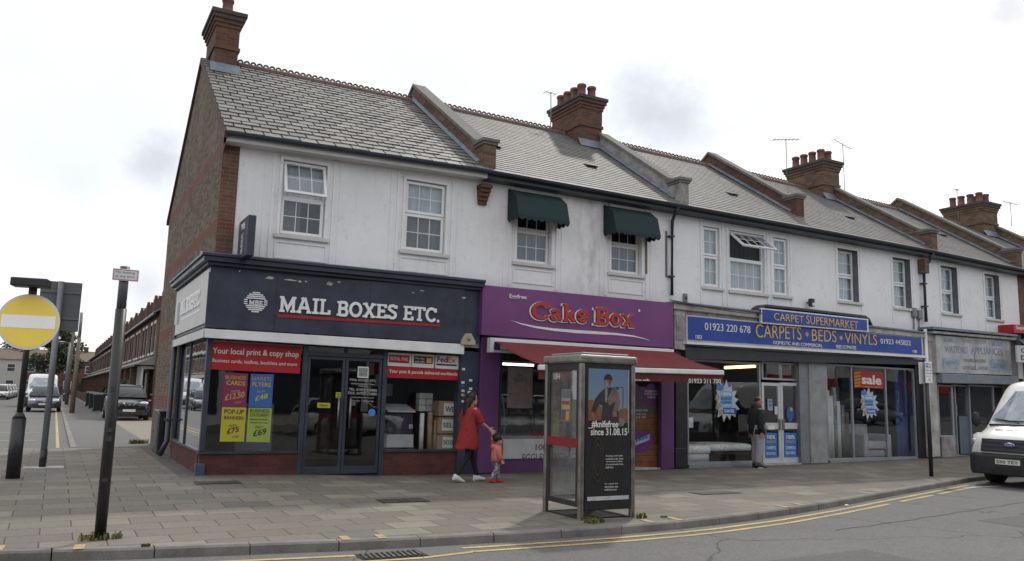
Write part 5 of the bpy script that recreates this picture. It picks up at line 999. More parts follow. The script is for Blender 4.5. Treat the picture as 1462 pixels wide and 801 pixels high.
w_('WATFORD', (1349, 503.5), (1382, 505), 493.5); w_('APPLIANCES', (1386.5, 505), (1432, 507.5), 495); w_('SERVICE', (1347, 487.5), (1362, 488.6), 482.8); w_('01923 232174', (1374, 489), (1408, 491), 484.5, FG); w_('REPAIRS', (1416, 493), (1431, 494), 488.8)
w_('WASHING MACHINES', (1376, 516.5), (1408, 518), 511.5, FG); w_('COOKERS    FRIDGES', (1374, 526.5), (1411, 528), 522, FG); w_('Repairs', (1346.5, 522), (1369, 523), 512.5); w_('Service', (1415, 526), (1436, 527), 514.5)
m = MB(); FQ(m, Y-.006, Y-.001, (1391.5, 502), (1392.3, 502), (1392.6, 528), (1391.9, 528)); FQ(m, Y-.006, Y-.001, (1388, 527), (1397.5, 527.3), (1397.5, 528), (1388, 527.7)); m.build('old_bracket', WOOD, t)
m = MB(); FQ(m, 15.0, YF, (1333, 472), (1452, 482), (1452, 486), (1333, 475.5)); m.build('cornice', STONE, B, bevel=.02); m = MB(); FQ(m, 14.92, YF, (1332, 466), (1453, 477.5), (1453, 480.5), (1332, 469.5)); m.build('cornice_top', LEAD, B)
t = thing('shutter_box', 'long blue grey roller shutter housing under the faded sign', 'shutter housing'); m = MB(); FQ(m, 15.05, YF, (1345, 533), (1455, 537.5), (1455.5, 549.5), (1346, 547)); m.build('housing', mk('blue_grey_metal', (.19, .22, .26), .5, .2, .2), t, bevel=.02)
o, a, b_, z0, z1 = glazed(B, 1340, 1361, 549, 624, (), w=.05); MB().box(a, b_, YF+.01, YF+.15, .05, z0).build('stall_riser', STONE2, B)
o, a, b_, z0, z1 = glazed(B, 1361.5, 1384, 549, 652, (1366,), w=.05, rec=.12); m = MB(); m.box(a+.25, b_-.05, YF+.1, YF+.125, .2, 1.35); m.build('door_panel', mk('door_blue_grey', (.10, .13, .17), .5, 0, .2), o)
o, a, b_, z0, z1 = glazed(B, 1385, 1452, 549, 628, (1420,), w=.05); MB().box(a, b_, YF+.01, YF+.15, .05, z0).build('stall_riser', STONE2, B)
m = MB(); FQ(m, 15.2, YF+.1, (1443, 482), (1455, 483), (1457, 640), (1447, 641)); m.build('pilaster', STONE2, B, bevel=.015)
# ---- 6: brick front at the right edge
t = thing('shop_sign', 'red sign with white letters reading Super, cut by the right edge of the photo', 'sign'); m = MB(); FQ(m, 14.9, YF, (1447, 463), (1500, 467), (1500, 478), (1448.5, 475)); m.build('board', REDP, t); textF('Super', 14.898, (1451, 471.5), (1466, 472.5), (1451, 465), PAPER, t, bold=.02, d=.004)
t = thing('shop_canopy', 'blue grey curved canopy under the red sign', 'canopy'); p = onY(1450, 480, 15); MB().rings([[(x, 15.4-.7*sin(a), p[2]-.45+.45*cos(a)) for a in np.linspace(0, pi/2, 7)] for x in (p[0], p[0]+3)], False, True, False).build('cover', mk('blue_grey_canvas', (.07, .10, .14), .8, 0, .2), t)
t = thing('projecting_sign', 'white and black street sign board at the right edge, partly cut off', 'sign'); m = MB(); FQ(m, 14.5, 14.56, (1452, 493), (1490, 495), (1490, 519), (1453.5, 517)); m.build('board', GREYW, t)
textF('CAR', 14.498, (1458, 503.5), (1476, 504.5), (1458, 497), INK, t, bold=.02, d=.003); textF('DISC', 14.498, (1458, 514), (1480, 515), (1458, 507), INK, t, bold=.02, d=.003)
B = ROOT[6]; m = MB(); m.box(28.0, 33.3, YF+.02, YF+.2, .1, 2.72); m.build('shopfront', GREYM, B)
B = ROOT[7]; m = MB(); m.box(33.3, 38.6, YF+.02, YF+.2, .1, 2.72); m.build('shopfront', GREYM, B)
# ================================================================== STREET FURNITURE
def cylpost(mb, x, y, z0, z1, r0, r1=None, n=14): mb.tube([(x, y, z0), (x, y, z1)], [r0, r1 or r0], n)
# ---- phone kiosk
KX0, KX1, KY0, KY1, KH = 6.24, 7.09, 9.24, 10.12, 2.2
t = thing('phone_kiosk', 'stainless steel phone kiosk with red banded glass side and a large poster', 'phone box', None, (0, 0, 0))
m = MB()
for x, y in ((KX0, KY0), (KX1, KY0), (KX0, KY1), (KX1, KY1)): m.box(x-.036, x+.036, y-.036, y+.036, -.02, KH-.12)
m.build('corner_post', STEEL, t, bevel=.018)
MB().box(KX0-.06, KX1+.06, KY0-.06, KY1+.06, KH-.12, KH-.005).build('roof', mk('roof_steel', (.27, .26, .24), .42, .7, .3, 6, .1), t, bevel=.03); MB().box(KX0+.03, KX1-.03, KY0+.03, KY1-.03, KH-.004, KH+.03).build('roof_top', GREYM, t, bevel=.02)
def kframe(nm, ax, c, mids=()):
    m = MB(); e = .045; f = .055; z0, z1 = .16, KH-.12
    lo, hi = (KY0+e, KY1-e) if ax == 'x' else (KX0+e, KX1-e)
    for a, b_, q0, q1 in ((lo, lo+f, z0, z1), (hi-f, hi, z0, z1), (lo+f, hi-f, z0, z0+.07), (lo+f, hi-f, z1-.10, z1)):
        m.box(c-.02, c+.02, a, b_, q0, q1) if ax == 'x' else m.box(a, b_, c-.02, c+.02, q0, q1)
    o = m.build(nm, BLACKP, t, bevel=.004); g = MB(); a, b_ = lo+f, hi-f
    g.box(c-.004, c+.004, a, b_, z0+.07, z1-.1) if ax == 'x' else g.box(a, b_, c-.004, c+.004, z0+.07, z1-.1); g.build('pane', GLASSK, o)
    m = MB(); m.box(c-.026, c+.026, lo+.005, hi-.005, .94, 1.06) if ax == 'x' else m.box(lo+.005, hi-.005, c-.026, c+.026, .94, 1.06); m.build('red_band', MM('dull_red_band', (.20, .012, .015), .5, 0, .2), o); return o
kframe('side_panel', 'x', KX0); kframe('door', 'x', KX1); kframe('rear_panel', 'y', KY1)
m = MB(); m.box(KX0+.046, KX1-.046, KY0-.03, KY0+.03, .12, KH-.121); m.build('poster_case', BLACKP, t, bevel=.008)
MB().box(KX0+.3, KX1-.3, KY1-.2, KY1-.03, .9, 1.6).build('telephone', BLACKP, t, bevel=.02)
MB().box(KX0+.02, KX1-.02, KY0+.03, KY1-.02, -.01, .02).build('base', BLACKP, t)
textX('184', KX0-.005, 9.95, 9.78, 1.86, .09, GREYW, t, d=.001)
# advert
pa = thing('poster_advert', 'tall dark poster of a man in a beanie, reading #knifefree since 31.08.15', 'poster')
def kx(px): return KX0+.07+(px-835.5)/(896-835.5)*(KX1-KX0-.14)
def kz(py): return 2.02-(py-527)/(712-527)*(2.02-.24)
Yp = KY0-.0315
def kpoly(pts, mat, lay, nm): m = MB(); m.prism([(kx(x), Yp-.0012*lay, kz(y)) for x, y in pts], (0, .001, 0)); return m.build(nm, mat, pa)
def pm(n, c): return mk('print_'+n, c, .45, 0, .25, 9, 0)
m_, t_, b_ = newmat('print_sky'); sp = t_.new('ShaderNodeSeparateXYZ'); t_.link(t_.pos(), sp.inputs[0]); t_.link(t_.mix(t_.ramp(sp.outputs[2], (1.0, 2.0, 0, 1)), (.22, .26, .30), (.12, .20, .32)), b_.inputs['Base Color']); b_.inputs['Roughness'].default_value = .3
kpoly([(835.5, 527), (896, 527), (896, 712), (835.5, 712)], pm('black', (.018, .018, .02)), 0, 'sheet')
kpoly([(837, 528), (894, 528), (894, 601), (837, 601)], m_, 1, 'sky_print')
kpoly([(837, 573), (842, 572), (850, 577), (856, 583), (856, 601), (837, 601)], pm('rock', (.20, .085, .045)), 2, 'rock_print'); kpoly([(878, 588), (884, 584), (890, 583), (894, 586), (894, 604), (878, 604)], pm('rock2', (.17, .09, .055)), 2, 'rock_print')
kpoly([(884+5*cos(a), 603+6*sin(a)) for a in np.linspace(0, 2*pi, 14, endpoint=False)], pm('dish', (.20, .17, .14)), 3, 'disc_print')
for q in ([(872, 553), (887, 553), (887, 554), (872, 554)], [(886, 553), (887, 553), (887, 583), (886, 583)], [(876, 554), (880, 554), (880, 557), (876, 557)]): kpoly(q, pm('mast', (.05, .055, .06)), 2, 'mast_print')
kpoly([(853, 562), (860, 556), (868, 554), (876, 556), (880, 562), (882, 575), (879, 584), (881, 604), (855, 604), (857, 580), (852, 578), (846, 592), (841, 590), (846, 572)], pm('jacket', (.035, .032, .035)), 4, 'jacket_print')
kpoly([(870, 557), (876, 556), (880, 563), (882, 575), (877, 592), (872, 588), (875, 574), (866, 580), (864, 570)], pm('jacket_light', (.17, .11, .09)), 5, 'jacket_print')
kpoly([(860, 556), (864, 556), (863, 576), (860, 574)], pm('zip', (.2, .19, .18)), 6, 'zip_print')
kpoly([(841, 590), (845, 589), (845, 596), (841, 597)], pm('hand', (.25, .12, .08)), 5, 'hand_print'); kpoly([(871, 588), (877, 588), (878, 595), (872, 596)], pm('hand', (.25, .12, .08)), 6, 'hand_print')
kpoly([(860, 545), (861, 540), (868, 540), (869, 546), (867, 552), (864, 554.5), (861, 551)], pm('face', (.34, .19, .14)), 6, 'face_print'); kpoly([(865, 541), (868, 541), (869, 546), (867, 552), (865, 553)], pm('face_shade', (.16, .09, .07)), 7, 'face_print')
kpoly([(859, 544), (859, 539.5), (861.5, 536), (865, 535), (868.5, 536.5), (870.4, 542), (870, 545), (868.5, 543.2), (860.5, 543.2)], pm('hat', (.02, .022, .028)), 8, 'beanie_print'); kpoly([(862, 545), (864, 545), (864, 545.8), (862, 545.8)], pm('hat', (.02, .02, .02)), 8, 'brow_print'); kpoly([(865.6, 545), (867.6, 545), (867.6, 545.8), (865.6, 545.8)], pm('hat', (.02, .02, .02)), 8, 'brow_print')
kpoly([(893.6, 528), (894.6, 528), (894.6, 618), (893.6, 618)], pm('white', (.5, .5, .5)), 9, 'edge_print'); kpoly([(836.5, 705.5), (895, 705.5), (895, 711), (836.5, 711)], pm('strip', (.45, .5, .52)), 9, 'strip_print')
def ktext(s, x0, x1, y0, y1, bold=0): return place(text_mesh(s, bold), (kx(x0), Yp-.014, kz(y1)), (1, 0, 0), (0, 0, 1), kx(x1)-kx(x0), kz(y0)-kz(y1), n=(0, -1, 0), d=.001, mat=PAPER, parent=pa)
ktext('_#knifefree', 836.5, 879, 601, 612, .02); ktext('since 31.08.15', 840, 892, 611.5, 621.5, .02)
for i, s in enumerate(('Carrying a knife easily', 'could lead to life. That\'s', 'why thousands of millions', 'of young people living', 'knife free.')): ktext(s, 861.5, 861.5+(24, 25, 24, 25, 11)[i], 649+i*3.9, 651.7+i*3.9)
for i, s in enumerate(('For support and', 'information visit', 'knifefree.co.uk')): ktext(s, 860.5, 860.5+(18.5, 18.5, 17)[i], 698-.5+i*3.9-10, 700.6+i*3.9-10.5)
for rx in (5.5, 8): 
    m = MB(); m.rings([[(kx(850)+.011*r_*cos(a), Yp-.0105, kz(655)+.035*r_*sin(a)) for a in np.linspace(0, 2*pi, 28)] for r_ in (rx, rx+.5)], False, False, False); m.build('wheel_print', pm('rust', (.07, .045, .035)), pa)
pc = thing('phone_card', 'small colourful advert card stuck inside the glass side of the phone kiosk', 'card'); YC0, YC1 = 9.75, 9.53
MB().box(KX0+.006, KX0+.009, YC1, YC0, 1.28, 1.72).build('sheet', PAPER, pc)
for k, (a, b_, c) in enumerate(((1.29, 1.44, 'r'), (1.45, 1.5, 'y'), (1.51, 1.56, 'r'), (1.60, 1.71, 'k'))): MB().box(KX0+.0030, KX0+.0055, YC1+.01, YC0-.01, a, b_).build('print', {'r': REDP, 'y': YELLOW, 'k': GREYM}[c], pc)
MB().box(KX0+.001, KX0+.0028, YC1+.02, YC1+.10, 1.30, 1.42).build('print', YELLOW, pc); MB().box(KX0+.001, KX0+.0028, YC1+.13, YC0-.02, 1.33, 1.43).build('print', BLU, pc)
# ---- posts
bx, by = -.46, 15.6; gzb = gz(bx, by)
t = thing('no_entry_sign', 'round yellow sign with a white bar on a thick based black post', 'road sign', None, (bx, by, gzb))
m = MB(); cylpost(m, 0, 0, 0, .95, .105); cylpost(m, 0, 0, .95, 1.05, .105, .05); m.build('post_base', BLACKP, t); m = MB(); cylpost(m, 0, 0, 1.05, 3.02, .047); m.build('post', BLACKP, t)
face = math.atan2(-by, -bx)           # turned to the road users coming from the main street
R_ = Matrix.Rotation(face+pi/2+radians(-12), 4, 'Z')
cz = onY(44.5, 459.5, by-.1)[2]-gzb; rad = .46
def disc(r, y, th, n=48): m = MB(); m.prism([(r*cos(a), y, cz+r*sin(a)) for a in np.linspace(0, 2*pi, n, endpoint=False)], (0, th, 0)); m.v = [tuple(R_ @ Vector(v)) for v in m.v]; return m
disc(rad, -.075, .012).build('disc', WHITEP, t); disc(rad*.925, -.0785, .003).build('yellow_face', mk('bright_yellow', (.93, .70, .12), .5, 0, .05, 3, 0), t)
m = MB(); m.box(-rad*.85, rad*.85, -.084, -.080, cz-.105, cz+.105); m.v = [tuple(R_ @ Vector(v)) for v in m.v]; m.build('white_bar', mk('bright_white', (.93, .93, .93), .5, 0, .03, 3, 0), t, bevel=.0)
m = MB(); m.box(-.27, .27, -.35, -.02, cz+.56, cz+.70); m.v = [tuple(R_ @ Vector(v)) for v in m.v]; m.build('lamp_box', BLACKP, t, bevel=.02); m = MB(); m.box(-.06, .06, -.12, .03, cz+.46, cz+.56); m.build('lamp_bracket', BLACKP, t)
for z in (cz-.2, cz+.2): MB().box(-.06, .06, -.065, .06, z, z+.04).build('clamp', GREYM, t)
bx, by = -.07, 17.5; zt = onY(88, 402, by)[2]
t = thing('road_sign', 'back of a tall grey rectangular sign on a light grey pole', 'road sign', None, (bx, by, gz(bx, by)))
m = MB(); cylpost(m, 0, 0, .33, zt-.1, .055); m.build('post', GREYM, t); m = MB(); cylpost(m, 0, 0, 0, .33, .062); m.build('post_foot', BLACKP, t)
a, b_ = onY(59, 400, by+.09), onY(111, 474, by+.09); MB().box(a[0]-bx, b_[0]-bx, .075, .095, b_[2]-.1, a[2]-.1).build('plate', mk('dull_alu', (.115, .125, .14), .6, .3, .12, 3, .05), t, bevel=.01)
for z in (a[2]-.32, b_[2]+.12): MB().box(a[0]-bx, b_[0]-bx, .052, .074, z, z+.04).build('rail', mk('dull_alu2', (.13, .14, .16), .5, .4, .1), t)
MB().box(-.3, .35, -.25, .2, 0, .012).build('foot_slab', STONE, t)
bx, by = .56, 9.87
t = thing('sign_post', 'dark post with a small white plate reading No loading at any time, near the kerb', 'sign post', None, (bx, by, 0))
zs_ = 2.45; m = MB(); cylpost(m, 0, 0, -.02, zs_, .058); m.build('post', BLACKP, t); m = MB(); cylpost(m, 0, 0, zs_, 2.92, .05); m.build('upper_post', mk('weathered_grey_post', (.09, .095, .105), .5, .2, .2), t)
a = onY(164.5, 380.5, by-.07); b_ = onY(200.5, 398.5, by-.07); w = (b_[0]-a[0]); z0, z1 = 2.755, 2.885
m = MB(); m.box(-w/2+.01, w/2+.01, -.075, -.065, z0, z1); m.build('plate', WHITEP, t, bevel=.004); m = MB(); frame(m, -w/2+.018, w/2+.002, z0+.008, z1-.008, -.0765, -.0752, .006); m.build('plate_border', mk('dull_red_ink', (.35, .06, .06), .6, 0, .1), t)
for s, z in (('No loading', z0+.072), ('at any time', z0+.026)): place(text_mesh(s), (-w/2+.04, -.0755, z), (1, 0, 0), (0, 0, 1), w-.07, .036, n=(0, -1, 0), d=.001, mat=GREYM, parent=t)
for z in (z0+.02, z1-.04): MB().box(-.06, .06, -.064, .06, z, z+.02).build('clamp', GREYM, t)
for z, w_ in ((.6, .02), (1.02, .03), (1.12, .02), (1.55, .025)): MB().box(-.03, .02, -.062, -.054, z, z+w_*2).build('sticker', MM('sticker_residue', (.05, .05, .055), .7, 0, .4, 20), t)
bx, by = 17.73, 11.94
t = thing('sign_post', 'thin black post with white parking plates near the parked van', 'sign post', None, (bx, by, gz(bx, by)))
m = MB(); cylpost(m, 0, 0, -.02, 2.62, .045); m.build('post', BLACKP, t)
MB().box(-.13, .13, -.06, -.05, 2.12, 2.62).build('plate', WHITEP, t, bevel=.006); MB().box(-.19, .05, .055, .065, 2.1, 2.6).build('plate', WHITEP, t, bevel=.006)
MB().box(-.10, -.03, -.063, -.0605, 2.48, 2.58).build('plate_print', BLU, t); place(text_mesh('P', .02), (-.085, -.0635, 2.50), (1, 0, 0), (0, 0, 1), .04, .06, n=(0, -1, 0), d=.001, mat=PAPER, parent=t)
for i, s in enumerate(('Permit', 'holders', 'Mon - Sat', '8am-6.30pm')): place(text_mesh(s), (-.1 if i > 1 else -.01, -.0605, (2.54, 2.48, 2.40, 2.33)[i]), (1, 0, 0), (0, 0, 1), .11 if i < 2 else .2, .035, n=(0, -1, 0), d=.001, mat=INK, parent=t)
MB().box(-.1, .1, -.0625, -.0605, 2.27, 2.275).build('plate_print', INK, t); place(text_mesh('<'), (-.03, -.0605, 2.17), (1, 0, 0), (0, 0, 1), .07, .06, n=(0, -1, 0), d=.001, mat=INK, parent=t)
# gable foot: bins/gate posts and drainpipe of the corner shop
t = thing('drainpipe', 'dark blue drainpipe with a splayed foot at the back edge of the shop side window', 'drainpipe'); MB().tube([(GX-.08, SY1+.12, 3.0), (GX-.08, SY1+.12, .45), (GX-.22, SY1+.05, .15)], .055, 8).build('pipe', NAVYF, t); MB().box(GX-.16, GX-.0, SY1+.04, SY1+.2, .9, .94).build('bracket', NAVYF, t)
t = thing('utility_box', 'narrow dark cabinet standing against the gable wall', 'cabinet'); MB().box(GX-.16, GX-.02, 20.6, 21.5, .1, 1.05).build('body', BLACKP, t, bevel=.02); MB().box(GX-.168, GX-.161, 20.7, 21.4, .2, .95).build('door', BLACKP, t); MB().box(GX-.18, GX, 20.57, 21.53, 1.051, 1.09).build('lid', GREYM, t, bevel=.01)
# TV aerials
def aerial(lab, x, y, z0, z1, rod, n=5, tilt=.0):
    t = thing('tv_aerial', lab, 'aerial', None, (x, y, z0)); m = MB(); m.tube([(0, 0, 0), (.02, 0, (z1-z0)*.4), (0, 0, z1-z0)], .014, 5); m.build('mast', GREYM, t); h = z1-z0-.03
    m = MB(); m.tube([(-rod/2, 0, h-tilt), (rod/2, 0, h+tilt)], .010, 5)
    for i in range(n): u = -rod/2+rod*i/(n-1); m.tube([(u, -.16, h+tilt*2*u/rod), (u, .16, h+tilt*2*u/rod)], .007, 4)
    m.build('rods', GREYM, t)
p = onY(772, 128, 19.6); aerial('thin television aerial on a leaning mast left of the first five pot chimney', p[0]+.35, 19.6, 9.3, p[2], .35, 3)
p = onY(1122, 204, 19.6); aerial('long horizontal television aerial left of the middle chimney', p[0], 19.6, 9.4, p[2]+.15, 1.3, 8, .12)
p = onY(1203, 205, 19.6); aerial('television aerial on a thin mast right of the middle chimney', p[0], 19.6, 9.1, p[2], .9, 6, -.1)
p = onY(1366, 270, 19.6); aerial('short aerial mast left of the far right chimney', p[0], 19.6, 9.0, p[2], .3, 3)
p = onY(1432, 291, 19.6); aerial('aerial pointing right beside the far right chimney', p[0], 19.3, 9.3, p[2], 1.1, 7)
# ================================================================== PLANTS
LEAFM = {}
def leafmat(n, c1, c2):
    m, t, b = newmat(n); a = t.new('ShaderNodeAttribute', attribute_name='tint'); t.link(t.mix(a.outputs['Fac'], c1, c2), b.inputs['Base Color']); b.inputs['Roughness'].default_value = .6; b.inputs['Specular IOR Level'].default_value = .3
    b.inputs['Subsurface Weight'].default_value = 0; return m
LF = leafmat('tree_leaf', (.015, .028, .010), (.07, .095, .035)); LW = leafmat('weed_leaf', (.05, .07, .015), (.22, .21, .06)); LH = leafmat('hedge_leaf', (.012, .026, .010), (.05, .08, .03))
def leaves(mb, c, r, n, s, rnd):
    for _ in range(n):
        while True:
            p = np.array([rnd.uniform(-1, 1) for _ in range(3)]); d = np.linalg.norm(p)
            if .25 < d < 1: break
        q = np.array(c)+p*np.array(r); a = np.array([rnd.gauss(0, 1) for _ in range(3)]); a /= np.linalg.norm(a); b = np.cross(a, [rnd.gauss(0, 1) for _ in range(3)]); b /= np.linalg.norm(b)
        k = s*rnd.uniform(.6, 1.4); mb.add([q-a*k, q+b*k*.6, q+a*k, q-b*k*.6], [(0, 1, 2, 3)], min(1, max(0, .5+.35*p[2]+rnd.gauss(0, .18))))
def tree(lab, x, y, z0, h, r, n=42, seed=1, group=None):
    rnd = random.Random(seed); t = thing('tree', lab, 'tree', group, (x, y, z0)); m = MB(); m.tube([(0, 0, 0), (.1, 0, h*.3), (-.1, .1, h*.55), (0, 0, h*.8)], [.28, .22, .15, .06], 8)
    for i in range(7): a = rnd.uniform(0, 2*pi); z = h*rnd.uniform(.3, .6); m.tube([(0, 0, z), (r*.4*cos(a), r*.4*sin(a), z+h*.12), (r*.75*cos(a), r*.75*sin(a), z+h*.25)], [.1, .06, .02], 6)
    m.build('trunk', WOOD, t); m = MB()
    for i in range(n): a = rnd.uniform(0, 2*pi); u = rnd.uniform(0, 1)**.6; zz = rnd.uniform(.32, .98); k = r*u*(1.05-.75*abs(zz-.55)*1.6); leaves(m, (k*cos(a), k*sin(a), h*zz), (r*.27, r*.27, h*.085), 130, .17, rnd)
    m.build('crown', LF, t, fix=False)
tree('large dark tree at the end of the side street, behind the grey sign', -.2, 136, .1, 9.6, 3.6, 55, 3)
tree('lower bushy tree left of the large one at the end of the side street', -5.5, 160, .1, 8.4, 4.5, 34, 5)
tree('tree beyond the far houses, left of the yellow sign', -13, 175, .1, 9.0, 4.6, 30, 8)
def weeds(lab, x, y, w, n, h, seed, nm='weed_clump'):
    rnd = random.Random(seed); m = MB(); z = gz(x, y)+.003
    for _ in range(n):
        a = rnd.uniform(0, 2*pi); r = w*rnd.random()**.6; px, py = x+r*cos(a), y+r*sin(a)*.5; b = rnd.uniform(0, 2*pi); hh = h*rnd.uniform(.3, 1); l = hh*.7
        dx, dy = cos(b)*l, sin(b)*l; s = .012; m.add([(px-s*sin(b), py+s*cos(b), z), (px+s*sin(b), py-s*cos(b), z), (px+dx*.6+s*sin(b), py+dy*.6-s*cos(b), z+hh), (px+dx*.6-s*sin(b), py+dy*.6+s*cos(b), z+hh)], [(0, 1, 2, 3)], rnd.random())
    tag(m.build(nm, LW, fix=False), lab, 'weeds')
weeds('green weeds around the foot of the post with the small white plate', .56, 9.86, .22, 90, .075, 1); weeds('yellow green weeds at the near left foot of the phone kiosk', 6.3, 9.0, .15, 80, .06, 2)
weeds('low weeds and dry stalks at the right foot of the phone kiosk', 7.15, 9.12, .10, 36, .07, 3); weeds('tiny weed tuft in the kerb joint left of the dark post', .95, 9.25, .04, 25, .03, 4); weeds('small weeds on the kerb right of the phone kiosk', 7.5, 9.05, .06, 25, .025, 5)
weeds('weeds at the foot of the gable wall by the forecourt', 2.1, 24.3, .25, 120, .12, 6)
# ================================================================== SIDE STREET
HX = 4.4
DPN = MM('dark_pane', (.05, .06, .07), .15, 0, .2)
WHT = MM('white_trim', (.55, .55, .53), .6, 0, .2, 3, 0)
def terrace_house(lab, first=False):
    t = thing('terraced_house', lab, 'house', 'terraced houses along the side street'); w = 4.7; e = 5.5
    m = MB(); hs = [(1.2, 2.1, 3.35, 4.9), (3.1, 3.9, 3.35, 4.9)]
    ys = [0, 1.2, 2.1, 3.1, 3.9, w]; zs_ = [0, 3.35, 4.9, e]
    for a, b_ in zip(ys, ys[1:]):
        for c, d in zip(zs_, zs_[1:]):
            if any(h[0] < (a+b_)/2 < h[1] and h[2] < (c+d)/2 < h[3] for h in hs): continue
            m.add([(0, a, c), (0, b_, c), (0, b_, d), (0, a, d)], [(0, 1, 2, 3)])
    m.add([(0, 0, 0), (8, 0, 0), (8, 0, e), (4, 0, e+2.3), (0, 0, e)], [tuple(range(5))]); m.add([(0, w, 0), (8, w, 0), (8, w, e), (4, w, e+2.3), (0, w, e)], [tuple(range(5))]); m.build('wall', TERRB, t)
    r = MB(); r.hexa([(-.25, -.02, e-.15), (-.25, w+.02, e-.15), (-.25, w+.02, e-.07), (-.25, -.02, e-.07)], [(4, -.02, e+2.35), (4, w+.02, e+2.35), (4, w+.02, e+2.43), (4, -.02, e+2.43)]); r.hexa([(8.2, -.02, e-.15), (8.2, w+.02, e-.15), (8.2, w+.02, e-.07), (8.2, -.02, e-.07)], [(4.001, -.02, e+2.35), (4.001, w+.02, e+2.35), (4.001, w+.02, e+2.43), (4.001, -.02, e+2.43)]); ro = r.build('roof', SLATE, t)
    MB().box(.5, 1.4, -.25, .25, e-.1, e+1.45).build('chimney', TERRB, ro); m = MB()
    for k in range(4): m.lathe([(.11, 0), (.09, .22), (.10, .25)], (.62+k*.22, 0, e+1.45), 8)
    m.build('chimney_pots', POTM, ro); MB().box(-.3, -.18, 0, w, e-.24, e-.13).build('gutter', BLACKP, t)
    for h in hs: f = MB(); f.box(.05, .12, h[0], h[0]+.08, h[2], h[3]); f.box(.05, .12, h[1]-.08, h[1], h[2], h[3]); f.box(.05, .12, h[0]+.08, h[1]-.08, h[2], h[2]+.08); f.box(.05, .12, h[0]+.08, h[1]-.08, h[3]-.08, h[3]); f.box(.05, .12, h[0]+.08, h[1]-.08, 4.1, 4.17); f.box(-.08, .0, h[0]-.1, h[1]+.1, h[2]-.12, h[2]); f.box(-.03, -.001, h[0]-.12, h[1]+.12, h[3], h[3]+.16); fo = f.build('window', WHT, t); MB().box(.09, .1, h[0], h[1], h[2], h[3]).build('pane', DPN, fo)
    b_ = MB(); b_.box(-.6, -.001, .5, 2.9, 0, .8); bo = b_.build('bay', TERRB, t); f = MB()
    for y in (.5, 1.25, 2.05, 2.8): f.box(-.6, -.5, y, y+.1, .8, 2.45)
    f.box(-.62, -.001, .48, 2.92, 2.45, 2.6); f.box(-.62, -.001, .48, 2.92, .8, .88); f.build('bay_frame', WHT, bo); MB().box(-.55, -.54, .6, 2.8, .88, 2.45).build('pane', DPN, bo)
    pr = MB(); pr.prism([(-.95, .1, 2.65), (-.001, .1, 3.15), (-.001, .1, 2.65)], (0, w-.1, 0)); pr.build('porch_roof', SLATE, t); MB().box(-.98, -.92, .1, w, 2.56, 2.66).build('porch_gutter', BLACKP, t)
    MB().box(-.05, -.001, 3.4, 4.3, .1, 2.3).build('door', MM('house_door', (.35, .35, .34), .5, 0, .2), t); MB().box(-.9, -.6, 3.05, 3.35, 0, 2.6).build('porch_pier', TERRB, t)
    MB().box(-1.8, -1.65, 0, w-.9, 0, .8).build('garden_wall', TERRB, t); return t
h0 = terrace_house('x'); n = 0
ordn = ['nearest', 'second', 'third', 'fourth', 'fifth', 'sixth', 'seventh', 'eighth', 'ninth', 'tenth', 'eleventh', 'twelfth', 'thirteenth', 'fourteenth', 'fifteenth', 'sixteenth', 'seventeenth', 'eighteenth', 'nineteenth', 'twentieth', 'twenty first']
for k in range(21):
    h = h0 if k == 0 else copy_tree(h0); h.location = (HX, 45.4+4.7*k, .1); h['label'] = 'brick terraced house with bay window in the side street, '+ordn[k]+' from the corner building'
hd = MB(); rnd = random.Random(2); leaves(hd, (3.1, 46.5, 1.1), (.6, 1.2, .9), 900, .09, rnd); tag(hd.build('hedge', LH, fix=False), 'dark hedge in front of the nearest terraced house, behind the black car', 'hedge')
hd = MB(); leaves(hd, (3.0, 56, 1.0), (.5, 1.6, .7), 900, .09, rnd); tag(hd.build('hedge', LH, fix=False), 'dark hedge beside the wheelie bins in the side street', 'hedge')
def bin_(lab, x, y, c):
    t = thing('wheelie_bin', lab, 'bin', 'wheelie bins along the side street', (x, y, .106)); m = MB(); m.hexa([(-.24, -.28, .06), (.24, -.28, .06), (.29, -.36, .98), (-.29, -.36, .98)], [(-.24, .22, .06), (.24, .22, .06), (.29, .34, .98), (-.29, .34, .98)]); m.build('body', c, t, bevel=.02)
    m = MB(); m.hexa([(-.31, -.38, .985), (.31, -.38, .985), (.31, -.38, 1.02), (-.31, -.38, 1.02)], [(-.31, .36, .985), (.31, .36, .985), (.28, .36, 1.1), (-.28, .36, 1.1)]); m.build('lid', c, t, bevel=.015)
    for s in (-1, 1): MB().tube([(s*.27, .24, .1), (s*.23, .24, .1)], .1, 12).build('wheel', BLACKP, t)
bl = ['black wheelie bin standing nearest the parked black car', 'second wheelie bin behind the black one', 'third wheelie bin in the line', 'fourth wheelie bin in the line', 'fifth wheelie bin in the line', 'sixth and farthest wheelie bin in the line']
for k in range(6): bin_(bl[k], 2.35+.12*(k % 2), 54.5+k*3.4, MM('bin_plastic', (.02, .024, .022), .55, 0, .2))
def streetpole(lab, x, y, h, mat, head=False, top=None):
    t = thing('street_lamp' if head else 'utility_pole', lab, 'street lamp' if head else 'pole', None, (x, y, .1)); m = MB(); m.tube([(0, 0, 0), (0, 0, h)], [.14, .09], 10); m.build('pole', mat, t)
    if top: m = MB(); m.tube([(0, 0, h), (0, 0, h+top)], [.085, .08], 8); m.build('upper_pole', GREYM, t)
    if head: MB().tube([(0, 0, h-.05), (-.5, 0, h+.1)], .03, 6).build('arm', GREYM, t); MB().ball((-.7, 0, h+.08), (.32, .12, .06)).build('lantern', GREYW, t)
streetpole('wooden pole with a pale upper part standing on the footway of the side street', .95, 51.7, 4.2, WOOD, top=1.4)
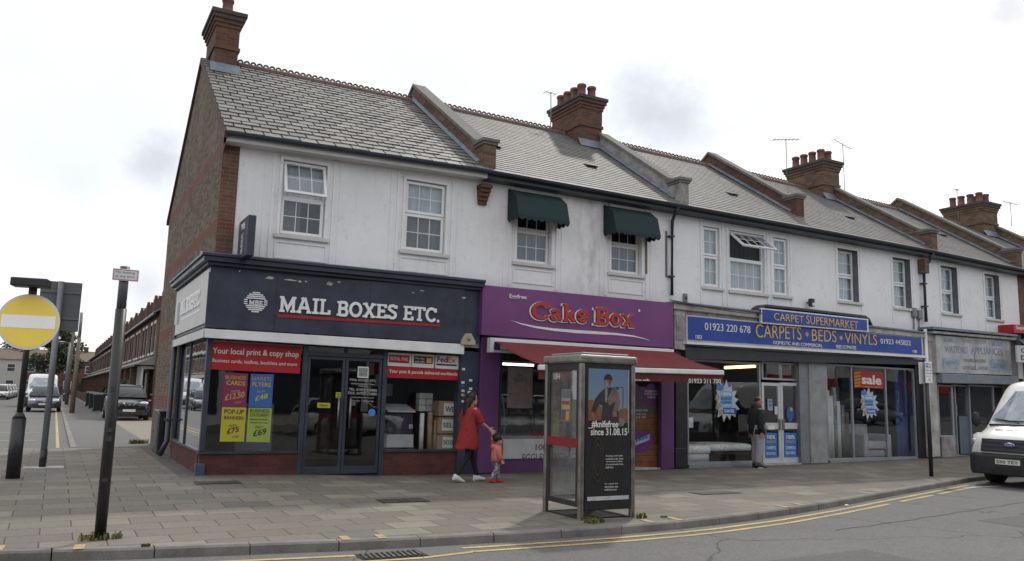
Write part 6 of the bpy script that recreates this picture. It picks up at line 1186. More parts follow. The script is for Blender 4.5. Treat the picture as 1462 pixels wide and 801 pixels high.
streetpole('dark slim pole beyond the wooden pole in the side street', .92, 74, 7.0, WOOD); streetpole('grey street lamp with a short arm far down the side street', .9, 90, 5.6, GREYM, True)
def end_house(lab, x0, x1, y, mat, e=5.6, gable=False):
    t = thing('house', lab, 'house', 'houses closing the end of the side street'); m = MB(); m.box(x0, x1, y, y+8, .0, e); m.build('wall', mat, t); r = MB()
    if gable: r.prism([(x0-.2, y-.2, e), (x1+.2, y-.2, e), ((x0+x1)/2, y-.2, e+2)], (0, 8.4, 0))
    else: r.prism([(x0-.1, y-.3, e), (x0-.1, y+8.3, e), (x0-.1, y+4, e+1.9)], (x1-x0+.2, 0, 0))
    ro = r.build('roof', MM('brown_roof', (.15, .11, .085), .85, 0, .25, 1, .2), t); w = (x1-x0); m = MB()
    MB().box(x0+.6, x0+1.3, y+3.5, y+4.5, e+1.5, e+2.6).build('chimney', TERRB, ro)
    for k in range(max(1, int(w//2.4))):
        cx = x0+w*(k+.5)/max(1, int(w//2.4))
        for z in (1.0, 3.6):
            f = MB(); f.box(cx-.6, cx+.6, y-.06, y-.001, z, z+1.3); fo = f.build('window', WHT, t); MB().box(cx-.5, cx+.5, y-.07, y-.061, z+.1, z+.62).build('pane', MM('dark_pane', (.05, .06, .07), .15, 0, .2), fo); MB().box(cx-.5, cx+.5, y-.07, y-.061, z+.68, z+1.2).build('pane', MT['dark_pane'], fo)
    MB().box(x0+.1, x0+1.0, y-.05, y-.001, 0, 2.1).build('door', BLACKP, t)
end_house('cream rendered house at the far end of the side street, leftmost', -13.5, -5.0, 154, MM('cream_render', (.42, .41, .38), .8, 0, .1)); end_house('red brick house at the far end of the side street, right of the cream one', -4.98, 3.1, 154, TERRB)
end_house('brick house closing the far end of the side street behind the wooden pole', 3.2, 12.5, 154, TERRB)
# ================================================================== VEHICLES
TYRE = mk('tyre_rubber', (.02, .02, .021), .85, 0, .2, 9, .2, obj=True); RIM = mk('alloy_rim', (.35, .36, .37), .35, .7, .15, 9, 0, obj=True)
CARGLASS = mk('car_glass', (.02, .024, .028), .06, 0, .2, 2, 0, spec=.8, obj=True); BPL = mk('black_plastic', (.025, .026, .03), .6, 0, .2, 6, .1, obj=True)
LAMP = mk('headlamp_glass', (.66, .69, .72), .2, .2, .3, 14, 0, obj=True); TAIL = mk('tail_lamp', (.25, .01, .01), .2, 0, .2, 9, 0, obj=True); PLATE = mk('number_plate', (.60, .60, .56), .5, 0, .05, 9, 0, obj=True); PLATEY = mk('rear_plate', (.6, .45, .06), .5, 0, .05, 9, 0, obj=True)
def carpaint(n, c, rough=.25, metal=.3): return mk(n, c, rough, metal, .1, 2, 0, 50, .5, True, .6)
def ringx(x, w, zb, zs, tw=.8, mid=.5):
    zm = zb+(zs-zb)*mid
    h = [(-w*.86, zb), (-w*.97, zb+.08), (-w, zm), (-w*.985, zs-.12), (-w*.94, zs-.03), (-w*tw, zs)]
    return [(x, y, z) for y, z in h]+[(x, -y, z) for y, z in reversed(h)]
def wheel(par, x, y, r, w=.2):
    s = 1 if y > 0 else -1; m = MB(); rs = []
    for a, q in ((.0, -.5), (1, -.5), (1.0, .5), (.86, .5), (.62, .46)):
        rr = r*max(a, .001)*(.97 if abs(q) == .5 and a == 1 else 1); rs.append([(x+rr*cos(t_), y+s*w*q, r+rr*sin(t_)) for t_ in np.linspace(0, 2*pi, 24, endpoint=False)])
    m.rings(rs, False); o = m.build('wheel', TYRE, par); m = MB(); m.rings([[(x+rr*cos(t_), y+s*w*q, r+rr*sin(t_)) for t_ in np.linspace(0, 2*pi, 20, endpoint=False)] for rr, q in ((r*.64, .44), (r*.6, .40), (r*.2, .43), (.001, .44))], False); ro = m.build('rim', RIM, o)
    m = MB()
    for k in range(5): a = 2*pi*k/5; m.tube([(x+.12*r*cos(a), y+s*w*.45, r+.12*r*sin(a)), (x+.6*r*cos(a), y+s*w*.43, r+.6*r*sin(a))], [.03, .02], 5)
    m.build('spoke', RIM, ro); return o
def make_car(name, lab, cat, paint, L=4.2, W=1.78, H=1.5, bel=.95, loc=(0, 0, 0), rz=0, group=None, plate=None, rear='hatch', badge=None, roofcol=None):
    t = thing(name, lab, cat, group, loc, rz); h = L/2; w = W/2
    st = [(-h, w*.76, .34, bel-.22), (-h+.06, w*.9, .26, bel-.06), (-h+.25, w*.97, .22, bel), (-h*.6, w, .2, bel+.01), (0, w, .2, bel-.01), (h*.42, w*.99, .2, bel-.05), (h*.66, w*.98, .2, bel-.12), (h*.86, w*.94, .21, bel-.21), (h*.96, w*.84, .24, bel-.29), (h, w*.68, .32, bel-.40)]
    o = MB().rings([ringx(*s) for s in st]).build('body', paint, t, bevel=0); sb = o.modifiers.new('s', 'SUBSURF'); sb.levels = sb.render_levels = 1
    rb = -h+.12; g = [(rb, bel-.02, w*.88), (-h+.45 if rear == 'hatch' else -h+.8, H-.12, w*.70), (-h*.35, H-.02, w*.70), (h*.1, H-.03, w*.68), (h*.22, H-.13, w*.68), (h*.56, bel-.06, w*.86)]
    def gr(x, z, ww, e=0): return [(x, -ww-e, z+e), (x, -ww*.93, z+e+.012), (x, 0, z+e+.03), (x, ww*.93, z+e+.012), (x, ww+e, z+e)]
    m = MB(); vs = []
    top = [gr(*q_) for q_ in g]; bot = [[(x, -w*.9, bel-.06), (x, -w*.8, bel-.06), (x, 0, bel-.06), (x, w*.8, bel-.06), (x, w*.9, bel-.06)] for x, z, ww in g]
    m.rings([a+list(reversed(b_)) for a, b_ in zip(top, bot)]); m.build('windows', CARGLASS, t)
    m = MB(); m.rings([gr(x, z, ww, .006) for x, z, ww in g[1:5]], False, True, False); ro = m.build('roof', roofcol or paint, t); so = ro.modifiers.new('s', 'SOLIDIFY'); so.thickness = .03
    m = MB()
    for s in (-1, 1):
        P = [(x, s*(ww+.008), z+.005) for x, z, ww in g]; m.tube([P[0], P[1]], .035, 6); m.tube([P[4], P[5]], .032, 6); m.tube([(P[3][0]-.45, P[3][1], P[3][2]), (P[3][0]-.5, s*w*.92, bel-.03)], .028, 5); m.tube(P[1:5], .028, 6)
    m.build('pillar', paint, t)
    for s in (-1, 1):
        MB().ball((h*.9, s*w*.68, bel-.30), (.14, .2, .09), 12, 8).build('headlight', LAMP, t); MB().ball((h*.42, s*(w+.10), bel+.06), (.07, .1, .07), 8, 6).build('wing_mirror', paint, t); MB().ball((-h+.1, s*w*.78, bel-.15), (.08, .13, .12), 10, 6).build('tail_light', TAIL, t)
        for x in (h*.62, -h*.62): wheel(t, x, s*(w-.10), .32)
        MB().ball((h*.965, s*w*.62, .40), (.04, .08, .05), 8, 6).build('fog_light', LAMP, t)
    MB().box(h*.95, h+.012, -w*.42, w*.42, bel-.42, bel-.33).build('grille', BPL, t, bevel=.02); m = MB(); m.rings([[(x, -ww, .24), (x, ww, .24), (x, ww, z), (x, -ww, z)] for x, ww, z in ((h*.9, w*.88, .50), (h+.02, w*.66, .46))], True, False); m.build('bumper', BPL, t, bevel=.03)
    MB().box(h+.022, h+.034, -.26, .26, .40, .51).build('number_plate', PLATE, t); MB().box(-h-.01, -h+.05, -.26, .26, .5, .61).build('number_plate', PLATEY, t); m = MB()
    if badge == 'v':
        for s in (-1, 1): MB().tube([(h+.0, s*.28, bel-.28), (h+.03, s*.13, bel-.43)], .02, 5).build('grille_trim', RIM, t); MB().ball((h+.03, 0, bel-.385), (.015, .075, .05), 12, 6).build('badge', RIM, t)
    else: MB().ball((h+.02, 0, bel-.37), (.015, .075, .035), 12, 6).build('badge', RIM, t)
    for s in (.1, -.4): MB().tube([(h*.57, s-.0, bel+.0), (h*.44, s+.38, bel+.16)], .009, 4).build('wiper', BPL, t)
    return t
BLK = carpaint('black_car_paint', (.010, .011, .014)); SILV = carpaint('dark_silver_paint', (.10, .12, .15), .3, .5); WPT = carpaint('white_car_paint', (.62, .62, .61), .3, 0); GRYP = carpaint('grey_car_paint', (.20, .21, .22), .3, .5); REDC = carpaint('red_car_paint', (.25, .02, .02), .3, .2)
make_car('parked_car', 'black compact crossover car parked facing the camera on the forecourt of the side street', 'car', BLK, 4.1, 1.78, 1.60, 1.08, (3.0, 42.6, .106), -pi/2, badge='v')
make_car('parked_car', 'dark silver hatchback facing the camera in front of a white van', 'car', SILV, 4.2, 1.74, 1.48, .95, (-.46, 55.8, .07), -pi/2)
def make_van(name, lab, loc, rz, full=True, group=None, L=5.0, W=1.96, H=2.35):
    t = thing(name, lab, 'van', group, loc, rz); h = L/2; w = W/2
    def rg(x, zb, zt, k=1.0, tw=.84):
        q = [(-w*.93*k, zb), (-w*k, zb+.15), (-w*k, zb+(zt-zb)*.45), (-w*(k-.02-.05*min(1, max(0, (zt-1.3)))), zt-.22), (-w*(k-.05-.07*min(1, max(0, (zt-1.3)))), zt-.07), (-w*tw*k*.92, zt), (-w*.4*k, zt+.02)]
        return [(x, y, z) for y, z in q]+[(x, -y, z) for y, z in reversed(q)]
    st = [(-h, .42, H-.12, .95), (-h+.05, .36, H-.02, .99), (-h+.5, .34, H, 1), (0, .34, H, 1), (h-1.72, .34, H-.02, 1), (h-1.52, .34, H-.09, .995), (h-1.36, .34, H-.24, .99), (h-.72, .34, 1.36, .985), (h-.62, .34, 1.28, .98), (h-.30, .36, 1.17, .965), (h-.14, .38, 1.08, .94), (h-.03, .42, .98, .90), (h+.0, .45, .86, .86)]
    o = MB().rings([rg(*s) for s in st]).build('body', WPT, t); s_ = o.modifiers.new('s', 'SUBSURF'); s_.levels = s_.render_levels = 1
    # windscreen: a curved sheet lying just in front of the sloping body
    x0, z0_, x1, z1_ = h-.70, 1.375, h-1.335, H-.31; m = MB(); rs = []
    for k in range(6): s = k/5; x = x0+(x1-x0)*s; z = z0_+(z1_-z0_)*s; ww = (w*.85)*(1-s)+(w*.76)*s; rs.append([(x+.055-.10*(j/8*2-1)**4-.045*(j/8*2-1)**2, ww*(j/8*2-1), z+.045) for j in range(9)])
    m.rings(rs, False, True, False); m.build('windscreen', MM('van_windscreen', (.24, .28, .32), .05, 0, .6, 2, 0, 60, 1.0, True), t)  # pale blue base colour paints in the bright sky reflection on the glass
    for s in (-1, 1):
        m = MB(); yy = s*(w*.992); m.prism([(h-.78, yy, 1.32), (h-1.32, yy-s*.07, H-.45), (h-1.95, yy-s*.07, H-.42), (h-1.95, yy, 1.28)], (0, s*.004, 0)); m.build('side_window', CARGLASS, t)
        hl = MB(); hl.rings([[(h-.36, s*w*.975, .80), (h-.36, s*w*.968, 1.12), (h-.36, s*w*.9, 1.14), (h-.36, s*w*.9, .80)], [(h-.15, s*w*.945, .74), (h-.19, s*w*.93, 1.08), (h-.3, s*w*.7, 1.1), (h-.3, s*w*.7, .74)], [(h+.005, s*w*.74, .72), (h-.07, s*w*.72, 1.0), (h-.2, s*w*.65, 1.0), (h-.2, s*w*.65, .72)]], True, True); hl.build('headlight', LAMP, t)
        MB().ball((h-.09, s*w*.84, .90), (.05, .09, .10), 12, 8).build('headlight_reflector', RIM, t); MB().ball((h-.06, s*w*.80, .76), (.04, .06, .04), 8, 6).build('indicator', MM('amber', (.5, .2, .03), .3, 0, .1, 9, 0), t)
        mo = MB(); mo.ball((h-.72, s*(w+.17), 1.42), (.06, .11, .17), 10, 8); mo.tube([(h-.78, s*(w-.02), 1.32), (h-.74, s*(w+.12), 1.36)], .03, 6); mo.build('wing_mirror', BPL, t)
        for x in (h-.92, -h+1.0): wheel(t, x, s*(w-.11), .34, .22); m = MB(); m.rings([[(x+r_*cos(a), s*(w+.004), .34+r_*sin(a)) for a in np.linspace(0, pi, 16)] for r_ in (.36, .42)], False, True, False); m.build('wheel_arch', BPL, t)
        MB().box(-h+.1, h-1.4, s*(w+.004)-.006, s*(w+.004)+.008, .60, .74).build('side_moulding', BPL, t)
    m = MB(); bp = [(h-.45, w*1.0, .30, .74), (h-.15, w*.975, .26, .74), (h+.03, w*.90, .25, .70), (h+.12, w*.70, .27, .66)]
    m.rings([[(x, -ww*.97, zb), (x, -ww, zb+.1), (x, -ww, zt-.06), (x, -ww*.96, zt), (x, ww*.96, zt), (x, ww, zt-.06), (x, ww, zb+.1), (x, ww*.97, zb)] for x, ww, zb, zt in bp]); o = m.build('bumper', BPL, t, bevel=.02)
    MB().box(h+.10, h+.128, -w*.62, w*.62, .285, .40).build('lower_grille', BLACKP, o); MB().box(h+.121, h+.135, -.26, .26, .49, .60).build('number_plate', PLATE, t)
    place(text_mesh('S50 TEY', .02), (h+.137, -.23, .512), (0, 1, 0), (0, 0, 1), .46, .066, n=(1, 0, 0), d=.001, mat=INK, parent=t, name='plate_lettering')
    m = MB(); m.hexa([(h-.05, -w*.66, .742), (h-.05, w*.66, .742), (h-.13, w*.66, 1.02), (h-.13, -w*.66, 1.02)], [(h+.045, -w*.64, .742), (h+.045, w*.64, .742), (h-.035, w*.64, 1.02), (h-.035, -w*.64, 1.02)]); gr_ = m.build('grille', BPL, t, bevel=.01)
    for k, z in enumerate((.79, .88, .97)): x = h+.045-(z-.742)*.29; MB().box(x-.02, x+.012, -w*.60, w*.60, z-.016, z+.016).build('grille_bar', MM('dark_grey_plastic', (.06, .065, .075), .5, 0, .2), gr_)
    MB().ball((h+.03, 0, .90), (.02, .125, .052), 18, 8).build('badge', RIM, t); MB().ball((h+.036, 0, .90), (.018, .112, .044), 18, 8).build('badge_centre', BLUES, t); place(text_mesh('Ford', 0), (h+.055, -.07, .88), (0, 1, 0), (0, 0, 1), .14, .045, n=(1, 0, 0), d=.001, mat=PAPER, parent=t, name='badge_lettering')
    for k in range(5): MB().box(h-.40, h-.36, -.50+k*.21, -.50+k*.21+.17, 1.20, 1.215).build('bonnet_vent', MM('vent_red', (.25, .04, .03), .5, 0, .2), t)
    MB().box(h-.72, h-.60, -w*.80, w*.80, 1.29, 1.335).build('cowl', BPL, t, bevel=.01)
    for y0, y1 in ((.55, -.05), (-.1, -.7)): MB().tube([(h-.58, y0, 1.36), (h-.66, (y0+y1)/2, 1.42), (h-.70, y1, 1.45)], .012, 5).build('wiper', BPL, t)
    return t
vx, vy = 17.92, 10.30
make_van('parked_van', 'white van with dark grey bumper, cut off by the right edge of the photo', (vx+2.62, vy, rise(17.6)-.1), pi)
make_van('parked_van', 'white van parked behind the dark silver hatchback in the side street', (-.75, 67.5, .07), -pi/2, H=2.3)
for k in range(4): make_car('parked_car', ['white car parked far down the left side of the side street, nearest of the row', 'second white car in the row on the left of the side street', 'third white car in the row on the left of the side street', 'farthest white car in the row on the left of the side street'][k], 'car', WPT, loc=(-4.75, 96+k*6.5, .07), rz=-pi/2, group='white cars parked far down the side street')
make_car('parked_car', 'small dark blue car far down the side street left of the dark silver hatchback', 'car', carpaint('blue_car_paint', (.02, .04, .10)), 4.0, 1.7, 1.45, .92, (-2.9, 118, .07), -pi/2)
# reflections: what stands across the road, outside the frame
for k, (x, p, lb) in enumerate(((30.5, GRYP, 'grey estate car parked across the main road, seen in the carpet shop glass'), (42.5, SILV, 'silver hatchback parked across the main road, seen in the carpet shop glass'), (10.5, WPT, 'white hatchback parked across the main road, seen in the shop glass'))):
    make_car('parked_car', lb, 'car', p, 4.4, 1.78, 1.5, .96, (x, -1.4, rise(x)-.1), 0)
make_car('parked_car', 'silver car parked across the side street, seen in the side window of the corner shop', 'car', GRYP, loc=(-4.7, 62.5, .07), rz=-pi/2); make_van('parked_van', 'white van parked across the side street, seen in the side window of the corner shop', (-4.75, 70, .07), -pi/2)
def opp(lab, x0, x1, mat, y=-9.0):
    t = thing('shop_building', lab, 'building', 'buildings across the main road', ((x0+x1)/2, y, 0), 0); w = (x1-x0)/2; MB().box(-w, w, -8, 0, 0, 6.2).build('wall', mat, t)
    m = MB(); m.prism([(-w, .2, 6.2), (-w, -8.2, 6.2), (-w, -4, 9.2)], (2*w, 0, 0)); m.build('roof', SLATE, t); MB().box(-w+.2, w-.2, .001, .25, 2.7, 3.5).build('fascia', NAVY if int(x0) % 2 else REDP, t); MB().box(-w+.3, w-.3, .001, .06, .5, 2.65).build('shop_window', MT['dark_pane'], t)
    for s in (-.5, .5): f = MB().box(s*w*1.1-.6, s*w*1.1+.6, .001, .06, 4.2, 5.7).build('window', WHT, t); MB().box(s*w*1.1-.5, s*w*1.1+.5, .061, .07, 4.3, 5.6).build('pane', MT['dark_pane'], f)
for k in range(16): opp('building across the main road, behind the camera, '+ordn[k]+' from the left', -14+k*7.0, -14+k*7.0+6.9, [MT['cream_render'], TERRB, RENDER][k % 3])
for k in range(14): 
    h = copy_tree(h0); h.location = (-9.6, 72+4.7*k, .1); h.rotation_euler = (0, 0, pi); h.location.y += 4.7; h['label'] = 'terraced house across the side street, outside the photo, '+ordn[k]+' from the main road'; h['group'] = 'terraced houses on the left of the side street'
# ================================================================== PEOPLE
def skin_mesh(vs, es, rs, root=0, sub=2):
    me = bpy.data.meshes.new('s'); me.from_pydata(vs, es, []); o = bpy.data.objects.new('s', me); COL.objects.link(o); o.modifiers.new('k', 'SKIN').use_smooth_shade = True
    sb = o.modifiers.new('u', 'SUBSURF'); sb.levels = sb.render_levels = sub
    if not me.skin_vertices: me.skin_vertices.new()
    for i, d in enumerate(me.skin_vertices[0].data): r = rs[i]; d.radius = r if hasattr(r, '__len__') else (r, r); d.use_root = (i == root)
    bpy.context.view_layer.update(); out = bpy.data.meshes.new_from_object(o.evaluated_get(bpy.context.evaluated_depsgraph_get())); bpy.data.objects.remove(o); return out
def graph(chains):
    """chains of (key, pos, r); repeated keys share a vertex"""
    idx = {}; vs = []; rs = []; es = []
    for ch in chains:
        prev = None
        for it in ch:
            k = it[0]
            if k not in idx: idx[k] = len(vs); vs.append(it[1]); rs.append(it[2])
            if prev is not None and prev != idx[k]: es.append((prev, idx[k]))
            prev = idx[k]
    return vs, es, rs
def join(name, meshes, mat, parent):
    m = MB()
    for me in meshes:
        if isinstance(me, MB): m.add(me.v, me.f, .5, True); continue
        m.add([tuple(v.co) for v in me.vertices], [tuple(p.vertices) for p in me.polygons], .5, True)
    m.sm = [True]*len(m.f); return m.build(name, mat, parent)
def hand(m, w, d, out, sc=1.0, curl=.5):
    """palm and five fingers from wrist w along d; out = side the thumb leaves"""
    w, d, out = (np.array(q, float) for q in (w, d, out)); d /= np.linalg.norm(d); out = out-d*(out@d); out /= np.linalg.norm(out); pn = np.cross(d, out); L = .095*sc
    m.rings([[w+d*s*L+out*.042*sc*k*cos(a)+pn*.016*sc*k*sin(a) for a in np.linspace(0, 2*pi, 10, endpoint=False)] for s, k in ((-.1, .65), (.2, .85), (.7, 1), (1, .9), (1.08, .5))])
    for i, (o_, l) in enumerate(((.030, .072), (.010, .08), (-.011, .074), (-.030, .058))):
        b = w+d*L+out*o_*sc; p = [b-d*.02*sc]; dd = d.copy()
        for k in range(3): dd = dd*cos(curl*.8)+pn*sin(curl*.8); dd /= np.linalg.norm(dd); p.append(p[-1]+dd*l*sc/2.4)
        m.tube(p, [.0095*sc, .009*sc, .0082*sc, .006*sc], 6)
    b = w+d*L*.3+out*.036*sc; p = [b, b+(d*.5+out*.7)*.035*sc, b+(d*.9+out*.75)*.062*sc]; m.tube(p, [.012*sc, .010*sc, .007*sc], 6)
def head(m, c, s=1.0, yaw=0, pitch=0):
    c = np.array(c, float); R_ = Matrix.Rotation(yaw, 3, 'Z') @ Matrix.Rotation(pitch, 3, 'Y'); rs = []; tr = lambda p: tuple(c+np.array(R_ @ Vector(p))*s)
    for z, rx, ry, dx in ((-.118, .030, .030, .040), (-.110, .050, .044, .030), (-.085, .070, .060, .018), (-.05, .082, .070, .008), (-.01, .090, .075, .0), (.035, .096, .078, -.004), (.07, .092, .074, -.008), (.098, .072, .058, -.01), (.114, .036, .03, -.01), (.118, .005, .005, -.01)):
        rs.append([tr((dx+rx*cos(a), ry*sin(a), z)) for a in np.linspace(0, 2*pi, 16, endpoint=False)])
    m.rings(rs)
    nz = [tr(p) for p in ((.088, 0, .012), (.112, -.014, -.035), (.118, 0, -.032), (.112, .014, -.035), (.095, 0, -.048))]; m.add(nz, [(0, 1, 2), (0, 2, 3), (1, 4, 2), (2, 4, 3), (0, 4, 1), (0, 3, 4)], .5, True)
    for sgn in (-1, 1): m.ball(tr((-.002, sgn*.078, -.012)), (.016*s, .010*s, .028*s), 8, 6)
    return tr
SKIN1 = mk('skin_light', (.46, .27, .20), .55, 0, .12, 9, .05, obj=True); SKIN2 = mk('skin_tan', (.36, .20, .14), .55, 0, .12, 9, .05, obj=True)
HAIR = mk('dark_hair', (.012, .010, .010), .55, 0, .4, 30, .3, 120, obj=True); HAIRS = mk('cropped_hair', (.035, .028, .025), .9, 0, .3, 40, .3, 150, obj=True)
def face_bits(t, tr, s):
    e = MB(); 
    for g in (-1, 1): e.ball(tr((.080, g*.030, .004)), (.010*s, .014*s, .008*s), 8, 5)
    e.build('eye', INK, t); l = MB(); l.ball(tr((.088, 0, -.070)), (.010*s, .026*s, .008*s), 8, 5); l.build('mouth', MM('lips', (.30, .10, .09), .5, 0, .1), t)
def shoe(m, x, y, z, l, w, yaw=0, pitch=0):
    R_ = Matrix.Rotation(yaw, 3, 'Z') @ Matrix.Rotation(pitch, 3, 'Y'); rs = []
    for u, ww, h in ((-.30, .5, .30), (-.26, .8, .42), (-.1, .86, .46), (.12, .85, .38), (.35, 1.0, .26), (.55, .95, .2), (.66, .6, .14), (.70, .2, .08)): rs.append([tuple(np.array((x, y, z))+np.array(R_ @ Vector((u*l, ww*w/2*cos(a), max(0, h*l*.5+h*l*.5*sin(a)))))) for a in np.linspace(0, 2*pi, 12, endpoint=False)])
    m.rings(rs)
def legs(J, rt, rk, ra, rh):
    return graph([[('p', J['p'], rh), ('hl', J['hl'], rt), ('kl', J['kl'], rk), ('cl', tuple((np.array(J['kl'])*.55+np.array(J['al'])*.45)+np.array([-.015, 0, 0])), (rk+ra)*.52), ('al', J['al'], ra)], [('p', J['p'], rh), ('hr', J['hr'], rt), ('kr', J['kr'], rk), ('cr', tuple((np.array(J['kr'])*.55+np.array(J['ar'])*.45)+np.array([-.015, 0, 0])), (rk+ra)*.52), ('ar', J['ar'], ra)]])
def body(t, J, s, mat, neckr=.05, hy=0, hp=0, hs=1.0, curl=.5):
    k = s; G = graph([[('p', J['p'], (.13*k, .10*k)), ('sp', J['sp'], (.12*k, .09*k)), ('ch', J['ch'], (.15*k, .10*k)), ('nk', J['nk'], .055*k), ('hd', J['hd'], .05*k)], [('ch', J['ch'], .1), ('sl', J['sl'], .055*k), ('el', J['el'], .040*k), ('wl', J['wl'], .027*k)], [('ch', J['ch'], .1), ('sr', J['sr'], .055*k), ('er', J['er'], .040*k), ('wr', J['wr'], .027*k)], [('p', J['p'], .1), ('hl', J['hl'], .085*k), ('kl', J['kl'], .056*k), ('al', J['al'], .037*k)], [('p', J['p'], .1), ('hr', J['hr'], .085*k), ('kr', J['kr'], .056*k), ('ar', J['ar'], .037*k)]])
    me = skin_mesh(*G); h = MB(); tr = head(h, J['head'], hs, hy, hp)
    for w_, e_, o_ in (('wl', 'el', (1, 0, .2)), ('wr', 'er', (1, 0, .2))): d = np.array(J[w_])-np.array(J[e_]); hand(h, J[w_], d, o_ if abs(d[0]) < abs(d[2]) else (0, 0, 1), k, curl)
    o = join('body', [me, h], mat, t); face_bits(t, tr, hs); return tr
def torso(rings_, n=20):
    m = MB(); rs = []
    for c, rx, ry in rings_: f_ = lambda a: 1+.035*sin(6*a+c[2]*4)*(1 if c[2] < 1.2 else .3); rs.append([(c[0]+rx*f_(a)*cos(a), c[1]+ry*f_(a)*sin(a), c[2]+.012*sin(5*a+c[2]*9)+.006*sin(11*a-c[2]*17)) for a in np.linspace(0, 2*pi, n, endpoint=False)])
    m.rings(rs); return m
def sleeve(a, b_, c, r0, r1, r2): m = MB(); a, b_, c = (np.array(q) for q in (a, b_, c)); m.tube([a, a+(b_-a)*.5, b_, b_+(c-b_)*.5, c], [r0, (r0+r1)/2*1.02, r1, (r1+r2)/2, r2], 12); return m
# -- woman in red
wz = gz(6.92, 14.0)
t = thing('person', 'person in a long red top and black leggings holding a small child\'s hand', 'person', None, (6.90, 14.0, wz), radians(6))
J = dict(p=(0, 0, .88), sp=(.01, 0, 1.03), ch=(.02, 0, 1.24), nk=(.035, 0, 1.38), hd=(.05, 0, 1.46), head=(.06, 0, 1.535), sl=(.03, .165, 1.33), el=(-.03, .22, 1.08), wl=(.07, .21, .86), sr=(.02, -.165, 1.33), er=(.15, -.21, 1.10), wr=(.34, -.19, .985), hl=(.02, .085, .86), kl=(.15, .08, .47), al=(.27, .08, .09), hr=(-.01, -.085, .86), kr=(-.05, -.08, .47), ar=(-.29, -.08, .13))
tr = body(t, J, .92, SKIN1, hy=radians(-20), hs=.98)
join('leggings', [skin_mesh(*legs(J, .088, .062, .044, .13))], mk('black_cloth', (.012, .012, .014), .85, 0, .3, 12, .2, obj=True), t)
REDC_ = mk('red_cloth', (.25, .02, .018), .8, 0, .22, 7, .3, 40, obj=True)
top = torso([((.04, 0, 1.405), .055, .065), ((.03, 0, 1.39), .10, .14), ((.02, 0, 1.35), .13, .195), ((.02, 0, 1.22), .145, .195), ((.0, 0, 1.05), .155, .185), ((-.01, 0, .88), .19, .205), ((-.02, 0, .74), .205, .205), ((-.03, 0, .64), .232, .215), ((-.05, 0, .605), .23, .21), ((-.04, 0, .62), .02, .02)])
join('long_top', [top, sleeve(J['sr'], tuple(np.array(J['sr'])*.25+np.array(J['er'])*.75), J['er'], .082, .072, .068), sleeve(J['sl'], tuple(np.array(J['sl'])*.25+np.array(J['el'])*.75), J['el'], .082, .072, .068)], REDC_, t)
m = MB(); m.ball((.045, 0, 1.565), (.108, .092, .112), 16, 12); hr = []
for z, dx, rx, ry in ((1.56, -.01, .095, .09), (1.48, -.035, .075, .09), (1.40, -.06, .055, .085), (1.30, -.085, .045, .078), (1.20, -.09, .035, .06), (1.15, -.085, .012, .03)): hr.append([(dx+rx*cos(a), ry*sin(a), z) for a in np.linspace(0, 2*pi, 14, endpoint=False)])
m.rings(hr); m.v = [v if v[0] < .105 else (.105-.4*(v[0]-.105), v[1], v[2]) for v in m.v]; m.build('hair', HAIR, t)
m = MB(); shoe(m, .27, .08, .0, .27, .095, 0, radians(-4)); m.build('shoe', mk('white_shoe', (.62, .62, .63), .6, 0, .12, 12, .1, obj=True), t); m = MB(); shoe(m, -.29, -.08, .035, .27, .095, 0, radians(14)); m.build('shoe', bpy.data.materials['white_shoe'], t)
# -- child
cz_ = gz(7.3, 13.72); t = thing('person', 'small child in a pink hooded top and red shoes', 'person', None, (7.36, 13.72, cz_), radians(-8))
J = dict(p=(0, 0, .42), sp=(.0, 0, .49), ch=(.0, 0, .60), nk=(.01, 0, .68), hd=(.015, 0, .72), head=(.03, 0, .80), sl=(.0, .095, .645), el=(-.03, .14, .74), wl=(-.055, .10, .86), sr=(.0, -.095, .645), er=(.0, -.135, .53), wr=(.05, -.14, .43), hl=(.0, .05, .41), kl=(.05, .05, .24), al=(.06, .05, .05), hr=(.0, -.05, .41), kr=(.0, -.05, .24), ar=(-.11, -.05, .06))
tr = body(t, J, .55, SKIN1, hy=radians(-10), hs=.86)
m_, t_, b_ = newmat('patterned_grey_cloth'); n_ = t_.noise(t_.pos(obj=True), 38, 2); t_.link(t_.mix(t_.ramp(n_, (.48, .52, 0, 1)), (.30, .33, .36), (.07, .08, .10)), b_.inputs['Base Color']); b_.inputs['Roughness'].default_value = .85
join('trousers', [skin_mesh(*legs(J, .062, .050, .042, .085))], m_, t)
PINK = mk('pink_cloth', (.50, .15, .11), .85, 0, .25, 14, .3, 60, obj=True)
join('hooded_top', [torso([((.01, 0, .70), .045, .05), ((.0, 0, .685), .07, .08), ((.0, 0, .65), .085, .115), ((0, 0, .56), .095, .115), ((0, 0, .46), .10, .115), ((0, 0, .385), .105, .12), ((0, 0, .40), .02, .02)]), sleeve(J['sl'], J['el'], tuple(np.array(J['wl'])+np.array([0, 0, -.02])), .05, .045, .036), sleeve(J['sr'], J['er'], J['wr'], .05, .045, .036)], PINK, t)
m = MB(); m.rings([[(-.055+.06*cos(a)*k, .075*sin(a)*k, z) for a in np.linspace(0, 2*pi, 12, endpoint=False)] for z, k in ((.60, .4), (.63, .9), (.68, 1.1), (.71, .8))]); m.build('hood', PINK, t)
m = MB(); rnd = random.Random(5); m.ball((.015, 0, .825), (.092, .082, .088), 14, 10)
for _ in range(60): a, b2 = rnd.uniform(0, 2*pi), rnd.uniform(-.3, 1.5); p = (.012+.09*cos(a)*cos(b2), .08*sin(a)*cos(b2), .825+.086*sin(b2)); (m.ball(p, .020, 6, 4) if p[0] < .07 or p[2] > .87 else None)
m.v = [v if (v[0] < .085 or v[2] > .86) else (.085, v[1], v[2]) for v in m.v]; m.build('hair', HAIR, t)
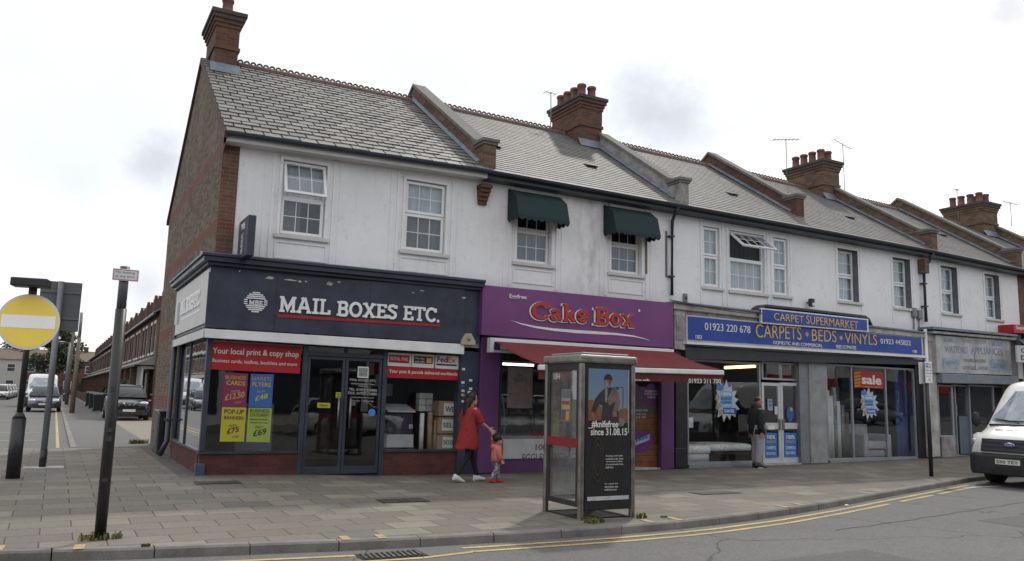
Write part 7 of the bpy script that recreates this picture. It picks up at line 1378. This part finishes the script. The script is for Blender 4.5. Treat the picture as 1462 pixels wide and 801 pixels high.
RSH = mk('red_shoe', (.42, .02, .02), .6, 0, .1, 12, .1, obj=True); m = MB(); shoe(m, .06, .05, 0, .16, .065); m.build('shoe', RSH, t); m = MB(); shoe(m, -.11, -.05, .01, .16, .065, 0, radians(12)); m.build('shoe', RSH, t)
# -- man
mz = gz(15.4, 15.0); t = thing('person', 'person in a black jacket and baggy grey trousers outside the carpet shop doors', 'person', None, (15.38, 14.98, mz), radians(-14))
J = dict(p=(0, 0, .92), sp=(.0, 0, 1.08), ch=(.0, 0, 1.30), nk=(.02, 0, 1.46), hd=(.035, 0, 1.54), head=(.055, 0, 1.625), sl=(.0, .185, 1.41), el=(-.03, .235, 1.12), wl=(.05, .23, .87), sr=(.0, -.185, 1.41), er=(-.05, -.235, 1.12), wr=(-.02, -.23, .87), hl=(.0, .09, .90), kl=(.04, .10, .49), al=(.02, .11, .09), hr=(.0, -.09, .90), kr=(.01, -.10, .49), ar=(-.05, -.11, .09))
tr = body(t, J, 1.0, SKIN2, hy=radians(-4), hs=1.0)
join('trousers', [skin_mesh(*legs(J, .125, .11, .095, .165))], mk('grey_jersey', (.30, .30, .31), .9, 0, .25, 9, .4, 40, obj=True), t)
JK = mk('black_jacket_cloth', (.013, .014, .018), .8, 0, .3, 9, .3, 50, obj=True)
join('jacket', [torso([((.025, 0, 1.515), .07, .075), ((.0, 0, 1.47), .12, .14), ((-.01, 0, 1.42), .165, .21), ((0, 0, 1.3), .19, .225), ((0, 0, 1.12), .195, .22), ((.01, 0, .95), .205, .22), ((.01, 0, .83), .20, .22), ((.01, 0, .815), .18, .205), ((0, 0, .84), .02, .02)]), sleeve(J['sl'], J['el'], J['wl'], .095, .085, .062), sleeve(J['sr'], J['er'], J['wr'], .095, .085, .062)], JK, t)
m = MB(); m.rings([[(-.055+.075*cos(a)*k, .095*sin(a)*k, z) for a in np.linspace(0, 2*pi, 14, endpoint=False)] for z, k in ((1.40, .5), (1.44, 1.0), (1.50, 1.15), (1.545, .9))]); m.build('hood', JK, t)
m = MB(); m.ball((.040, 0, 1.665), (.098, .0805, .078), 16, 10); m.v = [v if v[0] < .105 else (.105, v[1], v[2]) for v in m.v]; m.build('hair', HAIRS, t)
m = MB(); shoe(m, .02, .11, 0, .30, .11, radians(8)); m.build('shoe', BLACKP, t); m = MB(); shoe(m, -.05, -.11, 0, .30, .11, radians(-10)); m.build('shoe', BLACKP, t)
for y in (.11, -.11): m = MB(); m.box(.0 if y > 0 else -.07, .15 if y > 0 else .08, y-.058, y+.058, .0, .022); m.build('shoe_sole', GREYW, t)
# litter
t = thing('litter', 'crumpled white scrap of litter in the gutter between the phone kiosk and the van', 'litter', None, (11.9, kerby(11.9)-.1, rise(11.9)-.085)); MB().ball((0, 0, 0), (.05, .03, .02), 7, 5).build('scrap', PAPER, t)
# ================================================================== SKY AND SUN
S = np.array([1.53, 1.44, 2.6]); S /= np.linalg.norm(S)
el = math.asin(S[2]); az = math.atan2(S[0], S[1])
wd = bpy.data.worlds.new('World'); SC.world = wd; wd.use_nodes = True; nt = wd.node_tree; bg = nt.nodes['Background']
class W_: pass
t = NT.__new__(NT); t.t = nt; t.n = nt.nodes; t.l = nt.links
sk = t.new('ShaderNodeTexSky', sky_type='NISHITA'); sk.sun_disc = False; sk.sun_elevation = el; sk.sun_rotation = az; sk.air_density = 1.0; sk.dust_density = 2.5; sk.ozone_density = 1
sc_ = t.new('ShaderNodeVectorMath', operation='SCALE'); t.link(sk.outputs[0], sc_.inputs[0]); sc_.inputs[3].default_value = .10
tc = t.new('ShaderNodeTexCoord').outputs['Generated']; mp = t.new('ShaderNodeVectorMath', operation='MULTIPLY'); t.link(tc, mp.inputs[0]); mp.inputs[1].default_value = (1, 1, 1.7)
n1 = t.noise(mp.outputs[0], 2.1, 7, .6); n2 = t.noise(mp.outputs[0], 3.4, 6, .58)
cloud = t.mix(t.ramp(n2, (.50, .72, 0, 1)), (1.25, 1.26, 1.28), (.95, .965, .985))
n3 = t.noise(mp.outputs[0], .9, 2)
cloud = t.mix(t.ramp(n3, (.45, .62, 0, .8)), cloud, (.96, 1.02, 1.08))
col = t.mix(t.ramp(n1, (.30, .52, .9, 1)), sc_.outputs[0], cloud)
sepz = t.new('ShaderNodeSeparateXYZ'); t.link(tc, sepz.inputs[0])
dn = t.new('ShaderNodeVectorMath', operation='NORMALIZE'); t.link(tc, dn.inputs[0]); wob = t.noise(tc, 22, 6, .65)
for px, py, r, k in ((228, 226, .038, .75), (205, 412, .04, .55), (920, 145, .055, .6), (965, 170, .05, .6), (1440, 5, .05, .6), (110, 265, .03, .2)):
    d = ray(px, py); d = d/np.linalg.norm(d); sb_ = t.new('ShaderNodeVectorMath', operation='SUBTRACT'); t.link(dn.outputs[0], sb_.inputs[0]); sb_.inputs[1].default_value = tuple(d); ln = t.new('ShaderNodeVectorMath', operation='LENGTH'); t.link(sb_.outputs[0], ln.inputs[0])
    q_ = t.math('ADD', ln.outputs['Value'], t.math('MULTIPLY', t.math('SUBTRACT', wob, .5), r*1.5)); col = t.mix(t.ramp(q_, (r*.15, r*1.05, k, 0)), col, (.66, .69, .75))
t.link(col, bg.inputs['Color']); bg.inputs['Strength'].default_value = 1.0
sun = bpy.data.lights.new('sun', 'SUN'); sun.energy = 1.9; sun.angle = radians(3); sun.color = (1, .95, .87); so = bpy.data.objects.new('sun', sun); COL.objects.link(so)
so.rotation_euler = Vector(S).to_track_quat('Z', 'Y').to_euler()
SC.cycles.max_bounces = 8; SC.cycles.transparent_max_bounces = 16
SC.cycles.use_denoising = True
